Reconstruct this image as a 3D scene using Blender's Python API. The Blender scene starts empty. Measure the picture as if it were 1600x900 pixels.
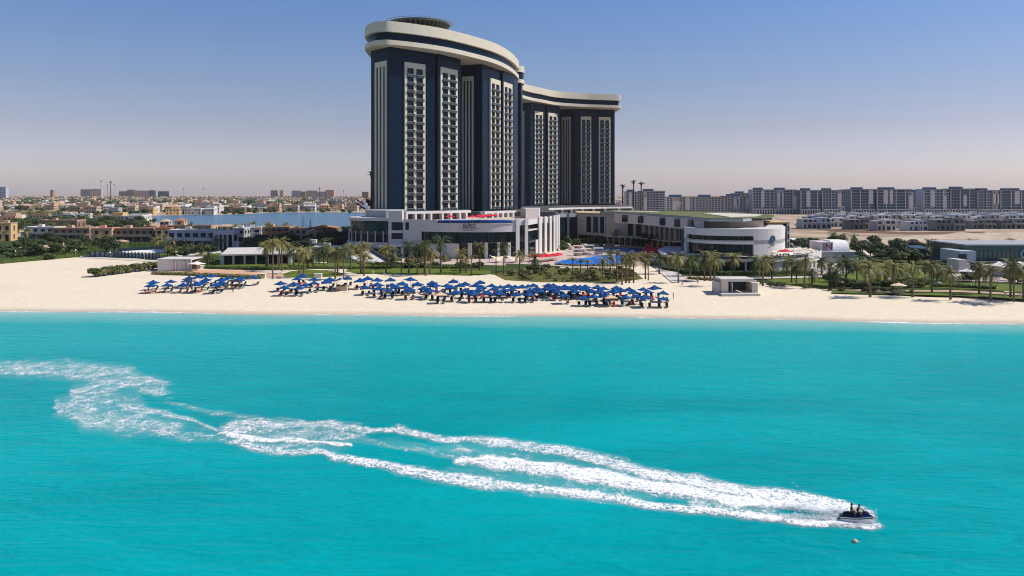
import bpy, bmesh, math, random
from mathutils import Vector, noise as mnoise
random.seed(7)
R = random.Random(11)
SC = bpy.context.scene
COL = SC.collection
F = 1256.0; HOR = 302.0; CAMZ = 27.0; LAND = 2.0
PI = math.pi
def rad(d): return math.radians(d)
# ------------------------------------------------------------------ measuring helpers (survey sight lines -> ground positions)
def G(px, py, z=LAND):
    Y = (CAMZ - z) * F / (py - HOR)
    return ((px - 800) / F * Y, Y)
def GP(pts, z=LAND): return [G(a, b, z) for a, b in pts]
def XA(px, Y): return (px - 800) / F * Y
def ZA(py, Y): return CAMZ - (py - HOR) / F * Y
def clamp(v, a=0., b=1.): return a if v < a else b if v > b else v
# ------------------------------------------------------------------ materials
MATS = {}
def mat(name, col, rough=0.7, spec=0.35, metal=0.0, var=0.12, scale=0.6, bump=0.0, coat=0.0):
    if name in MATS: return MATS[name]
    m = bpy.data.materials.new(name); m.use_nodes = True
    nt = m.node_tree; b = nt.nodes['Principled BSDF']
    b.inputs['Roughness'].default_value = rough
    b.inputs['Specular IOR Level'].default_value = spec
    b.inputs['Metallic'].default_value = metal
    b.inputs['Coat Weight'].default_value = coat
    c = (col[0], col[1], col[2], 1)
    if var > 0:
        tc = nt.nodes.new('ShaderNodeTexCoord')
        n = nt.nodes.new('ShaderNodeTexNoise'); n.inputs['Scale'].default_value = scale
        n.inputs['Detail'].default_value = 6; n.inputs['Roughness'].default_value = 0.65
        nt.links.new(tc.outputs['Object'], n.inputs['Vector'])
        mx = nt.nodes.new('ShaderNodeMix'); mx.data_type = 'RGBA'
        mx.inputs[6].default_value = tuple(max(0, v * (1 - var * 1.6)) for v in c[:3]) + (1,)
        mx.inputs[7].default_value = tuple(min(1, v * (1 + var * 1.3)) for v in c[:3]) + (1,)
        nt.links.new(n.outputs['Fac'], mx.inputs[0])
        nt.links.new(mx.outputs[2], b.inputs['Base Color'])
        if bump > 0:
            bp = nt.nodes.new('ShaderNodeBump'); bp.inputs['Strength'].default_value = bump
            bp.inputs['Distance'].default_value = 0.1
            nt.links.new(n.outputs['Fac'], bp.inputs['Height']); nt.links.new(bp.outputs[0], b.inputs['Normal'])
    else:
        b.inputs['Base Color'].default_value = c
    MATS[name] = m
    return m
def foliage(name, dark, light, scale=1.2):
    if name in MATS: return MATS[name]
    m = bpy.data.materials.new(name); m.use_nodes = True
    nt = m.node_tree; b = nt.nodes['Principled BSDF']
    b.inputs['Roughness'].default_value = 0.6; b.inputs['Specular IOR Level'].default_value = 0.25
    g = nt.nodes.new('ShaderNodeNewGeometry'); oi = nt.nodes.new('ShaderNodeObjectInfo')
    n = nt.nodes.new('ShaderNodeTexNoise'); n.inputs['Scale'].default_value = scale; n.inputs['Detail'].default_value = 3
    tc = nt.nodes.new('ShaderNodeTexCoord'); nt.links.new(tc.outputs['Object'], n.inputs['Vector'])
    a = nt.nodes.new('ShaderNodeMath'); a.operation = 'MULTIPLY_ADD'
    nt.links.new(g.outputs['Random Per Island'], a.inputs[0]); a.inputs[1].default_value = 0.45
    nt.links.new(n.outputs['Fac'], a.inputs[2])
    a2 = nt.nodes.new('ShaderNodeMath'); a2.operation = 'MULTIPLY_ADD'
    nt.links.new(oi.outputs['Random'], a2.inputs[0]); a2.inputs[1].default_value = 0.4; nt.links.new(a.outputs[0], a2.inputs[2])
    cr = nt.nodes.new('ShaderNodeValToRGB'); nt.links.new(a2.outputs[0], cr.inputs[0])
    cr.color_ramp.elements[0].position = 0.35; cr.color_ramp.elements[0].color = (*dark, 1)
    cr.color_ramp.elements[1].position = 1.15 if False else 1.0; cr.color_ramp.elements[1].color = (*light, 1)
    nt.links.new(cr.outputs[0], b.inputs['Base Color'])
    b.inputs['Transmission Weight'].default_value = 0
    MATS[name] = m
    return m
# ------------------------------------------------------------------ mesh helpers
class MB:
    def __init__(s): s.v = []; s.f = []; s.mi = []; s.cur = 0
    def add(s, vs, fs):
        o = len(s.v); s.v += [tuple(p) for p in vs]
        for f in fs: s.f.append(tuple(i + o for i in f)); s.mi.append(s.cur)
    def box(s, x0, x1, y0, y1, z0, z1, rz=0.0, c=(0, 0)):
        vs = []
        for z in (z0, z1):
            for x, y in ((x0, y0), (x1, y0), (x1, y1), (x0, y1)):
                if rz:
                    dx, dy = x - c[0], y - c[1]
                    x, y = c[0] + dx * math.cos(rz) - dy * math.sin(rz), c[1] + dx * math.sin(rz) + dy * math.cos(rz)
                vs.append((x, y, z))
        s.add(vs, [(0, 3, 2, 1), (4, 5, 6, 7), (0, 1, 5, 4), (1, 2, 6, 5), (2, 3, 7, 6), (3, 0, 4, 7)])
    def prism(s, pts, z0, z1, top=True, bot=True):
        n = len(pts)
        a = sum(pts[i][0] * pts[(i + 1) % n][1] - pts[(i + 1) % n][0] * pts[i][1] for i in range(n))
        if a < 0: pts = list(reversed(pts))
        zz0 = z0 if hasattr(z0, '__len__') else [z0] * n
        zz1 = z1 if hasattr(z1, '__len__') else [z1] * n
        vs = [(p[0], p[1], zz0[i]) for i, p in enumerate(pts)] + [(p[0], p[1], zz1[i]) for i, p in enumerate(pts)]
        fs = [(i, (i + 1) % n, n + (i + 1) % n, n + i) for i in range(n)]
        if top: fs.append(tuple(range(n, 2 * n)))
        if bot: fs.append(tuple(reversed(range(n))))
        s.add(vs, fs)
    def tube(s, p0, p1, r0, r1=None, n=6, cap=True):
        r1 = r0 if r1 is None else r1
        p0, p1 = Vector(p0), Vector(p1); d = (p1 - p0)
        if d.length < 1e-6: return
        d.normalize(); u = d.orthogonal().normalized(); w = d.cross(u)
        vs = []
        for p, r in ((p0, r0), (p1, r1)):
            for k in range(n):
                a = 2 * PI * k / n; vs.append(p + u * math.cos(a) * r + w * math.sin(a) * r)
        fs = [(k, (k + 1) % n, n + (k + 1) % n, n + k) for k in range(n)]
        if cap: fs += [tuple(reversed(range(n))), tuple(range(n, 2 * n))]
        s.add(vs, fs)
    def blob(s, c, r, seg=8, rings=5, j=0.0, rnd=None):
        rx, ry, rz = r if hasattr(r, '__len__') else (r, r, r)
        vs = [(c[0], c[1], c[2] - rz)]
        for i in range(1, rings):
            t = PI * i / rings
            for k in range(seg):
                a = 2 * PI * k / seg; q = 1 + (rnd.uniform(-j, j) if rnd else 0)
                vs.append((c[0] + rx * math.sin(t) * math.cos(a) * q, c[1] + ry * math.sin(t) * math.sin(a) * q, c[2] - rz * math.cos(t) * q))
        vs.append((c[0], c[1], c[2] + rz)); L = len(vs) - 1
        fs = [(0, 1 + (k + 1) % seg, 1 + k) for k in range(seg)]
        for i in range(rings - 2):
            for k in range(seg):
                a = 1 + i * seg + k; b = 1 + i * seg + (k + 1) % seg
                fs.append((a, b, b + seg, a + seg))
        b0 = 1 + (rings - 2) * seg
        fs += [(b0 + k, b0 + (k + 1) % seg, L) for k in range(seg)]
        s.add(vs, fs)
    def mesh(s, name, mats, smooth=False):
        me = bpy.data.meshes.new(name); me.from_pydata(s.v, [], s.f)
        for m in (mats if isinstance(mats, (list, tuple)) else [mats]): me.materials.append(m)
        if any(s.mi): me.polygons.foreach_set('material_index', s.mi)
        if smooth: me.polygons.foreach_set('use_smooth', [True] * len(me.polygons))
        me.update()
        return me
def link(name, me, parent=None, loc=(0, 0, 0), rz=0.0, sc=None):
    o = bpy.data.objects.new(name, me); COL.objects.link(o)
    o.location = loc; o.rotation_euler = (0, 0, rz)
    if sc: o.scale = sc if hasattr(sc, '__len__') else (sc, sc, sc)
    if parent: o.parent = parent
    return o
def obj(name, mb, m, parent=None, smooth=False, **k):
    return link(name, mb.mesh(name, m, smooth), parent, **k)
SEEN = {}
def tag(o, label, cat, group=None, kind=None):
    if label:
        key = label.lower()
        if key in SEEN and not group: print('DUPLICATE LABEL', label)
        SEEN[key] = SEEN.get(key, 0) + 1
        n = len(label.split())
        if n < 4 or n > 16: print('LABEL LENGTH', n, label)
        o['label'] = label
    if cat: o['category'] = cat
    if group: o['group'] = group
    if kind: o['kind'] = kind
    return o
def empty(name, loc=(0, 0, 0), rz=0.0):
    o = bpy.data.objects.new(name, None); COL.objects.link(o); o.location = loc; o.rotation_euler = (0, 0, rz)
    o.empty_display_size = 0.5
    return o
def thing(name, label, cat, loc=(0, 0, 0), rz=0.0, group=None):
    return tag(empty(name, loc, rz), label, cat, group)
def copytree(src, loc, rz=0.0, sc=None, label=None, group=None):
    c = src.copy(); COL.objects.link(c); c.location = loc; c.rotation_euler = (0, 0, rz)
    if sc: c.scale = sc if hasattr(sc, '__len__') else (sc, sc, sc)
    if label: tag(c, label, None, group)
    if group: c['group'] = group
    def rec(s, d):
        for ch in list(s.children):
            k = ch.copy(); COL.objects.link(k); k.parent = d; rec(ch, k)
    rec(src, c)
    return c
class Proto:
    """first use moves the source itself, later uses copy it with its parts"""
    def __init__(s, root): s.root = root; s.used = False
    def put(s, loc, rz=0.0, sc=None, label=None, group=None):
        if s.used: return copytree(s.root, loc, rz, sc, label, group)
        s.used = True; r = s.root; r.location = loc; r.rotation_euler = (0, 0, rz)
        if sc: r.scale = sc if hasattr(sc, '__len__') else (sc, sc, sc)
        if label: tag(r, label, None, group)
        if group: r['group'] = group
        return r
ORDW = ['', 'first', 'second', 'third', 'fourth', 'fifth', 'sixth', 'seventh', 'eighth', 'ninth', 'tenth', 'eleventh', 'twelfth', 'thirteenth', 'fourteenth', 'fifteenth', 'sixteenth', 'seventeenth', 'eighteenth', 'nineteenth', 'twentieth']
def ordw(n):
    if n <= 20: return ORDW[n]
    t = {2: 'twenty', 3: 'thirty', 4: 'forty', 5: 'fifty', 6: 'sixty', 7: 'seventy', 8: 'eighty', 9: 'ninety'}[n // 10]
    if n % 10 == 0: return {'twenty': 'twentieth', 'thirty': 'thirtieth', 'forty': 'fortieth', 'fifty': 'fiftieth', 'sixty': 'sixtieth', 'seventy': 'seventieth', 'eighty': 'eightieth', 'ninety': 'ninetieth'}[t]
    return t + '-' + ORDW[n % 10]
# plan polylines -------------------------------------------------------
def crom(pts, n=6):
    P = [Vector(p) for p in pts]; P = [P[0] * 2 - P[1]] + P + [P[-1] * 2 - P[-2]]; out = []
    for i in range(1, len(P) - 2):
        a, b, c, d = P[i - 1:i + 3]
        for k in range(n):
            t = k / n
            out.append(tuple(0.5 * ((2 * b) + (c - a) * t + (2 * a - 5 * b + 4 * c - d) * t * t + (3 * b - a - 3 * c + d) * t ** 3)))
    out.append(tuple(P[-2])); return out
def hit(px, poly):
    k = (px - 800) / F; best = None
    for i in range(len(poly) - 1):
        (x0, y0), (x1, y1) = poly[i], poly[i + 1]
        den = (x1 - x0) - k * (y1 - y0)
        if abs(den) < 1e-9: continue
        t = (k * y0 - x0) / den
        e = max(0, -t, t - 1)
        if best is None or e < best[0] - 1e-9: best = (e, i, t, (x0 + t * (x1 - x0), y0 + t * (y1 - y0)))
    return best
def sub(poly, pa, pb):
    a, b = hit(pa, poly), hit(pb, poly)
    pts = [a[3]]
    i0 = a[1] + 1; i1 = b[1]
    if i1 >= i0: pts += [poly[i] for i in range(i0, i1 + 1)]
    pts.append(b[3])
    out = [pts[0]]
    for p in pts[1:]:
        if (Vector(p) - Vector(out[-1])).length > 0.02: out.append(p)
    return out
def normals(pts):
    N = []; s = 0
    for i in range(len(pts)):
        a = Vector(pts[max(0, i - 1)]); b = Vector(pts[min(len(pts) - 1, i + 1)])
        d = (b - a).normalized(); n = Vector((d.y, -d.x)); N.append(n); s += n.dot(-Vector(pts[i]).normalized())
    return N if s > 0 else [-n for n in N]
def offs(pts, o):
    return [tuple(Vector(p) + n * o) for p, n in zip(pts, normals(pts))]
def slab(mb, poly, pa, pb, z0, z1, off=0.0, th=0.3):
    """a wall-like slab that follows a plan polyline between two sight lines; off = distance of its face in front of the line"""
    pts = sub(poly, pa, pb)
    mb.prism(offs(pts, off) + list(reversed(offs(pts, off - th))), z0, z1)
def slabp(mb, pts, z0, z1, off=0.0, th=0.3):
    mb.prism(offs(pts, off) + list(reversed(offs(pts, off - th))), z0, z1)
def along(pts, t):
    L = [0]
    for i in range(len(pts) - 1): L.append(L[-1] + (Vector(pts[i + 1]) - Vector(pts[i])).length)
    s = t * L[-1]
    for i in range(len(pts) - 1):
        if s <= L[i + 1] + 1e-9:
            q = (s - L[i]) / max(1e-9, L[i + 1] - L[i]); return tuple(Vector(pts[i]).lerp(Vector(pts[i + 1]), q))
    return pts[-1]
# ------------------------------------------------------------------ camera, sun, sky
cam = bpy.data.cameras.new('camera'); co = bpy.data.objects.new('camera', cam); COL.objects.link(co)
co.location = (0, 0, CAMZ); co.rotation_euler = (rad(90), 0, 0)
cam.lens = 36 * F / 1600; cam.sensor_width = 36; cam.shift_y = -(450 - HOR) / 1600.0
cam.clip_start = 0.5; cam.clip_end = 30000
SC.camera = co
SAZ, SEL = rad(4), rad(47)
S = Vector((math.cos(SEL) * math.cos(SAZ), math.cos(SEL) * math.sin(SAZ), math.sin(SEL)))
sl = bpy.data.lights.new('sun', 'SUN'); sl.energy = 4.6; sl.angle = rad(0.5); sl.color = (1.0, 0.93, 0.84)
so = bpy.data.objects.new('sun', sl); COL.objects.link(so); so.rotation_euler = (-S).to_track_quat('-Z', 'Y').to_euler(); so.location = (50, 0, 150)
w = bpy.data.worlds.new('World'); SC.world = w; w.use_nodes = True
nt = w.node_tree; bg = nt.nodes['Background']
sky = nt.nodes.new('ShaderNodeTexSky'); sky.sky_type = 'NISHITA'; sky.sun_disc = False
sky.sun_elevation = SEL; sky.sun_rotation = PI / 2 - SAZ; sky.altitude = 0
sky.air_density = 1.0; sky.dust_density = 0.6; sky.ozone_density = 1.0
tcw = nt.nodes.new('ShaderNodeTexCoord'); sp = nt.nodes.new('ShaderNodeSeparateXYZ')
nt.links.new(tcw.outputs['Generated'], sp.inputs[0])
cr = nt.nodes.new('ShaderNodeValToRGB'); nt.links.new(sp.outputs['Z'], cr.inputs[0])
SKYR = [(0.0, (.78,.735,.99)), (0.03, (.76,.705,.94)), (0.08, (.67,.59,.74)), (0.13, (.605,.60,.75)), (0.23, (.50, .625, .87)), (1.0, (.42, .56, .85))]
el = cr.color_ramp.elements
el[0].position = 0; el[0].color = (*SKYR[0][1], 1); el[1].position = 1; el[1].color = (*SKYR[-1][1], 1)
for p, c in SKYR[1:-1]: e = el.new(p); e.color = (*c, 1)
mxw = nt.nodes.new('ShaderNodeMix'); mxw.data_type = 'RGBA'; mxw.blend_type = 'MULTIPLY'; mxw.inputs[0].default_value = 1
nt.links.new(sky.outputs[0], mxw.inputs[6]); nt.links.new(cr.outputs[0], mxw.inputs[7])
nt.links.new(mxw.outputs[2], bg.inputs['Color']); bg.inputs['Strength'].default_value = 0.122
SC.view_settings.view_transform = 'Standard'; SC.view_settings.look = 'None'; SC.view_settings.gamma = 1.0
SC.view_settings.exposure = 0.12
SC.render.engine = 'CYCLES'
cy = SC.cycles; cy.pixel_filter_type = 'BLACKMAN_HARRIS'; cy.filter_width = 1.05; cy.use_denoising = True; cy.max_bounces = 5; cy.diffuse_bounces = 2; cy.glossy_bounces = 2
cy.transparent_max_bounces = 12; cy.transmission_bounces = 2; cy.volume_bounces = 0; cy.caustics_reflective = False; cy.caustics_refractive = False
# ------------------------------------------------------------------ ground
SHORE = [(-14000, 230), (-2600, 230), (-400, 205), (-170, 187), (-116, 183), (-60, 180), (0, 176.5), (50, 172), (106, 166), (170, 158), (500, 130), (2600, 40), (14000, 40)]
def shore(x):
    for i in range(len(SHORE) - 1):
        a, b = SHORE[i], SHORE[i + 1]
        if x <= b[0]:
            t = clamp((x - a[0]) / (b[0] - a[0])); return a[1] + t * (b[1] - a[1]) + 0.8 * math.sin(x * 0.05) + 0.4 * math.sin(x * 0.13)
    return SHORE[-1][1]
LAG = GP([(-200, 330), (95, 330.5), (100, 333), (240, 337), (300, 336), (380, 335), (430, 332), (500, 332), (640, 333), (700, 334), (700, 360), (545, 364), (480, 359), (400, 356), (300, 352), (240, 347), (180, 343), (95, 342), (-200, 343)])
def ground_z(x, y):
    d = y - shore(x)
    if d <= 0: return max(-4.0, d * 0.06)
    z = 2.0 * clamp(d / 38.0) ** 0.8
    return z
def make_ground():
    xs = sorted(set([-14000, -8000, -4000, -2500, -1500, -900, -600, -400] + [i for i in range(-300, 301, 6)] + [400, 600, 900, 1500, 2500, 4000, 8000, 14000]))
    ys = sorted(set([-60, 20, 60, 90, 120] + [i for i in range(126, 260, 3)] + [262, 280, 300, 340, 400, 500, 700, 1000, 1500, 2500, 4000, 7000, 12000]))
    mb = MB(); nx = len(xs)
    for y in ys:
        for x in xs:
            z = ground_z(x, y)
            if 0 < y - shore(x) < 60: z += 0.10 * mnoise.noise(Vector((x * 0.12, y * 0.12, 0)))
            mb.v.append((x, y, z))
    for j in range(len(ys) - 1):
        for i in range(nx - 1):
            a = j * nx + i; mb.f.append((a, a + 1, a + 1 + nx, a + nx)); mb.mi.append(0)
    m = bpy.data.materials.new('sand'); m.use_nodes = True; nt = m.node_tree; b = nt.nodes['Principled BSDF']
    b.inputs['Roughness'].default_value = 0.95; b.inputs['Specular IOR Level'].default_value = 0.1
    g = nt.nodes.new('ShaderNodeNewGeometry'); s3 = nt.nodes.new('ShaderNodeSeparateXYZ'); nt.links.new(g.outputs['Position'], s3.inputs[0])
    n = nt.nodes.new('ShaderNodeTexNoise'); n.inputs['Scale'].default_value = 0.03; n.inputs['Detail'].default_value = 8; nt.links.new(g.outputs['Position'], n.inputs['Vector'])
    n2 = nt.nodes.new('ShaderNodeTexNoise'); n2.inputs['Scale'].default_value = 0.8; n2.inputs['Detail'].default_value = 5; nt.links.new(g.outputs['Position'], n2.inputs['Vector'])
    def mix(a, bcol, fac=None, f=0.5):
        q = nt.nodes.new('ShaderNodeMix'); q.data_type = 'RGBA'; q.inputs[0].default_value = f
        for i, c in ((6, a), (7, bcol)):
            if isinstance(c, tuple): q.inputs[i].default_value = (*c, 1)
            else: nt.links.new(c, q.inputs[i])
        if fac is not None: nt.links.new(fac, q.inputs[0])
        return q.outputs[2]
    def mr(v, a, b_, c=0, d=1):
        q = nt.nodes.new('ShaderNodeMapRange'); nt.links.new(v, q.inputs[0]); q.inputs[1].default_value = a; q.inputs[2].default_value = b_; q.inputs[3].default_value = c; q.inputs[4].default_value = d; return q.outputs[0]
    beach = mix((0.69, 0.59, 0.435), (0.77, 0.67, 0.51), mr(n2.outputs['Fac'], .3, .7))
    beach = mix(beach, (0.64, 0.52, 0.39), mr(n.outputs['Fac'], .55, .75, 0, .5))
    beach = mix((0.42, 0.36, 0.28), beach, mr(s3.outputs['Z'], 0.02, 0.35))
    land = mix((0.26, 0.19, 0.13), (0.50, 0.40, 0.29), mr(n.outputs['Fac'], .38, .62))
    land = mix(land, (0.33, 0.26, 0.19), mr(n2.outputs['Fac'], .5, .7, 0, .6))
    fin = mix(beach, land, mr(s3.outputs['Y'], 330, 430))
    nt.links.new(fin, b.inputs['Base Color'])
    n3 = nt.nodes.new('ShaderNodeTexNoise'); n3.inputs['Scale'].default_value = 1.6; n3.inputs['Detail'].default_value = 6; nt.links.new(g.outputs['Position'], n3.inputs['Vector'])
    bp = nt.nodes.new('ShaderNodeBump'); bp.inputs['Strength'].default_value = 0.3; bp.inputs['Distance'].default_value = 0.22
    nt.links.new(n3.outputs['Fac'], bp.inputs['Height']); nt.links.new(bp.outputs[0], b.inputs['Normal'])
    o = obj('ground', mb, m, smooth=True); o['kind'] = 'structure'
make_ground()
def sheet(name, pts, m, z=2.03, kind='structure'):
    mb = MB(); n = len(pts)
    a = sum(pts[i][0] * pts[(i + 1) % n][1] - pts[(i + 1) % n][0] * pts[i][1] for i in range(n))
    if a < 0: pts = list(reversed(pts))
    mb.add([(p[0], p[1], z) for p in pts], [tuple(range(n))])
    o = obj(name, mb, m); o['kind'] = kind; return o
# ------------------------------------------------------------------ sea
def water_mat(name, deep, near, ripple=1.0, spec=0.25, shallow=True):
    m = bpy.data.materials.new(name); m.use_nodes = True; nt = m.node_tree; b = nt.nodes['Principled BSDF']
    b.inputs['Roughness'].default_value = 0.22; b.inputs['Specular IOR Level'].default_value = spec; b.inputs['IOR'].default_value = 1.33
    g = nt.nodes.new('ShaderNodeNewGeometry')
    mp = nt.nodes.new('ShaderNodeMapping'); mp.inputs['Scale'].default_value = (0.55, 1.0, 1.0); nt.links.new(g.outputs['Position'], mp.inputs['Vector'])
    mp2 = nt.nodes.new('ShaderNodeMapping'); mp2.inputs['Scale'].default_value = (0.35, 1.0, 1.0); mp2.inputs['Rotation'].default_value = (0, 0, rad(14)); nt.links.new(g.outputs['Position'], mp2.inputs['Vector'])
    def nz(scale, det, src=mp, dist=0.0):
        q = nt.nodes.new('ShaderNodeTexNoise'); q.inputs['Scale'].default_value = scale; q.inputs['Detail'].default_value = det; q.inputs['Distortion'].default_value = dist
        nt.links.new(src.outputs[0], q.inputs['Vector']); return q.outputs['Fac']
    big = nz(0.045, 4, mp2, 0.6); mid = nz(0.42, 5, mp2, 0.8); sml = nz(1.7, 4, mp)
    def mathn(op, a, b_):
        q = nt.nodes.new('ShaderNodeMath'); q.operation = op
        for i, v in ((0, a), (1, b_)):
            if isinstance(v, (int, float)): q.inputs[i].default_value = v
            else: nt.links.new(v, q.inputs[i])
        return q.outputs[0]
    h = mathn('ADD', mathn('MULTIPLY', mid, 1.0), mathn('MULTIPLY', sml, 0.3))
    bp = nt.nodes.new('ShaderNodeBump'); bp.inputs['Strength'].default_value = 0.75 * ripple; bp.inputs['Distance'].default_value = 0.5
    nt.links.new(h, bp.inputs['Height']); nt.links.new(bp.outputs[0], b.inputs['Normal'])
    def mix(a, c, fac):
        q = nt.nodes.new('ShaderNodeMix'); q.data_type = 'RGBA'; q.clamp_factor = True
        for i, v in ((6, a), (7, c)):
            if isinstance(v, tuple): q.inputs[i].default_value = (*v, 1)
            else: nt.links.new(v, q.inputs[i])
        nt.links.new(fac, q.inputs[0]); return q.outputs[2]
    def mr(v, a, b_, c=0, d=1):
        q = nt.nodes.new('ShaderNodeMapRange'); nt.links.new(v, q.inputs[0]); q.inputs[1].default_value = a; q.inputs[2].default_value = b_; q.inputs[3].default_value = c; q.inputs[4].default_value = d; return q.outputs[0]
    fleck = mathn('ADD', mathn('MULTIPLY', big, .62), mathn('MULTIPLY', mathn('ADD', mid, sml), .19))
    c = mix(deep, near, mr(fleck, .40, .60))
    if shallow:
        at = nt.nodes.new('ShaderNodeAttribute'); at.attribute_name = 'offshore'
        e = mathn('ADD', at.outputs['Fac'], mathn('MULTIPLY', mathn('SUBTRACT', big, 0.5), 14.0))
        c = mix(SHAL2, c, mr(e, 4, 75))
        c = mix(SHAL1, c, mr(e, 1.0, 15))
    nt.links.new(c, b.inputs['Base Color'])
    return m
SHAL2 = (0.002, 0.35, 0.36); SHAL1 = (0.22, 0.46, 0.42)
SEA = water_mat('sea_water', (0.000, 0.246, 0.270), (0.000, 0.332, 0.352), 1.0, 0.02)
def make_sea():
    xs = [-14000, -2500, -1200, -600, -350] + [-250 + i * 5 for i in range(101)] + [350, 600, 1200, 2500, 14000]
    mb = MB(); off = []
    fr = [0, .6, 1.4, 2.4, 4, 6, 9, 13, 18, 25, 35, 50, 70, 95, 130]
    for j, d in enumerate(fr):
        for x in xs:
            mb.v.append((x, shore(x) + 3.0 - d, 0.0)); off.append(d - 3)
    nx = len(xs)
    for x in xs: mb.v.append((x, -120, 0.0)); off.append(200)
    for j in range(len(fr)):
        for i in range(nx - 1):
            a = j * nx + i; mb.f.append((a + nx, a + nx + 1, a + 1, a)); mb.mi.append(0)
    o = obj('sea', mb, SEA); o['kind'] = 'structure'
    at = o.data.attributes.new('offshore', 'FLOAT', 'POINT'); at.data.foreach_set('value', off)
make_sea()
LAGM = water_mat('lagoon_water', (0.018, 0.10, 0.17), (0.025, 0.13, 0.21), 0.7, 0.3, False)
sheet('lagoon', LAG, LAGM, 2.15)
# ------------------------------------------------------------------ wake of foam
STR = [
 ([(-30, 577, 11), (60, 577, 13), (120, 580, 15), (180, 586, 15), (225, 600, 12), (248, 615, 7)], .50),
 ([(175, 600, 12), (140, 618, 18), (115, 638, 17), (150, 655, 19), (200, 660, 20), (255, 668, 13), (290, 686, 4)], .50),
 ([(150, 620, 20), (190, 635, 24), (200, 655, 20)], .40),
 ([(200, 640, 8), (255, 646, 5), (300, 657, 3), (352, 678, 3)], .55),
 ([(260, 628, 3), (330, 645, 4), (410, 655, 4), (480, 660, 4)], .36),
 ([(225, 592, 6), (255, 600, 5), (258, 618, 4)], .5),
 ([(240, 672, 8), (300, 682, 7), (345, 686, 5)], .36),
 ([(700, 700, 8), (820, 716, 7), (940, 738, 6)], .34),
 ([(555, 684, 4), (640, 702, 4), (715, 716, 4)], .40),
 ([(430, 655, 3), (560, 664, 3)], .35),
 ([(270, 660, 6), (340, 676, 8)], .20),
 ([(352, 680, 3), (368, 672, 9), (385, 665, 9), (430, 664, 8), (520, 666, 7), (555, 671, 5)], .62),
 ([(352, 680, 3), (380, 684, 5), (430, 689, 4), (480, 690, 3), (545, 695, 2)], .85),
 ([(365, 690, 5), (400, 700, 7), (440, 707, 6), (510, 706, 4)], .62),
 ([(370, 676, 14), (430, 684, 24), (520, 684, 16), (555, 682, 6)], .46),
 ([(500, 704, 4), (530, 716, 6), (580, 724, 6), (640, 737, 8), (700, 747, 10), (780, 758, 9), (860, 768, 8), (960, 780, 8), (1050, 795, 7), (1150, 802, 7), (1250, 815, 7), (1330, 822, 7), (1356, 823, 5)], .74),
 ([(860, 766, 4), (960, 779, 4), (1050, 793, 4), (1150, 803, 4), (1250, 816, 5), (1330, 822, 5), (1353, 823, 4)], .9),
 ([(565, 674, 4), (620, 672, 6), (680, 685, 5), (740, 689, 7), (800, 696, 8), (880, 706, 9), (950, 722, 10), (1010, 740, 9), (1080, 752, 10), (1150, 765, 8), (1250, 775, 7), (1310, 786, 5)], .66),
 ([(1000, 738, 5), (1080, 754, 6), (1150, 768, 8), (1250, 779, 9), (1315, 792, 7)], .85),
 ([(716, 722, 3), (735, 719, 9), (770, 723, 11), (850, 733, 11), (930, 746, 13), (1000, 758, 12), (1080, 770, 11), (1150, 783, 10), (1220, 787, 7), (1290, 795, 6), (1322, 804, 5)], .80),
 ([(716, 722, 3), (760, 716, 4), (850, 727, 5), (930, 741, 8), (1000, 756, 9), (1080, 770, 9), (1150, 783, 9), (1220, 788, 7), (1290, 795, 6), (1322, 804, 6)], .95),
 ([(560, 690, 5), (620, 693, 7), (720, 712, 7)], .28),
 ([(900, 735, 9), (980, 750, 10), (1080, 765, 12), (1170, 776, 12), (1240, 783, 10)], .52),
 ([(1100, 787, 12), (1160, 794, 10), (1200, 800, 6)], .55),
 ([(700, 735, 6), (860, 755, 8), (1000, 773, 8)], .30),
 ([(1305, 818, 6), (1335, 822, 7), (1360, 823, 6)], .95),
 ([(1315, 790, 7), (1335, 795, 6), (1350, 801, 5)], .8),
]
def seg_d(px, py):
    best = 0.0
    for pts, den in STR:
        for i in range(len(pts) - 1):
            x0, y0, w0 = pts[i]; x1, y1, w1 = pts[i + 1]
            if px < min(x0, x1) - 30 or px > max(x0, x1) + 30 or py < min(y0, y1) - 30 or py > max(y0, y1) + 30: continue
            dx, dy = x1 - x0, y1 - y0
            t = clamp(((px - x0) * dx + (py - y0) * dy) / (dx * dx + dy * dy + 1e-9))
            cx, cy = x0 + t * dx, y0 + t * dy; ww = (w0 + t * (w1 - w0)) * 1.12
            e = math.hypot((px - cx) * (0.35 if (t == 0 or t == 1) else 0.5) if abs(dx) > abs(dy) else (px - cx) * 0.6, py - cy) / ww
            v = den * clamp((1.35 - e) / 0.85)
            if v > best: best = v
    return best
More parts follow.
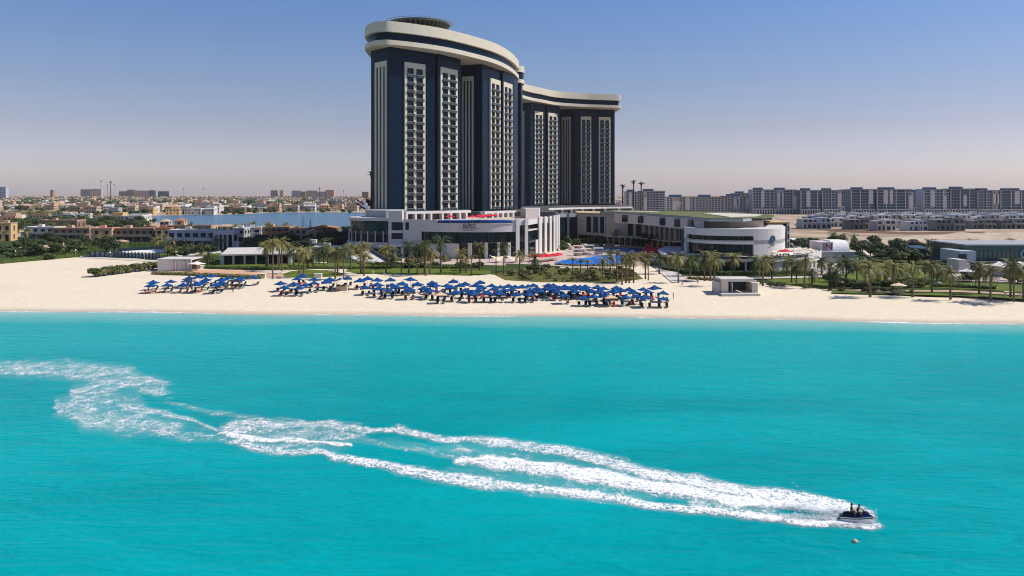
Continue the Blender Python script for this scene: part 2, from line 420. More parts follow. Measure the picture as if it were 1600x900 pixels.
def make_wake():
    mb = MB(); vals = []; idx = {}
    # rows follow the water plane in metres: fine near the camera, coarser far away
    rows = []; Y = 63.0
    while Y < 134: rows.append(Y); Y += 0.0035 * Y
    nx = 620
    grid = {}
    for j, Y in enumerate(rows):
        py = HOR + CAMZ * F / Y
        for i in range(nx):
            X = -84 + i * (32 + 84) / (nx - 1) if False else (-0.66 + i * (1.14 / (nx - 1))) * Y
            px = 800 + X / Y * F
            wob = 5 * mnoise.noise(Vector((X * 0.35, Y * 0.35, 3))) + 2.5 * mnoise.noise(Vector((X * 1.1, Y * 1.1, 5)))
            grid[(i, j)] = (X, Y, seg_d(px + wob * 2, py + wob))
    def vid(i, j):
        k = (i, j)
        if k not in idx:
            X, Y, v = grid[k]; idx[k] = len(mb.v); mb.v.append((X, Y, 0.02 + 0.10 * v)); vals.append(v)
        return idx[k]
    for j in range(len(rows) - 1):
        for i in range(nx - 1):
            if max(grid[(i, j)][2], grid[(i + 1, j)][2], grid[(i, j + 1)][2], grid[(i + 1, j + 1)][2]) > 0.01:
                mb.f.append((vid(i, j), vid(i + 1, j), vid(i + 1, j + 1), vid(i, j + 1))); mb.mi.append(0)
    m = bpy.data.materials.new('sea_foam'); m.use_nodes = True; nt = m.node_tree; b = nt.nodes['Principled BSDF']
    b.inputs['Base Color'].default_value = (0.86, 0.88, 0.88, 1); b.inputs['Roughness'].default_value = 0.9
    at = nt.nodes.new('ShaderNodeAttribute'); at.attribute_name = 'foam'
    g = nt.nodes.new('ShaderNodeNewGeometry')
    mp = nt.nodes.new('ShaderNodeMapping'); mp.inputs['Scale'].default_value = (1.0, 0.8, 1.0); nt.links.new(g.outputs['Position'], mp.inputs['Vector'])
    def nz(scale, det, dist=0.0, r=0.6):
        q = nt.nodes.new('ShaderNodeTexNoise'); q.inputs['Scale'].default_value = scale; q.inputs['Detail'].default_value = det; q.inputs['Distortion'].default_value = dist; q.inputs['Roughness'].default_value = r
        nt.links.new(mp.outputs[0], q.inputs['Vector']); return q.outputs['Fac']
    def M(op, a, b_=0.0, c=None):
        q = nt.nodes.new('ShaderNodeMath'); q.operation = op
        for i, v in ((0, a), (1, b_), (2, c)):
            if v is None: continue
            if isinstance(v, (int, float)): q.inputs[i].default_value = v
            else: nt.links.new(v, q.inputs[i])
        return q.outputs[0]
    ridge = M('MULTIPLY', M('ABSOLUTE', M('SUBTRACT', nz(1.9, 5, 0.7), 0.5)), 17.0)          # 0 on the lacy threads
    ridge2 = M('MULTIPLY', M('ABSOLUTE', M('SUBTRACT', nz(4.6, 4, 0.5), 0.5)), 18.0)
    lace = M('MINIMUM', ridge, M('ADD', ridge2, 0.12))
    patch = M('MULTIPLY', M('SUBTRACT', nz(0.45, 5, 0.4), 0.5), 1.5)
    dens = M('ADD', at.outputs['Fac'], M('MULTIPLY', patch, M('SUBTRACT', 1.15, at.outputs['Fac'])))
    a = M('SUBTRACT', M('MULTIPLY', M('POWER', M('MAXIMUM', dens, 0.0), 2.1), 1.45), lace)
    a = nt_mr = M('MULTIPLY', a, 5.5)
    cl = nt.nodes.new('ShaderNodeClamp'); nt.links.new(a, cl.inputs[0]); a = cl.outputs[0]
    halo = M('MULTIPLY', at.outputs['Fac'], 0.20)
    edge = nt.nodes.new('ShaderNodeMapRange'); nt.links.new(at.outputs['Fac'], edge.inputs[0]); edge.inputs[1].default_value = 0.02; edge.inputs[2].default_value = 0.22
    alpha = M('MULTIPLY', M('MAXIMUM', a, halo), edge.outputs[0])
    nt.links.new(alpha, b.inputs['Alpha'])
    bp = nt.nodes.new('ShaderNodeBump'); bp.inputs['Strength'].default_value = 0.5; bp.inputs['Distance'].default_value = 0.12
    nt.links.new(nz(3.5, 4), bp.inputs['Height']); nt.links.new(bp.outputs[0], b.inputs['Normal'])
    o = obj('wake_foam', mb, m, smooth=True)
    at2 = o.data.attributes.new('foam', 'FLOAT', 'POINT'); at2.data.foreach_set('value', vals)
    tag(o, 'long curling trail of white foam behind the jet ski', 'foam', kind='stuff')
make_wake()
# ================================================================== palettes
M_ = dict(
 navy=mat('navy_glass', (0.002, 0.014, 0.034), 0.25, 0.08, var=0.35, scale=0.15),
 navyside=mat('navy_panel', (0.002, 0.016, 0.037), 0.35, 0.08, var=0.1, scale=0.2),
 cream=mat('cream_cladding', (0.58, 0.53, 0.42), 0.6, 0.3, var=0.06, scale=0.3),
 white=mat('white_render', (0.62, 0.59, 0.56), 0.75, 0.3, var=0.06, scale=0.25),
 pale=mat('pale_stone', (0.58, 0.54, 0.50), 0.8, 0.25, var=0.07, scale=0.25),
 grey=mat('grey_render_and_shade', (0.34, 0.36, 0.38), 0.8, 0.25, var=0.08, scale=0.3),
 bluegrey=mat('blue_grey_render', (0.40, 0.45, 0.50), 0.75, 0.25, var=0.08, scale=0.3),
 dgrey=mat('dark_grey', (0.07, 0.075, 0.08), 0.7, 0.3, var=0.15, scale=0.4),
 glass=mat('dark_glass', (0.004, 0.020, 0.025), 0.08, 0.35, var=0.5, scale=0.12),
 tealglass=mat('teal_glass', (0.008, 0.075, 0.085), 0.12, 0.6, var=0.4, scale=0.3),
 winglass=mat('window_glass', (0.008, 0.022, 0.036), 0.12, 0.2, var=0.4, scale=0.5),
 rail=mat('balustrade_glass', (0.022, 0.05, 0.065), 0.2, 0.3, var=0.15, scale=0.8),
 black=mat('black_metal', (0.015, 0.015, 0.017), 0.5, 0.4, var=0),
 sandstone=mat('sandstone_cladding', (0.62, 0.53, 0.44), 0.8, 0.25, var=0.06, scale=0.3),
 blockglass=mat('block_glass', (0.025, 0.075, 0.14), 0.2, 0.3, var=0.3, scale=0.3),
 slate=mat('slate_render', (0.12, 0.18, 0.26), 0.75, 0.25, var=0.15, scale=0.1),
 concrete=mat('raw_concrete', (0.20, 0.20, 0.20), 0.9, 0.2, var=0.15, scale=0.3),
 beige=mat('beige_render', (0.50, 0.40, 0.28), 0.85, 0.2, var=0.09, scale=0.3),
 yellow=mat('ochre_render', (0.62, 0.43, 0.20), 0.85, 0.2, var=0.08, scale=0.3),
 brown=mat('brown_render', (0.23, 0.155, 0.11), 0.85, 0.2, var=0.12, scale=0.3),
 pink=mat('pink_render', (0.60, 0.34, 0.25), 0.85, 0.2, var=0.08, scale=0.3),
 terra=mat('terracotta_tiles', (0.45, 0.20, 0.11), 0.85, 0.2, var=0.2, scale=1.5, bump=0.4),
 tan=mat('tan_roof', (0.52, 0.37, 0.25), 0.9, 0.1, var=0.15, scale=0.6),
 heap=mat('dug_sand', (0.52, 0.42, 0.31), 0.95, 0.1, var=0.25, scale=0.35, bump=0.8),
 paving=mat('pink_paving', (0.55, 0.43, 0.37), 0.85, 0.2, var=0.1, scale=0.5),
 path=mat('pale_path', (0.60, 0.55, 0.48), 0.85, 0.2, var=0.08, scale=0.4),
 orange=mat('orange_sand', (0.60, 0.36, 0.22), 0.95, 0.1, var=0.1, scale=0.25),
 lawn=mat('lawn_grass', (0.115, 0.155, 0.020), 0.9, 0.15, var=0.3, scale=0.5, bump=0.4),
 lawn2=mat('rough_grass', (0.12, 0.12, 0.03), 0.9, 0.15, var=0.4, scale=0.35, bump=0.4),
 garden=mat('garden_ground', (0.045, 0.07, 0.018), 0.95, 0.1, var=0.5, scale=0.12),
 roofgreen=mat('planted_roof', (0.14, 0.16, 0.07), 0.95, 0.1, var=0.35, scale=0.25),
 pool=mat('pool_water', (0.001, 0.20, 0.80), 0.25, 0.08, var=0.25, scale=0.25),
 weir=mat('pool_weir_tiles', (0.004, 0.06, 0.26), 0.2, 0.3, var=0.25, scale=0.6),
 canvas=mat('blue_canvas', (0.001, 0.060, 0.215), 0.8, 0.2, var=0.12, scale=0.8),
 peach=mat('peach_canvas', (0.75, 0.48, 0.28), 0.8, 0.2, var=0.1, scale=0.8),
 redc=mat('red_canvas', (0.72, 0.02, 0.05), 0.75, 0.2, var=0.12, scale=0.8),
 creamc=mat('cream_canvas', (0.74, 0.62, 0.44), 0.8, 0.2, var=0.06, scale=0.4),
 whitec=mat('white_canvas', (0.78, 0.77, 0.74), 0.8, 0.2, var=0.05, scale=0.6),
 wood=mat('weathered_wood', (0.14, 0.10, 0.075), 0.85, 0.2, var=0.25, scale=1.2),
 ltwood=mat('pale_wood', (0.50, 0.40, 0.28), 0.8, 0.2, var=0.2, scale=1.2),
 pole=mat('galvanised_steel', (0.42, 0.42, 0.42), 0.45, 0.5, var=0.05),
 tn=mat('navy_cushion', (0.010, 0.022, 0.055), 0.85, 0.2, var=0.15),
 tt=mat('teal_towel', (0.010, 0.22, 0.26), 0.95, 0.1, var=0.15),
 tr=mat('red_towel', (0.60, 0.02, 0.03), 0.95, 0.1, var=0.15),
 tw=mat('white_towel', (0.75, 0.74, 0.72), 0.95, 0.1, var=0.1),
 bark=mat('palm_bark', (0.16, 0.115, 0.08), 0.95, 0.1, var=0.35, scale=3.0, bump=0.6),
 bark2=mat('tree_bark', (0.09, 0.065, 0.045), 0.95, 0.1, var=0.3, scale=3.0, bump=0.6),
 frond=foliage('palm_fronds', (0.050, 0.062, 0.016), (0.26, 0.235, 0.075)),
 leafd=foliage('dark_leaves', (0.012, 0.026, 0.009), (0.045, 0.070, 0.022)),
 leafm=foliage('green_leaves', (0.022, 0.040, 0.010), (0.085, 0.11, 0.03)),
 leafo=foliage('olive_leaves', (0.05, 0.055, 0.018), (0.17, 0.155, 0.05)),
 hedge=foliage('hedge_leaves', (0.020, 0.045, 0.010), (0.075, 0.12, 0.022), 0.8),
 rock=mat('pale_rock', (0.55, 0.48, 0.40), 0.95, 0.1, var=0.2, scale=0.8, bump=0.6),
 whiterock=mat('white_rock', (0.78, 0.76, 0.72), 0.95, 0.1, var=0.12, scale=0.8, bump=0.6),
 asphalt=mat('asphalt', (0.055, 0.055, 0.057), 0.9, 0.2, var=0.15, scale=0.6),
 skin=mat('skin', (0.42, 0.24, 0.16), 0.6, 0.3, var=0.05),
 skind=mat('tanned_skin', (0.20, 0.105, 0.06), 0.6, 0.3, var=0.05),
 hair=mat('dark_hair', (0.012, 0.009, 0.008), 0.6, 0.3, var=0.1),
)
# ================================================================== hotel towers
ZB, ZT = 19.0, 84.3      # foot of the facade, top of the window panels
def window_panel(tower, poly, pa, pb, kind, nfl=18):
    """a cream frame on the navy facade with windows and balconies inside"""
    pts = sub(poly, pa, pb); a = Vector(pts[0]); b = Vector(pts[-1]); d = b - a; Wd = d.length; u = d.normalized()
    n = Vector((u.y, -u.x)); n = n if n.dot(-a) > 0 else -n
    proud = 0.8
    def P(s, o): return tuple(a + u * s + n * o)
    def bar(mb, s0, s1, o0, o1, z0, z1): mb.prism([P(s0, o1), P(s1, o1), P(s1, o0), P(s0, o0)], z0, z1)
    if kind == 'strip':
        mb = MB(); nb = 3; pw = Wd * 0.14; gap = (Wd - pw * (nb + 1)) / nb
        for i in range(nb + 1): bar(mb, i * (pw + gap), i * (pw + gap) + pw, -0.2, proud * .5, ZB, ZT - 2.2)
        bar(mb, 0, Wd, -0.2, proud * .52, ZT - 2.2, ZT)
        fr = obj('window_frame', mb, M_['cream'], tower)
        for i in range(nb):
            g = MB(); s = pw + i * (pw + gap); bar(g, s + .02, s + gap - .02, -0.1, 0.12, ZB, ZT - 2.25)
            obj('window_strip', g, M_['winglass'], fr)
        return
    mb = MB(); pw = Wd * 0.11; mw = Wd * 0.12; gap = (Wd - 2 * pw - mw) / 2
    bar(mb, 0, pw, -0.2, proud, ZB, ZT - 2.4); bar(mb, Wd - pw, Wd, -0.2, proud, ZB, ZT - 2.4)
    bar(mb, pw + gap, pw + gap + mw, -0.2, proud - .1, ZB, ZT - 2.4)
    bar(mb, 0, Wd, -0.2, proud + .02, ZT - 2.4, ZT)
    fh = (ZT - 3.0 - ZB) / nfl
    fr = obj('window_frame', mb, M_['cream'], tower)
    wm = MB(); bm_ = MB()
    for k in range(2):
        s = pw + k * (gap + mw)
        bar(wm, s + .02, s + gap - .02, -0.1, 0.1, 0.15, fh - .1)
        # balcony: dark slab, side brackets and a pale glass rail
    for k in range(2):
        s = pw + k * (gap + mw)
        bm_.cur = 0; bar(bm_, s - 0.28, s + gap + 0.28, 0.1, proud + .7, -0.22, 0.10)
        bm_.cur = 1; bar(bm_, s - 0.25, s + gap + 0.25, proud + .56, proud + .64, 0.10, .85)
        bm_.cur = 2; bar(bm_, s - 0.25, s + gap + 0.25, proud + .54, proud + .66, .85, .95)
    wme = wm.mesh('window', M_['winglass']); bme = bm_.mesh('balcony', [M_['dgrey'], M_['rail'], M_['pole']])
    for i in range(nfl):
        z = ZB + 0.4 + i * fh
        link('window', wme, fr, (0, 0, z)); link('balcony', bme, fr, (0, 0, z))
def thick(front, depth, ang):
    """closed footprint: front polyline pushed back by depth in a fixed direction"""
    dx, dy = math.cos(ang) * depth, math.sin(ang) * depth
    return front + [(x + dx, y + dy) for x, y in reversed(front)]
# --- near tower
t1 = thing('hotel_tower', 'nearer navy hotel tower with cream window frames, curved crown and rooftop helipad', 'hotel tower')
L1 = [(-62.5, 356.5), (-52.6, 345.4)]; F1 = [(-52.6, 345.4), (-34.4, 363.2)]; F1b = [(-33.9, 362.8), (-24.2, 378.2)]
L2 = [(-27.0, 396.6), (-14.4, 392.0)]; F2 = [(-14.4, 392.0), (-5.7, 412.2)]; F2b = [(-5.2, 412.0), (1.2, 428.0)]; F2c = [(1.0, 431.5), (3.2, 444)]
def body(tower, foot, z0=18.0, z1=91.0):
    mb = MB(); mb.prism(foot, z0, z1); return obj('facade', mb, M_['navy'], tower)
body(t1, [(-62.5, 356.5), (-52.6, 345.4), (-34.4, 363.2), (-35.2, 364.2), (-34.3, 365.0), (-33.4, 362.6), (-24.2, 378.2), (-31, 396), (-52, 392)])
body(t1, [(-31.1, 395.8), (-27.0, 396.6), (-14.4, 392.0), (-5.7, 412.2), (-6.6, 413.0), (-5.7, 413.8), (-4.7, 412.2), (1.2, 428.0), (0.2, 431), (3.2, 444), (-18, 452), (-40, 420), (-51.9, 392.2)])
for poly, a, b, k in ((L1, 586.5, 605.0, 'strip'), (F1, 631.0, 663.0, 'b'), (F1b, 686.5, 713.0, 'b'), (L2, 722.0, 740.0, 'strip'), (F2, 764.5, 780.0, 'b'), (F2b, 785.0, 798.6, 'b')):
    window_panel(t1, poly, a, b, k)
def fins(tower, poly, lst):
    mb = MB()
    for p in lst: slab(mb, poly, p, p + 1.0, 18.2, 90.5, 0.25, 0.5)
    obj('facade_fin', mb, M_['navyside'], tower)
C1 = crom([(-65.2, 359), (-64.2, 351.5), (-59.3, 342.6), (-55, 340.3), (-51, 340.6), (-40, 347.5), (-28.3, 358.5), (-16.4, 375.5), (-7.2, 393), (-0.4, 416), (3.6, 441), (3.2, 448)], 5)
def crown(tower, front, back, zt=99.5):
    foot = front + back
    for nm, z0, z1, o, m in (('crown_band', 95.5, zt, 0.0, 'cream'), ('crown_glazing', 92.0, 95.5, -1.6, 'navy'), ('crown_ledge', 90.0, 92.0, 0.0, 'cream')):
        ft = offs(front, o)
        mb = MB(); mb.prism(ft + back, z0, z1); obj(nm, mb, M_[m], tower)
    mb = MB(); pp = offs(front, -0.5); mb.prism(offs(front, -0.25) + list(reversed(pp)), zt, zt + 0.5); obj('parapet', mb, M_['cream'], tower)
crown(t1, C1, [(-8, 458), (-24, 452), (-42, 425), (-56, 402), (-66, 380)])
# end drum of the crown behind the near tower
dr = [(2.5 + 4.6 * math.cos(rad(a)), 457 + 8 * math.sin(rad(a))) for a in range(-100, 91, 15)]
dr = [(p[0], p[1]) for p in dr]
for nm, z0, z1, s, m in (('crown_band', 95.0, 98.5, 1.0, 'cream'), ('crown_glazing', 91.0, 95.0, .9, 'navy'), ('crown_ledge', 88.8, 91.0, 1.0, 'cream')):
    mb = MB(); mb.prism([(2.5 + (x - 2.5) * s, 457 + (y - 457) * s) for x, y in dr] + [(-8, 465), (-8, 449)], z0, z1); obj(nm, mb, M_[m], t1)
mb = MB(); mb.prism([(-6, 449), (5.0, 449), (6.0, 456), (5, 464), (-6, 466)], 18, 88.8); obj('stair_tower', mb, M_['navyside'], t1)
# helipad
hp = empty('helipad', (-42.6, 368, 104.2)); hp.parent = t1
mb = MB(); n = 40
deck = [(14.2 * math.cos(2 * PI * i / n), 14.2 * math.sin(2 * PI * i / n)) for i in range(n)]
mb.prism(deck, -0.3, 0.3); obj('deck', mb, mat('helipad_deck', (0.06, 0.075, 0.05), 0.9, 0.2, var=0.3, scale=0.5), hp)
mb = MB()
for i in range(n):
    a = 2 * PI * i / n; b = 2 * PI * (i + 1) / n
    for r0, z0, r1, z1 in ((14.2, 0.1, 15.6, 0.55), (12.4, -2.8, 14.2, -0.3), (6.5, -4.6, 12.4, -2.8)):
        mb.tube((r0 * math.cos(a), r0 * math.sin(a), z0), (r1 * math.cos(a), r1 * math.sin(a), z1), .09, n=4)
    for r, z in ((15.6, .55), (14.3, -.4), (12.4, -2.8)):
        mb.tube((r * math.cos(a), r * math.sin(a), z), (r * math.cos(b), r * math.sin(b), z), .11, n=4)
    if i % 2 == 0:
        mb.tube((12.4 * math.cos(a), 12.4 * math.sin(a), -2.8), (9.5 * math.cos(a), 9.5 * math.sin(a), -.3), .09, n=4)
        mb.tube((12.4 * math.cos(a), 12.4 * math.sin(a), -2.8), (12 * math.cos(b), 12 * math.sin(b), -.3), .07, n=4)
obj('steel_lattice', mb, mat('dark_steel', (0.26, 0.24, 0.20), 0.6, 0.4, var=0.1), hp)
mb = MB()
for i in range(8):
    a = 2 * PI * i / 8; mb.tube((5.5 * math.cos(a), 5.5 * math.sin(a), -4.6), (4.5 * math.cos(a), 4.5 * math.sin(a), -4.5 - .2), .2, n=5)
    mb.tube((6.5 * math.cos(a), 6.5 * math.sin(a), -4.7), (11 * math.cos(a), 11 * math.sin(a), -.3), .14, n=5)
mb.blob((0, 0, -3.2), (10.5, 10.5, 2.7), 20, 6); obj('support_core', mb, M_['dgrey'], hp)
# --- far tower
t2 = thing('hotel_tower', 'farther navy hotel tower with concave cream crown, to the right of the nearer one', 'hotel tower')
L3 = [(2, 567), (12.9, 557.5)]; F3 = [(12.9, 557.5), (24.2, 571.2)]; F3b = [(24.8, 570.6), (34.6, 583.0)]
L4 = [(35.0, 606.5), (47, 598.5)]; F4 = [(47, 598.5), (77.6, 607.5)]
body(t2, [(2, 567), (12.9, 557.5), (23.8, 570.8), (23.0, 571.8), (24.0, 572.6), (25.0, 570.6), (34.6, 583.0), (36, 600), (10, 600)])
body(t2, [(35.0, 606.5), (47, 598.5), (77.6, 607.5), (78, 632), (20, 632), (10.1, 600.2), (35.8, 600.2)])
for poly, a, b, k in ((L3, 813.0, 819.5, 'strip'), (F3, 834.5, 847.2, 'b'), (F3b, 855.6, 869.8, 'b'), (L4, 878.0, 892.0, 'strip'), (F4, 907.0, 923.2, 'b'), (F4, 935.2, 953.2, 'b')):
    window_panel(t2, poly, a, b, k)
C2 = crom([(2, 512), (7.0, 531), (13, 545), (20.2, 556), (32.2, 574), (50.8, 585), (66, 590), (78.6, 594), (80.6, 597), (81, 603)], 5)
crown(t2, C2, [(80.5, 634), (20, 634), (-4, 600), (-6, 560)])
# ================================================================== podium
pod = thing('hotel_podium', 'white curved hotel podium with dark glazing, rooftop pool and tall white columns', 'hotel building')
PF = crom([(-48.5, 318.5), (-40, 315.5), (-31, 311), (-22, 308), (-12, 307.2), (-4, 308.5), (3.2, 311.5)], 5)      # front wall line
PS = [(3.2, 311.5), (6.8, 313.5), (11.2, 331), (13.8, 336), (16.2, 341), (18.4, 346.5), (20.6, 353), (22, 362)]       # right side line of columns
def part(name, m, fn, parent=pod, **k):
    mb = MB(); fn(mb); return obj(name, mb, M_[m], parent, **k)
# core mass (dark glazing behind everything)
core = offs(PF, -1.0) + [(6.5, 318), (10, 333), (19, 352), (21, 372), (-44, 384), (-66, 356)]
part('glazing', 'glass', lambda b: b.prism([(-48.4, 320.0)] + offs(PF, -1.0)[1:] + [(5.8, 316), (9.5, 333), (18.6, 352), (20.6, 372), (-44, 384), (-62, 352)], LAND, 15.2))
def terrace_deck(b): b.prism([(-47.8, 321.0)] + offs(PF, -.6)[1:] + offs(PS, -.5)[1:] + [(20.6, 374), (-44, 386), (-64, 354)], 15.25, 16.0)
part('terrace_deck', 'paving', terrace_deck)
# upper white wall with parapet, from the corner to the columns
part('wall', 'white', lambda b: (slab(b, PF, 658, 681, 12.1, 16.75, 0.0, 0.7), slab(b, PF, 681, 801, 12.1, 15.3, 0.0, 0.7), slab(b, PF, 801, 806, 12.1, 16.75, 0.0, 0.7)))
part('wall', 'white', lambda b: (slab(b, PF, 629.5, 633, 8.0, 16.75, 0.0, .6), slab(b, PF, 633, 639, 8.0, 12.6, 0, .6), slab(b, PF, 633, 639, 15.6, 16.75, 0, .6), slab(b, PF, 639, 658, 6.6, 16.75, 0.0, .6)))
part('wall', 'white', lambda b: (slab(b, PF, 608, 612, LAND, 20.1, 0.6, 2.6), slab(b, PF, 612, 629.5, 15.6, 20.1, 0.6, 1.2), slab(b, PF, 612, 629.5, 11.3, 12.4, .6, 1.2), slab(b, PF, 612, 629.5, 7.0, 8.9, .6, 1.2)))
part('window', 'winglass', lambda b: slab(b, PF, 612.2, 629.3, 8.95, 11.25, -.35, .2))
part('window', 'winglass', lambda b: slab(b, PF, 612.2, 629.3, 12.45, 15.55, -.35, .2))
part('window', 'winglass', lambda b: slab(b, PF, 633.2, 638.8, 12.65, 15.55, -.35, .2))
part('beam', 'white', lambda b: slab(b, PF, 612, 668, 6.0, 7.2, 2.2, 1.6))
part('beam', 'white', lambda b: slab(b, PF, 668, 718, 5.6, 7.6, 2.0, 1.0))
part('stair_wall', 'pale', lambda b: slab(b, PF, 692, 718.5, LAND, 7.9, 2.05, .5))
part('wall', 'white', lambda b: slab(b, PF, 612, 620.5, LAND, 5.95, 0.0, .5))
part('door', 'winglass', lambda b: slab(b, PF, 621, 629, LAND, 5.95, 0.0, .3))
for a, b2 in ((630, 634), (645, 648.5), (672, 677), (684.5, 688)):
    part('column', 'white', lambda b, a=a, b2=b2: slab(b, PF, a, b2, LAND, 6.0, 2.0, .9))
for a, b2 in ((731.5, 737.5), (757, 761.8), (776.5, 780.5), (792.5, 796.6)):
    part('column', 'white', lambda b, a=a, b2=b2: slab(b, PF, a, b2, LAND, 8.0, 1.0, 1.1))
part('floor_band', 'dgrey', lambda b: slab(b, PF, 720, 806, 7.9, 8.2, -.3, .5))
def mull(b):
    for p in range(664, 806, 9): slab(b, PF, p, p + .35, 8.2, 12.1, -.85, .1)
    for p in range(738, 806, 6): slab(b, PF, p, p + .3, LAND, 7.9, -.85, .1)
part('mullions', 'dgrey', mull)
# outdoor stair
def stair(b):
    n = 18
    for i in range(n):
        t0, t1_ = i / n, (i + 1) / n
        pa, pb = 676 + 26 * t0, 676 + 26 * t1_
        zt = 6.4 - 3.9 * t1_; slab(b, PF, pa, pb, zt - .5, zt, 4.6, 2.0); slab(b, PF, pa, pb, zt + .1, zt + 1.1, 4.75, .15)
part('outdoor_stair', 'white', stair)
# columns on the right side and the slab between
cols = [(806.0, 811.2, 17.4), (820.0, 824.2, 17.3), (841.5, 846.0, 17.4), (850.0, 853.8, 17.3), (858.0, 861.0, 17.4), (864.0, 866.8, 17.5), (868.2, 870.6, 17.6), (871.4, 873.6, 17.6)]
for a, b2, zt in cols: part('column', 'white', lambda b, a=a, b2=b2, zt=zt: slab(b, PS, a, b2, LAND, zt, 0.35, 0.55))
part('fascia', 'white', lambda b: slabp(b, sub(PS, 811.2, 872), 14.6, 16.5, -.4, .6))
part('balcony', 'pale', lambda b: slabp(b, sub(PS, 825, 841), 12.2, 12.6, -.2, 1.4))
part('balcony', 'dgrey', lambda b: slabp(b, sub(PS, 825, 872), 7.6, 8.0, -.2, 1.4))
part('column', 'white', lambda b: slab(b, PS, 831.5, 835.0, LAND, 8.5, 1.6, .5))
# rooftop infinity pool
part('pool_edge', 'creamc', lambda b: (slab(b, PF, 681, 801, 15.31, 15.5, 0.25, .5), slab(b, PF, 681, 683, 15.5, 16.9, .1, .5)))
part('pool_weir', 'weir', lambda b: (slab(b, PF, 683, 800, 15.5, 16.6, -.25, .3)))
def rpool(b): b.prism(offs(sub(PF, 683, 800), -1.1) + list(reversed(offs(sub(PF, 683, 800), -8.5))), 16.02, 16.55)
part('roof_pool', 'pool', rpool)
# left wing: rounded two storey glazed bay
WL = crom([(-67.5, 338), (-66.5, 330), (-62, 323.5), (-56, 320.2), (-50, 319.2), (-48.5, 318.5)], 5)
back = [(-50, 336), (-66, 345)]
for nm, z0, z1, o, m in (('wing_parapet', 16.0, 17.2, 0.3, 'pale'), ('wing_glazing', 12.0, 16.0, -.3, 'glass'), ('wing_rail', 10.7, 11.9, 0.6, 'rail'), ('wing_glazing', 7.6, 10.7, -.8, 'winglass'), ('wing_slab', 5.2, 7.5, 1.2, 'pale'), ('wing_glazing', 2.0, 5.2, -4, 'winglass')):
    part(nm, m, lambda b, z0=z0, z1=z1, o=o: b.prism(offs(WL, o) + back, z0, z1))
def wc(b):
    for t in [0.08 + .105 * i for i in range(9)]:
        p = along(offs(WL, .5), t); b.box(p[0] - .16, p[0] + .16, p[1] - .16, p[1] + .16, 7.5, 12.0)
part('wing_mullions', 'pale', wc)
for t in (.45, .78):
    p = along(offs(WL, .7), t); part('column', 'white', lambda b, p=p: b.box(p[0] - .5, p[0] + .5, p[1] - .5, p[1] + .5, LAND, 5.2))
# left flank block behind the wing: shade of the white wall painted in as grey
part('wall', 'grey', lambda b: b.prism([(-60.5, 331), (-50.2, 321.2), (-48.7, 322.2), (-46, 345), (-62, 354)], 6.0, 20.1))
part('window', 'winglass', lambda b: b.prism([(-51.6, 322.2), (-50.6, 321.25), (-50.9, 321.0), (-51.9, 321.9)], 11.5, 16))
# roof terrace arcade (cabanas) in front of the towers
AR = [(-46, 322.5), (-28, 338), (-17, 352)]
AR2 = [(-14, 356), (-6, 366), (3, 380)]
def arcade(lst, line, zt, zb=16.0):
    part('terrace_arcade', 'white', lambda b: (slab(b, line, lst[0], lst[-1], zt - 1.0, zt, 0.4, 3.2), [slab(b, line, p, p + 2.6, zb, zt - 1.0, .4, 2.6) for p in lst[:-1]]))
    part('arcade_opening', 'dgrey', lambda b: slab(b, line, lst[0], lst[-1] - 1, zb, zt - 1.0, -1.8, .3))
arcade([634, 648, 661, 672, 690, 703, 717, 727, 735], AR, 19.6)
arcade([757, 768, 776, 784, 792, 800, 806], AR2, 18.9)
part('terrace_block', 'pale', lambda b: b.prism([(6, 352), (12, 356), (13, 372), (4, 372)], 16, 20.3))
part('terrace_block', 'dgrey', lambda b: b.prism([(-44, 384), (20, 374), (20, 400), (8, 470), (38, 524), (60, 549), (84, 564), (84, 640), (0, 640), (-40, 470), (-66, 400), (-62, 354), (-46, 346)], 2.0, 18.2))
part('terrace_rail', 'rail', lambda b: (slabp(b, [(-62, 352), (-50, 341), (-30, 358), (-20, 376)], 18.2, 19.6, 0, .1)))
# rear lower wing with white frames under the far tower
RW = [(12, 480), (38, 520), (60, 545), (84, 560)]
part('rear_frames', 'white', lambda b: (slabp(b, RW, 16.6, 17.8, 0, 1), [b.box(p[0] - .8, p[0] + .8, p[1] - 1, p[1] + .6, 12, 16.6) for p in [along(RW, t / 9) for t in range(10)]]))
part('rear_glazing', 'dgrey', lambda b: slabp(b, RW, 2, 16.6, -1.2, .5))
RW2 = [(22, 412), (30, 418), (42, 424)]
part('rear_glazing', 'glass', lambda b: b.prism(RW2 + [(44, 455), (24, 455)], 2, 14.6))
part('fascia', 'grey', lambda b: slabp(b, RW2, 14.6, 16.4, .5, 2))
for t in (.05, .38, .72): part('column', 'grey', lambda b, t=t: b.box(along(RW2, t)[0] - .6, along(RW2, t)[0] + .6, along(RW2, t)[1] - 1.2, along(RW2, t)[1] - .2, 2, 16.4))
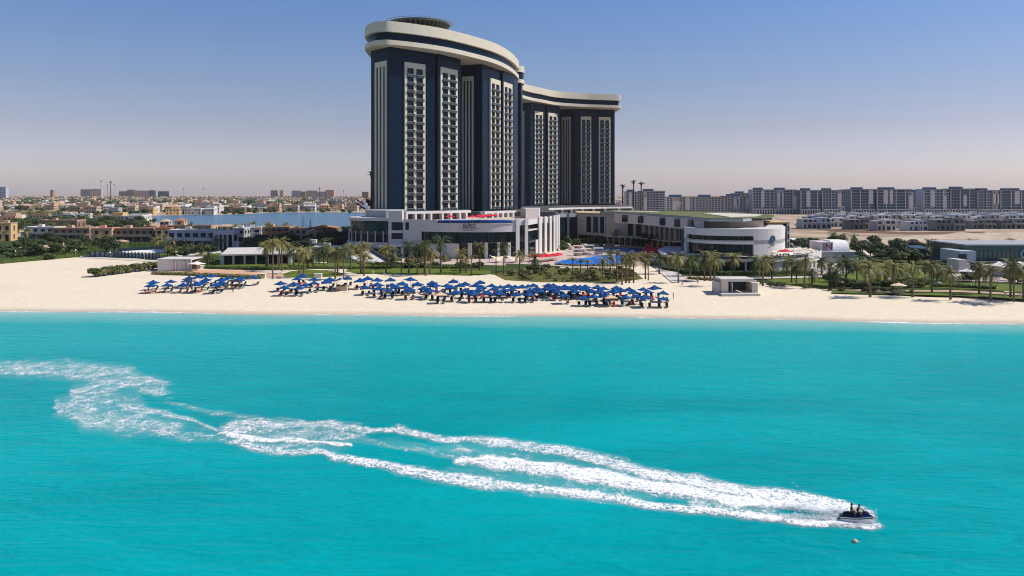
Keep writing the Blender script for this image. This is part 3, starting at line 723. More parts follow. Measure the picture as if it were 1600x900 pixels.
# sign lettering on the podium wall
def text(name, body_, size, loc, rx, rz, m, parent, ext=0.05, align='CENTER'):
    cu = bpy.data.curves.new(name, 'FONT'); cu.body = body_; cu.size = size; cu.extrude = ext; cu.align_x = align
    tmp = bpy.data.objects.new('tmp', cu); COL.objects.link(tmp)
    dg = bpy.context.evaluated_depsgraph_get(); me = bpy.data.meshes.new_from_object(tmp.evaluated_get(dg))
    bpy.data.objects.remove(tmp); bpy.data.curves.remove(cu); me.materials.clear(); me.materials.append(m)
    o = bpy.data.objects.new(name, me); COL.objects.link(o); o.location = loc; o.rotation_euler = (rx, 0, rz); o.parent = parent
    return o
M_['bronze'] = mat('bronze_lettering', (0.06, 0.055, 0.045), 0.5, 0.4, var=0)
hp_ = hit(733.5, PF)[3]
text('sign_lettering', 'RI  OS', 1.9, (hp_[0], hp_[1] - .12, 13.85), rad(90), 0, M_['bronze'], pod)
mb = MB()
for a, b2 in (((-.75, 0, 0), (.75, 0, 2.3)), ((.8, 0, 0), (-.6, 0, 1.9))): mb.tube(a, b2, .16, .1, 5)
mb.blob((.25, 0, 2.5), .24, 6, 4)
for i in range(14):
    a0 = -4.4 + i * 8.8 / 14; a1 = a0 + 8.8 / 14; f = lambda x: -.55 + .35 * (1 - (x / 4.4) ** 2) - .0
    mb.tube((a0, 0, f(a0)), (a1, 0, f(a1)), .07, n=4)
mb.box(-2.4, 2.4, -.03, .03, -1.05, -.85)
o = obj('sign_emblem', mb, M_['bronze'], pod, loc=(hp_[0] + .0, hp_[1] - .15, 13.85))
# ================================================================== site ground: lawns, paths, pools
sheet('garden_ground', GP([(-260, 376), (0, 372), (120, 366), (250, 360), (545, 366), (560, 392), (540, 408), (440, 413), (335, 416), (245, 408), (215, 404), (120, 402), (0, 412.5), (-260, 432)]), M_['garden'], 2.04)
sheet('garden_ground', GP([(545, 392), (600, 404), (900, 404), (860, 425), (790, 431), (700, 421), (560, 414), (500, 416)]), M_['garden'], 2.045)
sheet('lawn', GP([(205, 393), (330, 388), (350, 392), (345, 399), (250, 400)]), M_['lawn'], 2.06)
sheet('lawn', GP([(322, 414), (420, 411.5), (560, 411), (600, 413.5), (600, 417), (480, 419.5), (400, 420.5), (318, 419)]), M_['lawn'], 2.07)
sheet('lawn', GP([(437, 430), (455, 424), (480, 421), (520, 424), (540, 428), (528, 432), (480, 434.5), (445, 433)]), M_['lawn'], 2.08)
sheet('lawn', GP([(545, 419.5), (640, 419.3), (715, 420.5), (765, 423), (768, 427.5), (735, 431), (640, 428.5), (560, 428), (540, 424)]), M_['lawn'], 2.09)
sheet('lawn', GP([(560, 413), (690, 414.5), (720, 418.3), (640, 417.2), (560, 416.8)]), M_['lawn'], 2.10)
sheet('terrace_paving', GP([(628, 413), (628, 405), (760, 405), (870, 397), (905, 385), (960, 380), (1040, 381), (1065, 392), (1060, 405), (1015, 412), (990, 417), (900, 418), (840, 414), (760, 411), (700, 413)]), M_['paving'], 2.12)
sheet('planted_bed', GP([(770, 428), (830, 417), (905, 419), (985, 419), (1005, 436), (960, 442), (850, 441), (790, 438)]), M_['lawn2'], 2.06)
sheet('pool', GP([(866, 411), (878, 407.5), (890.5, 405.6), (921, 403), (945.5, 398.6), (965, 398), (976, 404), (976, 410.5), (958, 414), (909, 414.6), (872, 412.8)]), M_['pool'], 2.20)
sheet('pool', GP([(940.7, 388.5), (970, 387.6), (1000.6, 388.5), (1008, 392), (994.5, 400), (972, 404), (966, 397), (945.6, 394)]), M_['pool'], 2.21)
sheet('lawn', GP([(880, 377), (905, 374), (1020, 372), (1060, 380), (1000, 380), (940, 378.6), (895, 382)]), M_['lawn'], 2.10)
sheet('path', GP([(1008, 404), (1024, 404), (1060, 426), (1075, 440), (1050, 442), (1032, 427)]), M_['path'], 2.16)
sheet('path', GP([(1040, 431), (1120, 434.5), (1200, 433.5), (1285, 432), (1285, 434), (1200, 436), (1130, 438), (1050, 434)]), M_['path'], 2.17)
sheet('path', GP([(600, 408.5), (700, 408), (790, 412), (790, 415.5), (700, 413.6), (620, 413)]), M_['paving'], 2.14)
sheet('path', GP([(122, 400.2), (215, 405.5), (300, 410), (300, 413), (215, 408), (122, 402.3)]), M_['path'], 2.10)
sheet('path', GP([(385, 424.5), (430, 423), (455, 418.6), (470, 419), (445, 424.5), (430, 428), (400, 427)]), M_['path'], 2.11)
sheet('path', GP([(275, 398), (345, 391), (347, 393.5), (300, 400), (280, 401)]), M_['path'], 2.11)
sheet('orange_sand', GP([(262, 423), (330, 421.5), (400, 424), (445, 430), (440, 433), (400, 433.5), (330, 431.5), (270, 429)]), M_['orange'], 2.13)
sheet('garden_ground', GP([(1036, 418), (1130, 423), (1290, 424), (1330, 400), (1440, 396), (1500, 404), (1700, 420), (1700, 470), (1600, 464), (1440, 458), (1290, 452), (1190, 442), (1150, 433), (1060, 431)]), M_['garden'], 2.04)
sheet('lawn', GP([(1196, 437), (1275, 434.5), (1300, 440), (1290, 446.5), (1215, 443.5)]), M_['lawn'], 2.09)
sheet('lawn', GP([(1306, 434), (1350, 420), (1362, 411), (1430, 409), (1448, 418), (1452, 430), (1440, 438), (1390, 443), (1330, 441)]), M_['lawn'], 2.08)
sheet('lawn', GP([(1420, 447), (1470, 443), (1540, 443), (1700, 452), (1700, 470), (1600, 457), (1540, 453), (1480, 451)]), M_['lawn'], 2.11)
sheet('lawn', GP([(1300, 455), (1400, 457.5), (1500, 459), (1600, 464.5), (1700, 474), (1700, 481), (1600, 468), (1500, 463), (1400, 460.5), (1300, 458)]), M_['lawn'], 2.10)
sheet('path', GP([(1285, 452), (1400, 454), (1500, 454.5), (1600, 460), (1700, 468), (1700, 472), (1600, 462.5), (1500, 457), (1400, 456), (1285, 454)]), M_['tan'], 2.14)
sheet('path', GP([(1270, 418), (1335, 419), (1320, 429), (1270, 432)]), M_['path'], 2.12)
sheet('path', GP([(1345, 397), (1440, 401), (1515, 404), (1515, 407.5), (1440, 404.5), (1345, 400.5)]), M_['path'], 2.13)
sheet('path', GP([(1460, 417), (1510, 411), (1540, 437), (1500, 437)]), M_['path'], 2.15)
sheet('road', GP([(1200, 380), (1400, 384), (1505, 386), (1700, 392), (1700, 396), (1500, 391), (1400, 388), (1200, 386)]), M_['asphalt'], 2.10)
sheet('car_park', GP([(1222, 372), (1280, 374), (1290, 393), (1226, 396)]), M_['whitec'], 2.16)
sheet('dirt_track', GP([(1240, 352), (1300, 362), (1420, 366.5), (1540, 365), (1540, 362), (1420, 363), (1300, 358), (1245, 349)]), mat('red_dirt', (0.17, 0.10, 0.07), 0.95, 0.1, var=0.2, scale=0.1), 2.10)
sheet('terrace_paving', GP([(1480, 438), (1520, 430), (1700, 436), (1700, 446), (1560, 441)]), M_['paving'], 2.13)
# ================================================================== conference wing
cw = thing('conference_building', 'long beige conference wing with tall windows and green planted roof', 'building')
CF = [(XA(902, 420), 420), (XA(962, 398), 398), (XA(1004, 384), 384), (XA(1066, 352), 352)]
def cpart(name, m, fn): return part(name, m, fn, cw)
cpart('wall', 'sandstone', lambda b: b.prism([CF[0], CF[1], (CF[1][0] + 2, CF[1][1] + 45), (CF[0][0] + 2, CF[0][1] + 45)], 2, 16.2))
cpart('roof', 'tan', lambda b: b.prism([CF[0], CF[1], (CF[1][0] + 2, CF[1][1] + 45), (CF[0][0] + 2, CF[0][1] + 45)], 16.25, 16.9))
cpart('wall', 'pale', lambda b: b.prism([CF[1], CF[2], (CF[2][0] + 2, CF[2][1] + 55), (CF[1][0] + 2.1, CF[1][1] + 45)], 2, 15.4))
cpart('glazing', 'dgrey', lambda b: b.prism([CF[2], CF[3], (CF[3][0] + 40, CF[3][1] + 40), (CF[2][0] + 2.1, CF[2][1] + 55)], 2, 15.0))
for a in (917, 927.5, 938): cpart('window', 'winglass', lambda b, a=a: slab(b, CF, a, a + 7, 7.0, 15.0, .12, .3))
for a in (916, 924.4, 926.5, 935.4, 937.2, 945.2): cpart('window_jamb', 'white', lambda b, a=a: slab(b, CF, a, a + 1.0, 6.6, 15.4, .5, .8))
for a in (981, 994): cpart('window', 'winglass', lambda b, a=a: slab(b, CF, a, a + 8, 6.5, 13.8, .12, .3))
cpart('colonnade', 'white', lambda b: (slab(b, CF, 1009, 1065, 13.4, 14.4, 1.4, 1.4), [slab(b, CF, p, p + 3.0, 6.2, 13.4, 1.4, 1.2) for p in range(1009, 1064, 8)], [slab(b, CF, p, p + 1.0, 6.2, 13.4, .6, .5) for p in [q + 5 for q in range(1009, 1062, 8)]]))
cpart('walkway_canopy', 'white', lambda b: slab(b, CF, 955, 1066, 5.6, 6.2, 4.5, 5.0))
cpart('glazing', 'glass', lambda b: slab(b, CF, 905, 1066, 2, 5.55, .4, .6))
cpart('pier', 'pale', lambda b: [slab(b, CF, p, p + 1.2, 2, 5.6, 4.2, .6) for p in range(958, 1066, 9)])
RO = GP([(938, 330.0), (1000, 332.8), (1060, 337), (1110, 341), (1160, 341), (1210, 337.6), (1210, 335.5), (1150, 331.5), (1050, 329.6), (960, 328.8)], 18.7)
cpart('roof', 'roofgreen', lambda b: b.prism(RO, 18.0, 18.7))
cpart('roof_edge', 'grey', lambda b: slabp(b, RO[:6], 17.6, 18.5, .3, .28))
cpart('clerestory', 'sandstone', lambda b: b.prism(GP([(960, 331.2), (1000, 333.0), (1060, 337.3), (1100, 340)], 18.7)[:4] + GP([(1100, 336), (990, 330.5)], 18.7), 14.0, 17.9))
CL = [(x * .995, y * .995) for x, y in GP([(960, 331.2), (1000, 333.0), (1060, 337.3), (1100, 340)], 18.7)]
for a in (972, 997, 1031, 1054, 1075): cpart('window', 'winglass', lambda b, a=a: slab(b, CL, a, a + 6.5, 14.6, 17.6, .15, .3))
cpart('roof_skylight', 'path', lambda b: b.prism(GP([(1098, 333.6), (1125, 333.2), (1190, 335.6), (1180, 338.2), (1140, 339.4)], 18.8), 18.72, 18.95))
cpart('roof_skylight', 'path', lambda b: b.prism(GP([(955, 329.6), (1000, 329.9), (1030, 330.6), (1015, 331.0), (960, 330.4)], 18.8), 18.72, 18.9))
bb = thing('office_building', 'narrow dark blue building with yellow roof and white end wall, behind the club', 'building')
mb = MB(); mb.box(XA(1196, 300), XA(1229, 300), 300, 315, 2, 15.8); obj('wall', mb, M_['navy'], bb)
mb = MB(); mb.box(XA(1196, 300), XA(1234, 300), 299.5, 315.5, 15.8, 16.3); obj('roof', mb, M_['yellow'], bb)
mb = MB(); mb.box(XA(1229, 300), XA(1233.5, 300), 299.7, 315, 2, 15.75); obj('end_wall', mb, M_['white'], bb)
for i in range(4):
    mb = MB(); mb.box(XA(1230.2, 300), XA(1232.2, 300), 299.55, 299.7, 3.6 + i * 3.1, 5.6 + i * 3.1); obj('window', mb, M_['winglass'], bb)
# ================================================================== beach club
cb = thing('club_building', 'white curved club building with two dark window bands and circular blue logo', 'building')
def kp(name, m, fn): return part(name, m, fn, cb)
BF = crom([(XA(1069, 279), 279), (XA(1090, 270), 270), (XA(1120, 265), 265), (XA(1160, 262.5), 262.5), (XA(1200, 264), 264), (XA(1218, 268), 268), (XA(1223, 272), 272), (XA(1227, 282), 282)], 5)
bk = [(XA(1222, 300), 300), (XA(1075, 306), 306)]
kp('glazing', 'glass', lambda b: b.prism(offs(BF, -1.2) + bk, 6.4, 14.9))
kp('wall', 'white', lambda b: b.prism(offs(BF, 0) + bk, 13.2, 15.3))
kp('wall', 'white', lambda b: (slab(b, BF, 1069, 1226.5, 10.3, 11.6, 0, .9), slab(b, BF, 1069, 1073, 6.5, 13.2, 0, .9), slab(b, BF, 1178, 1226.8, 6.5, 13.2, 0, .9)))
kp('wall', 'white', lambda b: slab(b, BF, 1073, 1178, 11.6, 13.2 - 2.0 + .0, 0, .9))
kp('wall', 'white', lambda b: slab(b, BF, 1073, 1178, 13.0, 13.22, 0, .9))
kp('window_mullions', 'dgrey', lambda b: [slab(b, BF, p, p + .5, 6.5, 13.1, -1.0, .25) for p in range(1082, 1178, 9)])
kp('side_glazing', 'tealglass', lambda b: b.prism([(XA(1064.5, 284), 284), (XA(1069, 280), 280), (XA(1074, 300), 300), (XA(1070, 303), 303)], 2, 14.6))
kp('upper_storey', 'sandstone', lambda b: b.prism([(XA(1095, 281), 281), (XA(1140, 276), 276), (XA(1193, 277), 277), (XA(1193, 300), 300), (XA(1098, 300), 300)], 15.3, 17.7))
kp('roof', 'roofgreen', lambda b: b.prism([(XA(1091, 280), 280), (XA(1110, 275), 275), (XA(1150, 272), 272), (XA(1190, 274), 274), (XA(1207, 280), 280), (XA(1207, 300), 300), (XA(1100, 305), 305)], 18.35, 18.6))
kp('roof_edge', 'dgrey', lambda b: b.prism([(XA(1091.5, 280.5), 280.5), (XA(1110, 275.5), 275.5), (XA(1150, 272.5), 272.5), (XA(1190, 274.5), 274.5), (XA(1206.5, 280.5), 280.5), (XA(1206, 299.5), 299.5), (XA(1101, 304.5), 304.5)], 17.7, 18.35))
RG = crom([(XA(1028, 296), 296), (XA(1034, 276), 276), (XA(1050, 266), 266), (XA(1090, 254), 254), (XA(1150, 249), 249), (XA(1210, 250), 250), (XA(1255, 256), 256), (XA(1278, 265), 265), (XA(1283, 275), 275)], 5)
rb = [(XA(1275, 300), 300), (XA(1040, 312), 312)]
kp('terrace_slab', 'white', lambda b: b.prism(RG + rb, 5.7, 6.5))
kp('terrace_fascia', 'white', lambda b: (slab(b, RG, 1262, 1282.5, 5.0, 7.6, .25, .4)))
kp('terrace_rail', 'rail', lambda b: slab(b, RG, 1040, 1262, 6.5, 7.4, -.3, .08))
kp('ground_glazing', 'glass', lambda b: b.prism(offs(RG, -4.5) + rb, 2, 5.7))
kp('plinth', 'grey', lambda b: slab(b, RG, 1036, 1281, 2, 2.8, -.5, 4.2))
for p in (1041, 1056, 1070, 1088, 1107, 1126, 1146, 1165, 1187, 1200, 1243, 1256, 1264, 1270, 1276):
    kp('column', 'white', lambda b, p=p: slab(b, RG, p, p + 2.4, 2.8, 5.7, -.4, .7))
kp('service_wall', 'pale', lambda b: slab(b, RG, 1203, 1238, 2.8, 5.7, -.6, 1.5))
# logo and its lettering, tangent to the wall
lp = hit(1207.5, BF)[3]; lpn = hit(1211, BF)[3]; la = math.atan2(lpn[1] - lp[1], lpn[0] - lp[0])
def ring(b):
    for i in range(20):
        a, c = 2 * PI * i / 20, 2 * PI * (i + 1) / 20
        for r, t in ((1.15, .16), (.85, .22), (.5, .1)): b.tube((r * math.cos(a), 0, r * math.sin(a)), (r * math.cos(c + .12), 0, r * math.sin(c + .12) * 1.0), t, t * .6, 5)
mb = MB(); ring(mb); obj('logo_emblem', mb, mat('logo_blue', (0.03, 0.12, 0.26), 0.5, 0.3, var=0), cb, loc=(lp[0], lp[1] - .2, 11.9), rz=la)
text('logo_lettering', 'KIDDO', .8, (lp[0] - .1, lp[1] - .25, 9.75), rad(90), la, mat('logo_grey', (0.20, 0.23, 0.28), 0.5, 0.3, var=0), cb)
# terrace clutter: low tables, parasols later
# ================================================================== generic box villa builder
def villa(name, label, pxl, pxr, pyb, pyt, wall, roof='flat', rz=0.0, depth=10.0, cols=3, floors=2, win='winglass', rm=None, cat='house', group=None, wingrid=True, porch=False, zb=LAND, trim='white'):
    Y = (CAMZ - zb) * F / (pyb - HOR); x0, x1 = XA(pxl, Y), XA(pxr, Y); zt = ZA(pyt, Y) - zb
    W = (x1 - x0) / max(.5, math.cos(rz)) if rz else x1 - x0
    if rz: W = (x1 - x0 - depth * abs(math.sin(rz))) / math.cos(rz); W = max(W, 4)
    cx = (x0 + x1) / 2
    t = thing(name, label, cat, (cx, Y + depth / 2 * math.cos(rz) + W / 2 * abs(math.sin(rz)), zb), rz, group)
    h = zt
    w2, d2 = W / 2, depth / 2
    hw = h * (.72 if roof in ('hip', 'gable') else 1)
    mb = MB(); mb.box(-w2, w2, -d2, d2, -.3, hw); obj('wall', mb, M_[wall], t)
    mb = MB()
    if roof == 'flat':
        mb.box(-w2 - .15, w2 + .15, -d2 - .15, -d2 + .25, hw, hw + .6); mb.box(-w2 - .15, w2 + .15, d2 - .25, d2 + .15, hw, hw + .6)
        mb.box(-w2 - .15, -w2 + .25, -d2 + .25, d2 - .25, hw, hw + .6); mb.box(w2 - .25, w2 + .15, -d2 + .25, d2 - .25, hw, hw + .6)
        mb.box(-w2 + .25, w2 - .25, -d2 + .25, d2 - .25, hw + .02, hw + .2)
        mb.box(-w2 * .5, -w2 * .5 + 2.4, 0, 2.6, hw + .2, hw + 1.7)
    elif roof == 'hip':
        e = .5; vs = [(-w2 - e, -d2 - e, hw), (w2 + e, -d2 - e, hw), (w2 + e, d2 + e, hw), (-w2 - e, d2 + e, hw), (-w2 + d2 * .8 if W > depth else -.1, 0, h), (w2 - d2 * .8 if W > depth else .1, 0, h)]
        mb.add(vs, [(0, 1, 5, 4), (1, 2, 5), (2, 3, 4, 5), (3, 0, 4), (3, 2, 1, 0)])
    elif roof == 'gable':
        e = .4; vs = [(-w2 - e, -d2 - e, hw), (w2 + e, -d2 - e, hw), (w2 + e, d2 + e, hw), (-w2 - e, d2 + e, hw), (0, -d2 - e, h), (0, d2 + e, h)]
        mb.add(vs, [(0, 4, 5, 3), (1, 2, 5, 4), (0, 1, 4), (2, 3, 5), (3, 2, 1, 0)])
    obj('roof', mb, M_[rm or trim], t)
    fh = hw / floors
    for f in range(floors):
        for face in range(2):
            n = cols if face == 0 else max(1, int(depth / 5))
            span = W if face == 0 else depth
            for i in range(n):
                c = -span / 2 + span * (i + .5) / n; ww = min(1.6, span / n * .5) * (1.4 if trim == 'white' and floors == 2 else 1); z0 = f * fh + fh * .28; z1 = f * fh + fh * .78
                if f == 0 and i == n // 2 and face == 0: z0 = 0.05
                mb = MB()
                if face == 0: mb.box(c - ww / 2, c + ww / 2, -d2 - .04, -d2 + .1, z0, z1)
                else: mb.box(w2 - .1, w2 + .04, c - ww / 2, c + ww / 2, z0, z1)
                wn = obj('door' if z0 < .1 else 'window', mb, M_[win], t)
                mb = MB()
                if face == 0:
                    mb.box(c - ww / 2 - .15, c + ww / 2 + .15, -d2 - .3, -d2 - .0, z0 - .2, z0 - .02); mb.box(c - ww / 2 - .15, c + ww / 2 + .15, -d2 - .2, -d2 - .0, z1 + .01, z1 + .16)
                else:
                    mb.box(w2, w2 + .3, c - ww / 2 - .15, c + ww / 2 + .15, z0 - .2, z0 - .02); mb.box(w2, w2 + .2, c - ww / 2 - .15, c + ww / 2 + .15, z1 + .01, z1 + .16)
                obj('window_sill', mb, M_[trim], wn)
    if porch:
        mb = MB(); mb.box(-w2, w2, -d2 - 3, -d2, fh - .35, fh - .05)
        k = max(3, int(W / 4))
        for i in range(k + 1):
            x = -w2 + .3 + (W - .6) * i / k; mb.box(x - .2, x + .2, -d2 - 2.9, -d2 - 2.5, -.2, fh - .35)
        mb.box(-w2, w2, -d2 - 3, -d2 - 2.92, fh - .05, fh + .85)
        obj('porch', mb, M_[trim], t)
    return t
V = villa
V('villa', 'tall ochre villa block at the left edge of the photo', -12, 14, 377, 350, 'yellow', 'flat', rad(12), 9, 2, 2, trim='tan')
V('villa', 'grey white villa with pyramid skylight between ochre and brown villas', 38, 84, 373, 356, 'grey', 'flat', 0, 12, 4, 2, rm='white', porch=True)
V('villa', 'low brown villa with pale roof edge and arched ochre porch', 82, 139, 375, 357.5, 'brown', 'flat', 0, 12, 5, 2, rm='tan', trim='beige', porch=True)
V('villa', 'square ochre villa with two small windows and red stair tower', 138, 172, 380, 358, 'yellow', 'flat', rad(10), 10, 2, 2, rm='pink', trim='beige')
V('villa', 'long dark brown villa with white shutters behind the fence', 170, 240, 379, 358, 'brown', 'flat', 0, 12, 7, 2, rm='tan', trim='beige', porch=True)
V('villa', 'ochre villa end block beside the long brown villa', 236, 264, 380, 358, 'yellow', 'flat', rad(14), 9, 2, 2, rm='terra', trim='beige')
V('villa', 'wide blue grey villa with white piers and dark balconies', 262, 336, 388, 361, 'bluegrey', 'flat', 0, 12, 6, 2, rm='pale', porch=True, win='winglass')
V('villa', 'bright white villa behind the tall portico', 376, 406, 375, 357, 'white', 'flat', rad(14), 10, 2, 2)
V('villa', 'dark grey flat villa between portico and white villa', 362, 381, 378, 358, 'grey', 'flat', 0, 10, 2, 2)
V('villa', 'brown villa with flat tan roof to the right of the white villa', 402, 452, 373, 355.5, 'brown', 'flat', 0, 14, 5, 2, rm='tan', trim='tan')
V('villa', 'pink villa with small chimney beside the ochre gable', 447, 478, 375, 358.5, 'pink', 'flat', rad(10), 9, 3, 2, rm='tan', trim='pink')
V('villa', 'ochre gabled villa with two small upper windows', 474, 500, 378, 358, 'yellow', 'gable', rad(18), 8, 2, 2, rm='tan', trim='beige')
V('villa', 'brown villa with long terracotta roof near the lagoon', 478, 526, 366, 352.5, 'brown', 'gable', 0, 12, 4, 1, rm='terra', trim='tan')
V('villa', 'pale pink low house with flat roof left of the lagoon palms', 60, 120, 358, 345, 'brown', 'flat', 0, 12, 4, 1, rm='tan', trim='tan')
V('villa', 'broken white villa with stepped walls among dark trees', 112, 138, 347, 335, 'white', 'flat', rad(16), 10, 2, 2)
V('villa', 'dark grey house between the stepped white villa and the lagoon', 98, 114, 346, 336, 'grey', 'flat', 0, 10, 2, 2)
V('villa', 'low beige house right of the stepped white villa', 140, 180, 346, 337.5, 'beige', 'flat', 0, 10, 4, 1, rm='tan', trim='tan')
V('villa', 'pink roofed house above the long brown villa', 203, 222, 361, 350, 'pink', 'hip', 0, 8, 2, 1, rm='terra', trim='tan')
V('villa', 'pink roofed house with magenta flowers, right of its twin', 223, 236, 361, 350.5, 'tan', 'hip', 0, 8, 2, 1, rm='terra', trim='tan')
V('villa', 'square olive grey tower house above the ochre end block', 247, 263, 357, 342, 'grey', 'hip', rad(8), 9, 2, 2, rm='tan', trim='tan')
V('villa', 'small grey house with peaked tan roof beside the lagoon', 273, 287, 354, 341, 'beige', 'hip', 0, 7, 1, 1, rm='terra', trim='tan')
V('villa', 'long pale roofed house behind the blue grey villa', 258, 330, 363, 353.5, 'tan', 'flat', 0, 12, 6, 1, rm='tan', trim='tan')
V('villa', 'cream house with layered roofs right of the pale roofed house', 336, 366, 361, 351, 'beige', 'hip', 0, 9, 3, 1, rm='tan', trim='tan')
V('villa', 'low blue grey building behind the palms left of the hotel', 470, 505, 396, 382, 'bluegrey', 'flat', 0, 12, 3, 1)
V('villa', 'dark pavilion with pale parapet below the pale rounded wing', 486, 545, 402, 388, 'dgrey', 'flat', 0, 10, 5, 1, trim='grey')
V('villa', 'garden house with low hipped roof among hedges', 30, 84, 396, 384, 'brown', 'hip', 0, 8, 3, 1, rm='tan', trim='beige')
V('villa', 'small ochre garden hut with pointed roof behind the hedges', 176, 194, 385, 375, 'pink', 'hip', 0, 5, 1, 1, rm='tan', trim='beige')
V('villa', 'little ochre domed hut beside the garden house', 84, 93, 384, 376, 'yellow', 'hip', 0, 4, 1, 1, rm='yellow', trim='beige')
# white portico
po = thing('portico', 'tall white portico with slender columns beside the blue grey villa', 'portico')
Y0 = 25 * F / (390 - HOR); mb = MB(); mb.box(XA(333, Y0), XA(365.5, Y0), Y0, Y0 + 8, ZA(367, Y0), ZA(361, Y0)); obj('roof', mb, M_['white'], po)
for p in (334, 341, 348, 355, 363.5):
    mb = MB(); mb.box(XA(p, Y0) - .35, XA(p, Y0) + .35, Y0 + .1, Y0 + .8, LAND, ZA(367, Y0)); obj('column', mb, M_['white'], po)
mb = MB(); mb.box(XA(336, Y0), XA(363, Y0), Y0 + 5, Y0 + 5.5, LAND, ZA(367, Y0)); obj('glazing', mb, M_['winglass'], po)
mb = MB(); mb.box(XA(365, Y0), XA(372, Y0), Y0 + 1, Y0 + 1.4, LAND, ZA(377, Y0)); obj('side_wall', mb, M_['white'], po)
# pool cabana building
pc = thing('cabana_building', 'long low pale cabana building with dark open bays behind the lawn', 'building')
A0 = G(347, 414); B0 = G(452, 412)
def cabana(t, A, B, hf, hb, depth, bays, wall, roof, dark):
    A = Vector(A); B = Vector(B); u = (B - A).normalized(); n = Vector((-u.y, u.x)); L = (B - A).length
    def P(s, o): return tuple(A + u * s + n * o)
    mb = MB(); mb.prism([P(-.4, -1.2), P(L + .4, -1.2), P(L + .4, depth), P(-.4, depth)], [LAND + hf, LAND + hf, LAND + hb, LAND + hb], [LAND + hf + .5, LAND + hf + .5, LAND + hb + .4, LAND + hb + .4]); obj('roof', mb, M_[roof], t)
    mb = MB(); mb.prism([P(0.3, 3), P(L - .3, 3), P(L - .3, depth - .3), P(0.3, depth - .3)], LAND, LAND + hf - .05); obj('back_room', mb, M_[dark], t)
    for i in range(bays + 1):
        s = L * i / bays; w_ = .35 if 0 < i < bays else .6
        mb = MB(); mb.prism([P(s - w_, -.5), P(s + w_, -.5), P(s + w_, 3 if 0 < i < bays else depth - .5), P(s - w_, 3 if 0 < i < bays else depth - .5)], LAND, LAND + hf - .02); obj('pier', mb, M_[wall], t)
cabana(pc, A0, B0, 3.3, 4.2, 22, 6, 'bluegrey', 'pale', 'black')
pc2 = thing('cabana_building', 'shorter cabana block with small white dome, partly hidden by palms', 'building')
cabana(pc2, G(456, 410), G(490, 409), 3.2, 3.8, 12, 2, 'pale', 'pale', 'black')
# white beach cabana left
bc = thing('beach_cabana', 'white flat roofed beach cabana with draped openings by the orange sand', 'cabana')
Y0 = 25 * F / (424 - HOR); x0, xm, x1 = XA(246, Y0), XA(271, Y0), XA(298, Y0)
mb = MB(); mb.box(x0, xm, Y0, Y0 + 9, LAND, 5.6); obj('wall', mb, M_['white'], bc)
mb = MB(); mb.box(x0 - .2, x1 + .2, Y0 - .2, Y0 + 9.2, 5.62, 6.0); obj('roof', mb, M_['white'], bc)
for i in range(4):
    x = xm + (x1 - xm) * (i + 1) / 4; mb = MB(); mb.box(x - .25, x + .25, Y0, Y0 + .5, LAND, 5.6); obj('column', mb, M_['white'], bc)
    mb = MB(); mb.box(x - 1.15, x - .5, Y0 + .2, Y0 + .35, LAND, 5.4); obj('curtain', mb, M_['whitec'], bc)
mb = MB(); mb.box(xm + .1, x1 - .3, Y0 + 6, Y0 + 8.8, LAND, 5.55); obj('back_wall', mb, M_['wood'], bc)
# beach stage
st = thing('beach_stage', 'pale open fronted stage pavilion on the sand below the club', 'stage')
Y0 = 201.; x0, x1 = XA(1128, Y0), XA(1184, Y0)
zs = 1.8
mb = MB(); mb.box(x0 - .6, x1 + .0, Y0 - 2.2, Y0 + 6, zs - .4, zs + .35); obj('plinth', mb, M_['pale'], st)
mb = MB(); mb.box(x0, x0 + 1.6, Y0, Y0 + 6, zs + .35, 5.3); obj('side_wall', mb, M_['sandstone'], st)
mb = MB(); mb.box(x1 - 1.4, x1, Y0, Y0 + 6, zs + .35, 4.6); obj('side_wall', mb, M_['sandstone'], st)
mb = MB(); mb.box(x0 + 1.6, x1 - 1.4, Y0 + 5.6, Y0 + 6, zs + .35, 5.3); obj('back_wall', mb, M_['dgrey'], st)
mb = MB(); mb.prism([(x0 - .2, Y0 - .4), (x1 - 1.2, Y0 - .4), (x1 - 1.2, Y0 + 6.2), (x0 - .2, Y0 + 6.2)], 5.32, 5.6); obj('roof', mb, M_['pale'], st)
mb = MB(); mb.box(x0 + 1.6, x1 - .2, Y0 - .2, Y0 + .2, 4.9, 5.3); obj('fascia', mb, M_['pale'], st)
mb = MB(); mb.box(x0 - 1.0, x0 - .02, Y0 + 1, Y0 + 6, zs - .3, 4.7); obj('annex', mb, M_['pale'], st)
mb = MB(); mb.box(x0 + 2.6, x0 + 2.8, Y0 + .3, Y0 + 3, zs + .55, 4.6); obj('side_screen', mb, M_['white'], st)
# glass restaurant right edge
gr = thing('glass_restaurant', 'dark teal glass restaurant with white roof line at the right edge', 'building')
Y0 = 262.
mb = MB(); mb.box(XA(1512, Y0), XA(1690, Y0), Y0, Y0 + 22, 5.0, 9.9); obj('glazing', mb, M_['tealglass'], gr)
mb = MB(); mb.prism([(XA(1508, Y0), Y0 - .5), (XA(1690, Y0), Y0 - .5), (XA(1690, Y0), Y0 + 22.5), (XA(1508, Y0), Y0 + 22.5)], 9.92, 10.35); obj('roof', mb, M_['grey'], gr)
mb = MB()
for i in range(24): x = XA(1516 + i * 7, Y0); mb.box(x - .08, x + .08, Y0 - .12, Y0 - .01, 5.0, 8.4)
mb.box(XA(1512, Y0), XA(1690, Y0), Y0 - .15, Y0 - .01, 8.4, 8.6)
obj('mullions', mb, M_['dgrey'], gr)
mb = MB(); mb.box(XA(1495, 258), XA(1519, 258), 256, 268, 5.0, 8.6); obj('side_bay', mb, M_['bluegrey'], gr)
mb = MB(); mb.box(XA(1497, 256), XA(1510, 256), 255.8, 256, 5.3, 7.6); obj('window', mb, M_['winglass'], gr)
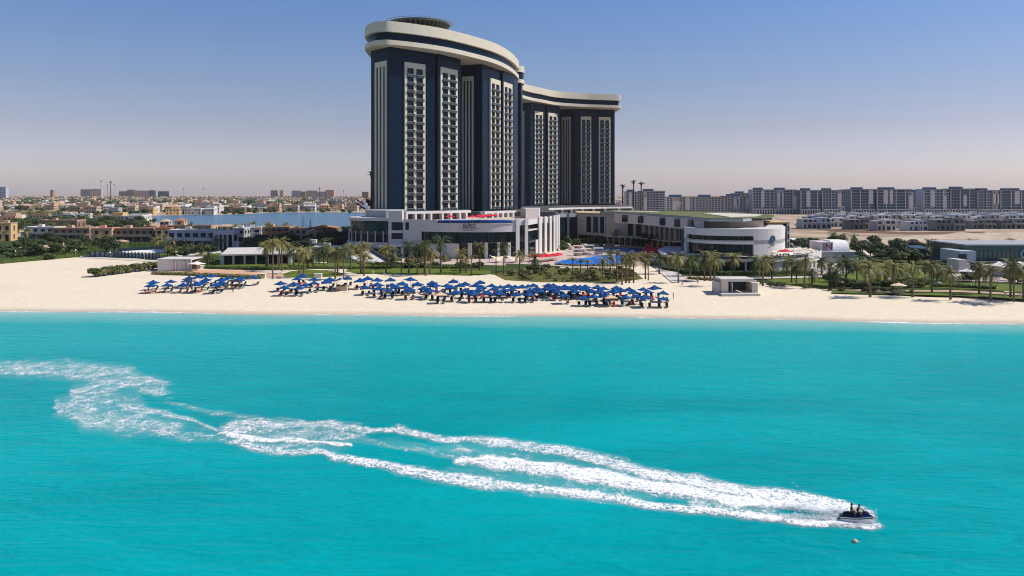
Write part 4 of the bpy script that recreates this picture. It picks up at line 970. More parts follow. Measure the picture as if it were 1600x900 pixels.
mb = MB(); mb.box(XA(1512, 258), XA(1690, 258), 257, 284, 2, 4.95); obj('lower_storey', mb, M_['dgrey'], gr)
mb = MB(); mb.box(XA(1496, 250), XA(1508, 250), 249, 256, 2, 6.4); mb.box(XA(1508, 250), XA(1516, 250), 250, 256, 2, 5.2); obj('stair_wall', mb, M_['pale'], gr)
mb = MB(); mb.box(XA(1563, 240), XA(1568, 240), 238, 250, 2, 5.0); mb.box(XA(1568, 240), XA(1700, 240), 238, 250, 4.4, 5.0); obj('portal', mb, M_['pale'], gr)
mb = MB(); mb.box(XA(1569, 240), XA(1700, 240), 241, 242, 2, 4.4); obj('glazing', mb, M_['winglass'], gr)
mb = MB()
for i in range(14):
    a, c = 2 * PI * i / 14, 2 * PI * (i + 1) / 14; mb.tube((1.3 * math.cos(a), 0, 1.3 * math.sin(a)), (1.3 * math.cos(c), 0, 1.3 * math.sin(c)), .3, n=5)
obj('wall_emblem', mb, mat('pale_teal', (0.35, 0.55, 0.55), .5, .3, var=0), gr, loc=(XA(1600, Y0), Y0 - .35, 7.2))
# dome tent with red lettering
dt = thing('dome_hall', 'white vaulted hall with red lettering behind the club terrace', 'building')
Y0 = 290.
def vault(mb, x0, x1, r, z, y, half=PI / 2):
    n = 10
    for i in range(n):
        a, c = half * i / n, half * (i + 1) / n
        mb.add([(x0, y + r * (1 - math.cos(a)) , z + r * math.sin(a)), (x1, y + r * (1 - math.cos(a)), z + r * math.sin(a)), (x1, y + r * (1 - math.cos(c)), z + r * math.sin(c)), (x0, y + r * (1 - math.cos(c)), z + r * math.sin(c))], [(0, 1, 2, 3)])
mb = MB(); mb.box(XA(1281, Y0), XA(1302, Y0), Y0, Y0 + 10, 6.2, 9.4); obj('sign_block', mb, M_['white'], dt)
mb = MB(); vault(mb, XA(1302, Y0), XA(1328, Y0), 4.2, 5.6, Y0); mb.box(XA(1302, Y0), XA(1328, Y0), Y0 + 4.2, Y0 + 10, 5.6, 9.8); obj('vault', mb, M_['whitec'], dt)
mb = MB(); mb.box(XA(1280, Y0), XA(1330, Y0), Y0 - 3, Y0 + 11, 2, 6.1); obj('base_wall', mb, M_['grey'], dt)
text('lettering', 'IN', 3.4, (XA(1293, Y0), Y0 - .12, 6.6), rad(90), 0, mat('dark_red_lettering', (0.22, 0.01, 0.03), .6, .3, var=0), dt)
sh = thing('teal_kiosk', 'small teal canopied kiosk among trees above the right lawn', 'kiosk')
Y0 = 300.
mb = MB(); mb.prism([(XA(1428, Y0), Y0), (XA(1450, Y0), Y0), (XA(1450, Y0), Y0 + 6), (XA(1428, Y0), Y0 + 6)], [6.2, 6.2, 7, 7], [6.4, 6.4, 7.2, 7.2]); obj('roof', mb, M_['rail'], sh)
mb = MB(); mb.box(XA(1430, Y0), XA(1449, Y0), Y0 + 1, Y0 + 5, 2, 6.1); obj('wall', mb, M_['tealglass'], sh)
# ---- apartment blocks on the right horizon
def apartment(label, pxl, pxr, pyt, pyb, m1, m2, floors, bays, wide=False, name='apartment_block', grp=None, crown=True):
    Y = 25 * F / (pyb - HOR); x0, x1 = XA(pxl, Y), XA(pxr, Y); W = x1 - x0; H = ZA(pyt, Y) - LAND
    t = thing(name, label, 'apartment block', ((x0 + x1) / 2, Y, LAND), 0, grp)
    w2 = W / 2; D = 18
    mb = MB(); mb.box(-w2, w2, 0, D, 0, H); obj('wall', mb, M_[m1], t)
    fh = H / floors; bw = W / bays
    mb = MB()
    for i in range(bays + 1):
        if i % 3 == 0: x = -w2 + i * bw; mb.box(x - .35, x + .35, -1.5, .02, 0, H * (.97 if i % 2 else 1.0))
    for i in range(1, floors + 1): mb.box(-w2 + .4, w2 - .4, -1.4, .0, i * fh - .3, i * fh - .02)
    obj('balconies', mb, M_[m2], t)
    mb = MB(); mb.box(-w2 - .6, w2 + .6, -1.7, D, H, H + .7)
    if crown: mb.box(-w2 * .7, w2 * .1, 3, 12, H + .7, H + 3.0)
    obj('roof', mb, M_['slate'], t)
    far_ = name == 'distant_block'; q = .26 if far_ else .30 if m2 == 'pale' and m1 == 'pale' else .40
    wm = MB(); wm.box(-bw * q, bw * q, -.12, .1, .5 + (fh * .2 if far_ else 0), fh - .55 - (fh * .15 if far_ else 0)); me = wm.mesh('window', M_['blockglass'])
    rr = random.Random(int(pxl))
    if not far_ and m1 != 'pale':
        mb = MB(); mb.box(-w2 + .5, w2 - .5, -3.2, -1.8, fh * 1.7, fh * 2.0)
        for i in range(bays + 1): x = -w2 + .9 + (W - 1.8) * i / bays; mb.box(x - .4, x + .4, -3.1, -2.4, 0, fh * 1.7)
        obj('ground_arcade', mb, M_['white'], t)
    for i in range(bays):
        solid = rr.random() < (.16 if not far_ else 0)
        if solid: sm_ = MB(); sm_.box(-bw * .5, bw * rr.choice([.5, .9]), -1.6, 0, fh * rr.choice([1.9, 2.9, 3.9]), H * rr.choice([.98, .87, .76])); obj('panel', sm_, M_['white'], t, loc=(-w2 + (i + .5) * bw, 0, 0))
        for f in range(floors):
            if solid and f > 1: continue
            link('window', me, t, (-w2 + (i + .5) * bw, 0, f * fh))
    return t
AP = [(978, 1000, 300, 334.5, 'pale', 'pale', 9, 5, 'tall pale apartment block behind three telecom palms'),
 (1001, 1039, 299, 334.5, 'pale', 'white', 10, 8, 'white stepped apartment block right of the telecom palms'),
 (1041, 1086, 308, 334, 'pale', 'pale', 8, 9, 'long pale apartment block, leftmost of the low beige row'),
 (1087, 1131, 308, 334, 'pale', 'pale', 8, 9, 'pale apartment block in the middle of the low beige row'),
 (1132, 1175, 307, 334, 'pale', 'pale', 8, 9, 'pale apartment block at the right end of the low beige row'),
 (1147, 1176, 302, 327, 'bluegrey', 'white', 9, 5, 'grey slab apartment block rising behind the low beige row'),
 (1176, 1207, 297, 334.5, 'bluegrey', 'white', 9, 7, 'blue grey apartment block just right of the beige row'),
 (1209, 1243, 297, 334.5, 'bluegrey', 'pale', 9, 7, 'blue grey apartment block with pale balconies left of the gap'),
 (1251, 1281, 298, 335, 'slate', 'white', 9, 7, 'dark framed apartment block just right of the gap'),
 (1285, 1313, 298, 335, 'bluegrey', 'pale', 9, 6, 'pale balconied apartment block beside the dark framed one'),
 (1314, 1330, 299.5, 330, 'grey', 'pale', 8, 4, 'narrow set back block between two blue grey blocks'),
 (1330, 1366, 296.5, 335, 'slate', 'pale', 9, 8, 'tall dark blue apartment block above the unfinished villa'),
 (1370, 1424, 296.5, 335, 'slate', 'white', 9, 11, 'widest dark blue apartment block with stepped white panels'),
 (1426, 1442, 300, 331, 'grey', 'pale', 8, 4, 'narrow grey set back block right of the widest block'),
 (1443, 1483, 296.5, 335, 'bluegrey', 'white', 9, 8, 'blue grey apartment block in the middle of the right row'),
 (1485, 1524, 295.5, 335, 'slate', 'pale', 9, 8, 'tallest dark apartment block with small roof hut'),
 (1527, 1560, 298, 335, 'bluegrey', 'pale', 9, 7, 'pale fronted apartment block second from the right edge'),
 (1563, 1622, 298, 335, 'slate', 'white', 9, 11, 'dark apartment block cut by the right edge')]
for a in AP: apartment(a[8], *a[:8])
# ---- white cube villas
def cube_villa(label, pxl, pxr, pyb, pyt, m, seed, grp=None, name='white_villa'):
    rr = random.Random(seed); Y = 25 * F / (pyb - HOR); x0, x1 = XA(pxl, Y), XA(pxr, Y); W = x1 - x0; H = ZA(pyt, Y) - LAND
    t = thing(name, label, 'villa', ((x0 + x1) / 2, Y, LAND), 0, grp); w2 = W / 2
    s = rr.uniform(-.3, .3) * w2; dp = 14
    mb = MB(); mb.box(-w2, w2, 1.5, dp, 0, H * .52); mb.box(-w2, s, 0, dp - 1, H * .525, H * .86); mb.box(s + .02, w2 * .92, 2.5, dp, H * .525, H); mb.box(-w2, -w2 + .5, 0, 1.5, 0, H * .52); mb.box(s - .3, s + .3, 0, 1.5, 0, H * .52)
    obj('wall', mb, M_[m], t)
    n = max(3, int(W / 3.2)); f = H * .45
    for i in range(n):
        c = -w2 + W * (i + .5) / n
        for fl in range(2):
            y = (1.5 if fl == 0 else (0 if c < s - 1 else 2.5)); ww = W / n * (.36 if rr.random() < .6 else .22)
            mb = MB(); mb.box(c - ww, c + ww, y - .06, y + .1, fl * f + f * .22 + (.6 if fl else 0), fl * f + f * .86); obj('window', mb, M_['winglass'], t)
    mb = MB(); mb.box(s, w2 * .92, .6, 2.4, H * .5, H * .55); obj('balcony', mb, M_['grey'], t)
    return t
CV = [(1255, 1300, 358, 340, 'bluegrey', 'grey blue cube villa at the left end of the villa rows'), (1298, 1326, 355, 340, 'white', 'white cube villa right of the grey blue one'),
 (1328, 1366, 359, 341, 'concrete', 'unfinished dark concrete villa on stilts'), (1371, 1402, 361, 343, 'pale', 'white cube villa with dark openings beside the unfinished one'),
 (1403, 1414, 357, 344, 'white', 'small bright white villa wall between two larger villas'), (1421, 1452, 361, 344, 'bluegrey', 'grey cube villa with four dark openings near the sand heap'),
 (1463, 1510, 361, 341, 'concrete', 'large dark grey concrete villa near the sand heap'), (1521, 1560, 358, 343, 'concrete', 'dark concrete villa with low wings, second from right'),
 (1566, 1615, 358, 342, 'concrete', 'dark grey villa cut by the right edge below the blocks')]
for i, a in enumerate(CV): cube_villa(a[5], *a[:5], i)
k = 0
for row, (pyb, pyt, step) in enumerate(((349.5, 336.5, 22), (344.5, 334, 20), (341, 332, 17))):
    px = 1262 + row * 9; j = 0
    while px < 1610:
        wpx = step * R.uniform(.68, .95); j += 1
        cube_villa('small pale cube villa, %s from left in the %s row behind' % (ordw(j), ('nearest', 'middle', 'farthest')[row]), px, px + wpx, pyb + R.uniform(-.6, .6), pyt + R.uniform(-1, .8), R.choice(['white', 'pale', 'bluegrey', 'grey']), 40 + k, 'small cube villas below the apartment blocks')
        px += step; k += 1
# ---- left town
hv = []
def house_mesh(seed, far=False):
    rr = random.Random(seed); mb = MB(); W, D, H = rr.uniform(11, 18), rr.uniform(9, 13), rr.choice([3.6, 6.2, 6.6, 7.4])
    mb.cur = 0; mb.box(-W / 2, W / 2, -D / 2, D / 2, -.3, H)
    mb.box(-W / 2 + rr.uniform(0, W * .5), W / 2 - .3, -D / 2 + 2, D / 2 - .5, H, H + rr.choice([.6, 2.6]))
    mb.cur = 1
    if rr.random() < .4:
        e = .5; w2, d2 = W / 2, D / 2; mb.add([(-w2 - e, -d2 - e, H + .05), (w2 + e, -d2 - e, H + .05), (w2 + e, d2 + e, H + .05), (-w2 - e, d2 + e, H + .05), (-w2 + d2 * .7, 0, H + 2.4), (w2 - d2 * .7, 0, H + 2.4)], [(0, 1, 5, 4), (1, 2, 5), (2, 3, 4, 5), (3, 0, 4), (3, 2, 1, 0)])
    else: mb.box(-W / 2 - .1, W / 2 + .1, -D / 2 - .1, D / 2 + .1, H - .35, H + .02)
    mb.cur = 2
    n = int(W / 3)
    for f in range(1 if H < 5 else 2):
        for i in range(n):
            if rr.random() < .8:
                c = -W / 2 + W * (i + .5) / n; mb.box(c - rr.uniform(.4, .9), c + .7, -D / 2 - .05, -D / 2 + .1, f * 3.1 + 1.0, f * 3.1 + 2.4)
                mb.box(W / 2 - .1, W / 2 + .05, -D / 2 + D * (i + .3) / n, -D / 2 + D * (i + .3) / n + 1, f * 3.1 + 1.0, f * 3.1 + 2.3)
    return mb
HMAT = [('beige', 'tan'), ('beige', 'terra'), ('yellow', 'tan'), ('white', 'white'), ('brown', 'tan'), ('pink', 'terra'), ('pale', 'pale'), ('tan', 'tan'), ('beige', 'pale'), ('grey', 'tan')]
HNAME = {'beige': 'beige', 'yellow': 'ochre', 'white': 'white', 'brown': 'brown', 'pink': 'pink', 'pale': 'pale', 'tan': 'tan', 'grey': 'grey'}
hmesh = []
for i, (a, b_) in enumerate(HMAT * 2):
    mb = house_mesh(100 + i); hmesh.append((mb, mb.mesh('house', [M_[a], M_[b_], M_['winglass']]), HNAME[a]))
def in_poly(x, y, poly):
    c = False; n = len(poly)
    for i in range(n):
        (x0, y0), (x1, y1) = poly[i], poly[(i + 1) % n]
        if (y0 > y) != (y1 > y) and x < (x1 - x0) * (y - y0) / (y1 - y0) + x0: c = not c
    return c
ROWS = [351.5, 347, 342.5, 338.5, 335.5, 332.6, 330.6, 328.7, 326.9, 325.2, 323.6, 322.1, 320.7, 319.4, 318.2, 317.1, 316.1, 315.2, 314.3, 313.5, 312.8, 312.1, 311.5, 310.9, 310.4, 309.9, 309.5, 309.1, 308.8, 308.4]
far = MB(); nh = 0; HPOS = []
for ri, py in enumerate(ROWS):
    Y = 25 * F / (py - HOR); step = 19.0 if Y < 1500 else 24; x = XA(-30, Y); j = 0; xr = XA(578, Y)
    while x < xr:
        xx = x + R.uniform(-3, 3); yy = Y + R.uniform(-.02, .02) * Y; x += step * R.uniform(.8, 1.6)
        px = 800 + xx / yy * F
        if in_poly(xx, yy, LAG) or any(in_poly(xx + dx, yy - 9, LAG) or in_poly(xx + dx, yy + 8, LAG) for dx in (-9, 9)): continue
        if py > 341 and not (px < 96 or 180 < px < 240): continue
        if py > 348 and px > 40 and px < 200: continue
        if py > 333 and 90 < px < 230 and Y > 760 and R.random() < .3: continue
        if 380 < px < 575 and 331 < py: continue
        vi = R.randrange(len(hmesh)); rz = R.choice([0, 0, .12, -.1, .3]); s = R.uniform(.85, 1.15)
        if nh < 280:
            nh += 1; j += 1
            o = link('town_house', hmesh[vi][1], None, (xx, yy, LAND), rz, (s, s, s * R.uniform(.9, 1.15)))
            tag(o, '%s house in the town beyond, %s from left in the %s row' % (hmesh[vi][2], ordw(min(j, 99)), ordw(ri + 1)), 'house', 'houses of the town beyond the lagoon'); HPOS.append((xx, yy))
        else:
            mb = hmesh[vi][0]; ca, sa = math.cos(rz), math.sin(rz); o0 = len(far.v)
            far.v += [(xx + (a * ca - b_ * sa) * s, yy + (a * sa + b_ * ca) * s, LAND + c * s) for a, b_, c in mb.v]
            k0 = {'beige': 0, 'yellow': 1, 'white': 2, 'brown': 3, 'pink': 4, 'pale': 5, 'tan': 6, 'grey': 7}[HMAT[vi % 10][0]]
            for f_, mi in zip(mb.f, mb.mi): far.f.append(tuple(q + o0 for q in f_)); far.mi.append(k0 if mi == 0 else 6 if mi == 1 else 8)
o = obj('distant_houses', far, [M_[q] for q in ('beige', 'yellow', 'white', 'brown', 'pink', 'pale', 'tan', 'grey', 'winglass')])
tag(o, 'far spread of small beige houses fading towards the horizon', 'houses', kind='stuff')
# houses seen through the gap right of the far tower
for i, (px, py) in enumerate([(964, 322), (972, 318), (966, 314), (976, 312), (969, 310)]):
    Y = 25 * F / (py - HOR); vi = i * 3 % 20; o = link('town_house', hmesh[vi][1], None, (XA(px, Y), Y, LAND), .1 * i)
    tag(o, '%s house just right of the far hotel tower, %s from the front' % (hmesh[vi][2], ordw(i + 1)), 'house', 'houses right of the far hotel tower')
# mid-rise blocks on the left skyline
SKY = [(0, 9, 292.5, 312, 'bluegrey', 'blue grey block at the left edge of the skyline'), (79, 83, 297, 310, 'terra', 'narrow red brick block on the left skyline'),
 (126, 140, 296, 308, 'brown', 'brown block, leftmost of the brown pair on the skyline'), (141, 158, 295.5, 308, 'pink', 'reddish block beside the tall chimneys'), (186, 198, 299, 309, 'brown', 'low brown block left of the yellow block'),
 (199, 208, 296.5, 309, 'brown', 'dark brown block touching the yellow block'), (209, 215, 297.5, 309, 'yellow', 'bright yellow block on the skyline'), (216, 232, 298, 309, 'pink', 'pinkish block right of the yellow block'), (233, 241, 297.5, 309, 'navyside', 'dark blue block on the left skyline'), (247, 262, 299, 309.5, 'navyside', 'low blue block right of the dark blue one'),
 (423, 433, 297.5, 309, 'brown', 'brown tower block, left one of the distant pair'), (437, 443, 297.5, 309, 'pink', 'pink tower block, right one of the distant pair'), (456, 470, 298, 310, 'grey', 'grey block left of the wide cream block'), (470, 477, 299.5, 310, 'brown', 'brown block adjoining the wide cream block'), (478, 496, 298, 310.5, 'beige', 'wide cream block on the central skyline'), (497, 508, 299.5, 310.5, 'grey', 'grey block right of the wide cream block'), (509, 522, 297, 310.5, 'pink', 'pink stepped block nearest the hotel'), (566, 575, 300, 312, 'brown', 'brown block beside the telecom palm')]
for (a, b_, pyt, pyb, m, lab) in SKY: apartment(lab, a, b_, pyt, pyb, m, m, 8, 5, name='distant_block', crown=False)
# masts and chimneys
for i, (px, top, r, lab) in enumerate([(158, 281.5, .9, 'pale striped chimney above the reddish block'), (168, 288, .6, 'short thin mast between the two chimneys'), (173, 283, 1.6, 'dark water tower like mast on the left skyline'), (178.5, 287, .7, 'thin grey mast right of the dark one'), (317.5, 293, .8, 'thin mast above the middle of the town'), (499.5, 292.5, 1.2, 'dark telecom mast above the grey block'), (537, 297, .7, 'small thin mast left of the telecom palm'), (287, 293.5, .6, 'faint thin mast left of the lagoon skyline')]):
    Y = 2400.; mb = MB(); mb.tube((0, 0, 0), (0, 0, ZA(top, Y) - LAND), r, r * .6, 6)
    t = thing('mast', lab, 'mast', (XA(px, Y), Y, LAND)); obj('shaft', mb, M_['dgrey' if i in (2, 5) else 'grey'], t)
    mb = MB(); mb.tube((0, 0, ZA(top, Y) - LAND - 5), (0, 0, ZA(top, Y) - LAND - 1), r * 2, r * 1.7, 6); obj('head', mb, M_['dgrey'], t)
# ================================================================== vegetation
def palm_proto(h, seed, spread=2.9, nf=34, bare=False):
    rr = random.Random(seed)
    t = empty('palm_tree')
    mb = MB(); n = 7; px_, py_ = 0, 0; lean = rr.uniform(-.02, .02)
    pts = [(lean * h * (i / 6) ** 2, 0, h * i / 6) for i in range(7)]
    r0 = .26 if not bare else .2
    for i in range(6):
        mb.tube((*pts[i][:2], pts[i][2] - (.3 if i == 0 else 0)), pts[i + 1], r0 * (1.25 if i == 0 else 1 - .05 * i), r0 * (1 - .05 * (i + 1)), 7, cap=False)
    if not bare:
        mb.blob((pts[-1][0], 0, h - .1), (.42, .42, .7), 7, 5, .15, rr)
    obj('trunk', mb, M_['bark'], t)
    mb = MB(); top = Vector(pts[-1])
    for k in range(nf):
        a = 2.399 * k + rr.uniform(-.25, .25); el = rad(rr.uniform(-38, 82)) if not bare else rad(rr.uniform(30, 88)); L = spread * rr.uniform(.85, 1.2) * (1 if not bare else .5)
        d = Vector((math.cos(a), math.sin(a), 0)); side = Vector((-math.sin(a), math.cos(a), 0))
        p = top.copy(); ang = el; seg = 7; prev = p.copy(); P = [p.copy()]
        for s in range(seg):
            dirv = d * math.cos(ang) + Vector((0, 0, math.sin(ang))); p = p + dirv * L / seg; ang -= rad(rr.uniform(11, 17)); P.append(p.copy())
        for s in range(seg):
            a0, a1 = P[s], P[s + 1]; ax = (a1 - a0); up = side.cross(ax).normalized()
            if s > 0 or True:
                for q in range(3):
                    c0 = a0.lerp(a1, q / 3); c1 = a0.lerp(a1, (q + .75) / 3)
                    wl = .62 * math.sin(PI * min(1, (s + q / 3 + .9) / (seg + 1.4))) * (.8 if bare else 1)
                    for sg in (-1, 1):
                        tip = c1 + side * sg * wl + ax.normalized() * wl * .45 + Vector((0, 0, -.16 - wl * .35 * rr.random()))
                        o = len(mb.v); mb.v += [tuple(c0), tuple(c1), tuple(tip)]; mb.f.append((o, o + 1, o + 2)); mb.mi.append(0)
    obj('crown', mb, M_['frond'] if seed % 3 else M_['leafm'], t)
    return t
PALMS = {}
def park(o, y=-3000):  # prototypes are placed on first use
    return Proto(o)
PV = {}
def palm(px, yb, yc, label=None, zb=LAND, bare=False, group='date palms of the resort gardens'):
    Y = (CAMZ - zb) * F / (yb - HOR); h = max(2.0, ZA(yc, Y) - zb)
    key = (min((3, 4.5, 6, 7.5, 9, 11), key=lambda q: abs(q - h)), R.randrange(3), bare)
    if key not in PV: PV[key] = Proto(palm_proto(key[0], 3 + 7 * len(PV), 3.3 if key[0] > 4 else 2.5, bare=bare, nf=34 if not bare else 12))
    s = h / key[0]; w_ = clamp(s, .85, 1.15)
    o = PV[key].put((XA(px, Y), Y, zb), R.uniform(0, 6.28), (w_, w_, s), None, None)
    tag(o, label, 'palm tree', group)
    return o
PL = [('right', [(1206, 437, 413), (1230, 432, 408), (1237, 442, 412), (1244.5, 447, 414), (1257, 450, 406), (1269, 445, 426), (1297, 447, 418), (1306, 450, 424), (1284, 430, 408), (1317, 429, 405), (1339, 442, 412), (1352, 452, 413), (1359.5, 462, 419), (1370, 445, 424), (1395, 457, 418), (1405, 442, 419), (1426, 462, 421), (1445, 435, 414), (1456, 457, 415), (1485, 466, 426), (1530, 460, 421), (1547.5, 468, 425), (1579, 465, 416), (1584, 470, 414), (1599, 467, 420), (1322, 441, 412), (1383, 444, 420), (1464, 445, 420)]),
 ('middle', [(895, 435, 408), (907, 436, 410), (918, 439, 411), (941, 438, 409), (953.5, 436, 401), (964, 440, 397), (972, 445, 408), (978, 442, 401), (983, 442, 403), (990, 442, 404), (1008.5, 436, 404), (1013, 438, 408), (1030, 428, 404), (1060, 442, 403), (1047, 424, 405), (1085.5, 428, 408), (1101, 439, 403), (1110, 439, 400), (1116, 447, 406), (1146, 423, 403), (1146, 428, 404), (1171, 423, 408), (1192, 447, 411), (1202, 434, 405), (1118, 430, 404), (1078, 432, 406), (1179, 431, 408)]),
 ('centre', [(548, 422, 387), (568, 429, 386), (564, 427, 389), (603, 427, 390), (627, 429, 400), (639, 427, 384), (652, 429, 387), (663, 428, 385), (672, 429, 396), (665, 431, 383), (689, 428, 378), (719, 427, 398), (728, 427, 407), (737, 429, 402), (750, 423, 386), (775, 429, 394), (787, 429, 386), (812, 425, 398), (836, 428, 404), (612, 420, 396)]),
 ('left', [(426, 436, 381), (419, 417, 385), (416, 417, 386), (440, 424, 380), (436.6, 422, 379), (459, 419, 388), (467.6, 428, 392), (475, 434, 394), (506, 419, 390), (498.6, 411, 392), (524, 436, 396), (527.6, 430, 397), (537, 437, 392), (512, 412, 388), (569, 431, 402), (325, 417, 398), (314, 411, 398), (306, 396, 386), (286, 393, 380), (344, 392, 377), (336, 392, 376), (489, 416, 396), (481, 418, 394), (450, 414, 386)])]
WH = {'right': 'in the garden right of the beach club', 'middle': 'between the pools and the club terrace', 'centre': 'before the white hotel podium', 'left': 'on the lawns left of the hotel'}
for nm, L in PL:
    for i, (a, b_, c) in enumerate(sorted(L)):
        palm(a, b_, c, '%s date palm %s, %s from left' % (('tall' if b_ - c > 36 else 'short' if b_ - c < 22 else 'slender'), WH[nm], ordw(i + 1)), bare=a in (895, 907, 918, 964, 972, 737, 775, 627, 1013))
LP_ = [(396, 372, 350, 'date palm silhouetted on the lagoon, left of the pair'), (419, 372, 350, 'date palm silhouetted on the lagoon, right of the pair'), (447, 368, 350, 'small fan palm against the lagoon water'), (298, 368, 350, 'bushy palm at the left end of the lagoon'), (368, 374, 353, 'short palm behind the cream layered house'), (380, 372, 354, 'dark palm behind the white villa'), (232, 372, 348, 'palm above the pink roofed houses'), (1302, 383, 367, 'palm beside the road, leftmost of three above the right lawn'), (1319, 383, 369, 'broad palm beside the road, middle of three'), (1335, 384, 370, 'palm beside the road, right of three'), (1520, 392, 379, 'palm crown showing above the restaurant roof, left one'), (1579, 392, 377, 'palm crown showing above the restaurant roof, right one'), (1450, 385, 377, 'small round palm by the road, left of a row of three'), (1455, 385, 377, 'small round palm by the road, middle of a row of three'), (1460, 385, 377, 'small round palm by the road, right of a row of three'),
 (40, 393, 362, 'feathery palm in front of the grey white villa'), (245, 392, 376, 'palm on the lawn before the blue grey villa'), (268, 396, 376, 'palm at the left corner of the blue grey villa'), (262, 400, 388, 'young palm near the fence lamp'), (1100, 390, 372, 'dark palm on the conference walkway'), (1005, 385, 369, 'palm before the conference glazing, leftmost'), (1016, 386, 370, 'palm before the conference glazing, second'), (1030, 387, 371, 'palm before the conference glazing, third'), (1046, 388, 371, 'palm before the conference glazing, fourth'), (962, 382, 363, 'thin palm before the beige conference block')]
for a, b_, c, l in LP_: palm(a, b_, c, l, group=None)
i = 0
for k in range(26):
    px = 6 + k * 3.6 + R.uniform(-1, 1)
    palm(px, 344 + R.uniform(-1.5, 3), 331.5 + R.uniform(-1, 1.5), 'dark palm by the small left lagoon, %s from left' % ordw(k + 1), group='row of dark palms by the left lagoon')
# telecom palms (mast disguised as a palm)
for px, top, yb, l in ((580.5, 270, 372, 'very tall palm shaped telecom mast left of the hotel'), (973, 290, 352, 'palm shaped telecom mast, shortest and leftmost of three right of the towers'), (990, 283, 352, 'palm shaped telecom mast, tallest of three right of the towers'), (1002, 285, 352, 'palm shaped telecom mast, rightmost of three right of the towers')):
    Y = 25 * F / (yb - HOR); h = ZA(top, Y) - LAND; t = thing('telecom_palm', l, 'telecom mast', (XA(px, Y), Y, LAND))
    mb = MB(); mb.tube((0, 0, -.2), (0, 0, h), .75, .45, 8); obj('mast', mb, M_['wood'], t)
    mb = MB(); mb.blob((0, 0, h - 1), (.9, .9, 1.8), 8, 6)
    for k in range(14):
        a = 2.4 * k; e = rad(R.uniform(-10, 60)); L = 3.2; d = Vector((math.cos(a) * math.cos(e), math.sin(a) * math.cos(e), math.sin(e))); c = Vector((0, 0, h - .8)); s = Vector((-math.sin(a), math.cos(a), 0))
        mb.add([c, c + d * L * .6 + s * .35, c + d * L + Vector((0, 0, -.5)), c + d * L * .6 - s * .35], [(0, 1, 2, 3)])
    obj('antenna_crown', mb, M_['leafd'], t)
# ---- broadleaf trees and shrubs
def tree_proto(seed, h, w_, m, nleaf=1500, shape='round', leaf=.34):
    rr = random.Random(seed); t = empty('tree'); mb = MB()
    th = h * (.32 if shape != 'bush' else .12)
    mb.tube((0, 0, -.3), (0, 0, th), .05 * h, .035 * h, 6, cap=False)
    lobes = []
    for k in range(7):
        a = 2.4 * k + rr.uniform(-.4, .4); rad_ = w_ * .5 * rr.uniform(.35, .62) if k else 0
        c = Vector((math.cos(a) * rad_, math.sin(a) * rad_, th + (h - th) * rr.uniform(.3, .78))); lobes.append((c, (w_ * rr.uniform(.2, .32), (h - th) * rr.uniform(.22, .34))))
        mb.tube((0, 0, th * .9), c, .03 * h, .01 * h, 5, cap=False)
    obj('trunk', mb, M_['bark2'], t)
    mb = MB()
    for k in range(nleaf):
        c, (rx, rz_) = rr.choice(lobes); v = Vector((rr.gauss(0, 1), rr.gauss(0, 1), rr.gauss(0, 1))).normalized() * rr.uniform(.55, 1.08)
        p = c + Vector((v.x * rx, v.y * rx, v.z * rz_)); nrm = (v + Vector((rr.uniform(-.7, .7), rr.uniform(-.7, .7), rr.uniform(-.3, .9)))).normalized(); u = nrm.orthogonal().normalized(); u2 = nrm.cross(u); s = leaf * rr.uniform(.6, 1.3)
        mb.add([p - u * s, p + u2 * s * .6, p + u * s, p - u2 * s * .6], [(0, 1, 2, 3)])
    obj('crown', mb, m, t)
    return t
TP = {'d': [Proto(tree_proto(i, 6, 6.5, M_['leafd'])) for i in (1, 2, 3)], 'm': [Proto(tree_proto(i, 5, 5.5, M_['leafm'])) for i in (4, 5, 6)], 'o': [Proto(tree_proto(i, 3.5, 4.2, M_['leafo'], 1100)) for i in (7, 8)],
      'b': [Proto(tree_proto(i, 1.6, 2.6, M_['leafm'], 600, 'bush', .22)) for i in (9, 10)], 'ob': [Proto(tree_proto(i, 1.5, 2.6, M_['leafo'], 600, 'bush', .22)) for i in (11, 12)]}
BASEH = {'d': 6, 'm': 5, 'o': 3.5, 'b': 1.6, 'ob': 1.5}
TC = {}
def tree(kind, px, yb, h, label, group=None, cat=None, zb=LAND, wide=1.0):
    Y = (CAMZ - zb) * F / (yb - HOR); s = h / BASEH[kind]; p = R.choice(TP[kind])
    o = p.put((XA(px, Y), Y, zb), R.uniform(0, 6.28), (s * wide, s * wide, s)); tag(o, label, cat or ('shrub' if kind in ('b', 'ob') else 'tree'), group)
    if kind in ('b', 'ob'): o.name = 'shrub'
    return o
def scatter(kinds, poly, n, hr, lab, group, zb=LAND, wide=(0.9, 1.3)):
    xs = [p[0] for p in poly]; ys = [p[1] for p in poly]; c = 0; pts = []
    tries = 0
    while len(pts) < n and tries < 4000:
        tries += 1; a, b_ = R.uniform(min(xs), max(xs)), R.uniform(min(ys), max(ys))
        if in_poly(a, b_, poly): pts.append((a, b_))
    pts.sort()
    for i, (a, b_) in enumerate(pts):
        k = R.choice(kinds); h = R.uniform(*hr); tree(k, a, b_, h, '%s %s, %s from left' % ({'d': 'dark bushy tree', 'm': 'green leafy tree', 'o': 'olive toned tree', 'b': 'low green shrub', 'ob': 'low olive shrub'}[k], lab, ordw(i + 1)), group, wide=R.uniform(*wide))
scatter(['d', 'm', 'm'], [(0, 365), (135, 363), (240, 358), (240, 349), (120, 350), (0, 352)], 44, (4, 7.5), 'behind the left villas', 'trees behind the left villas')
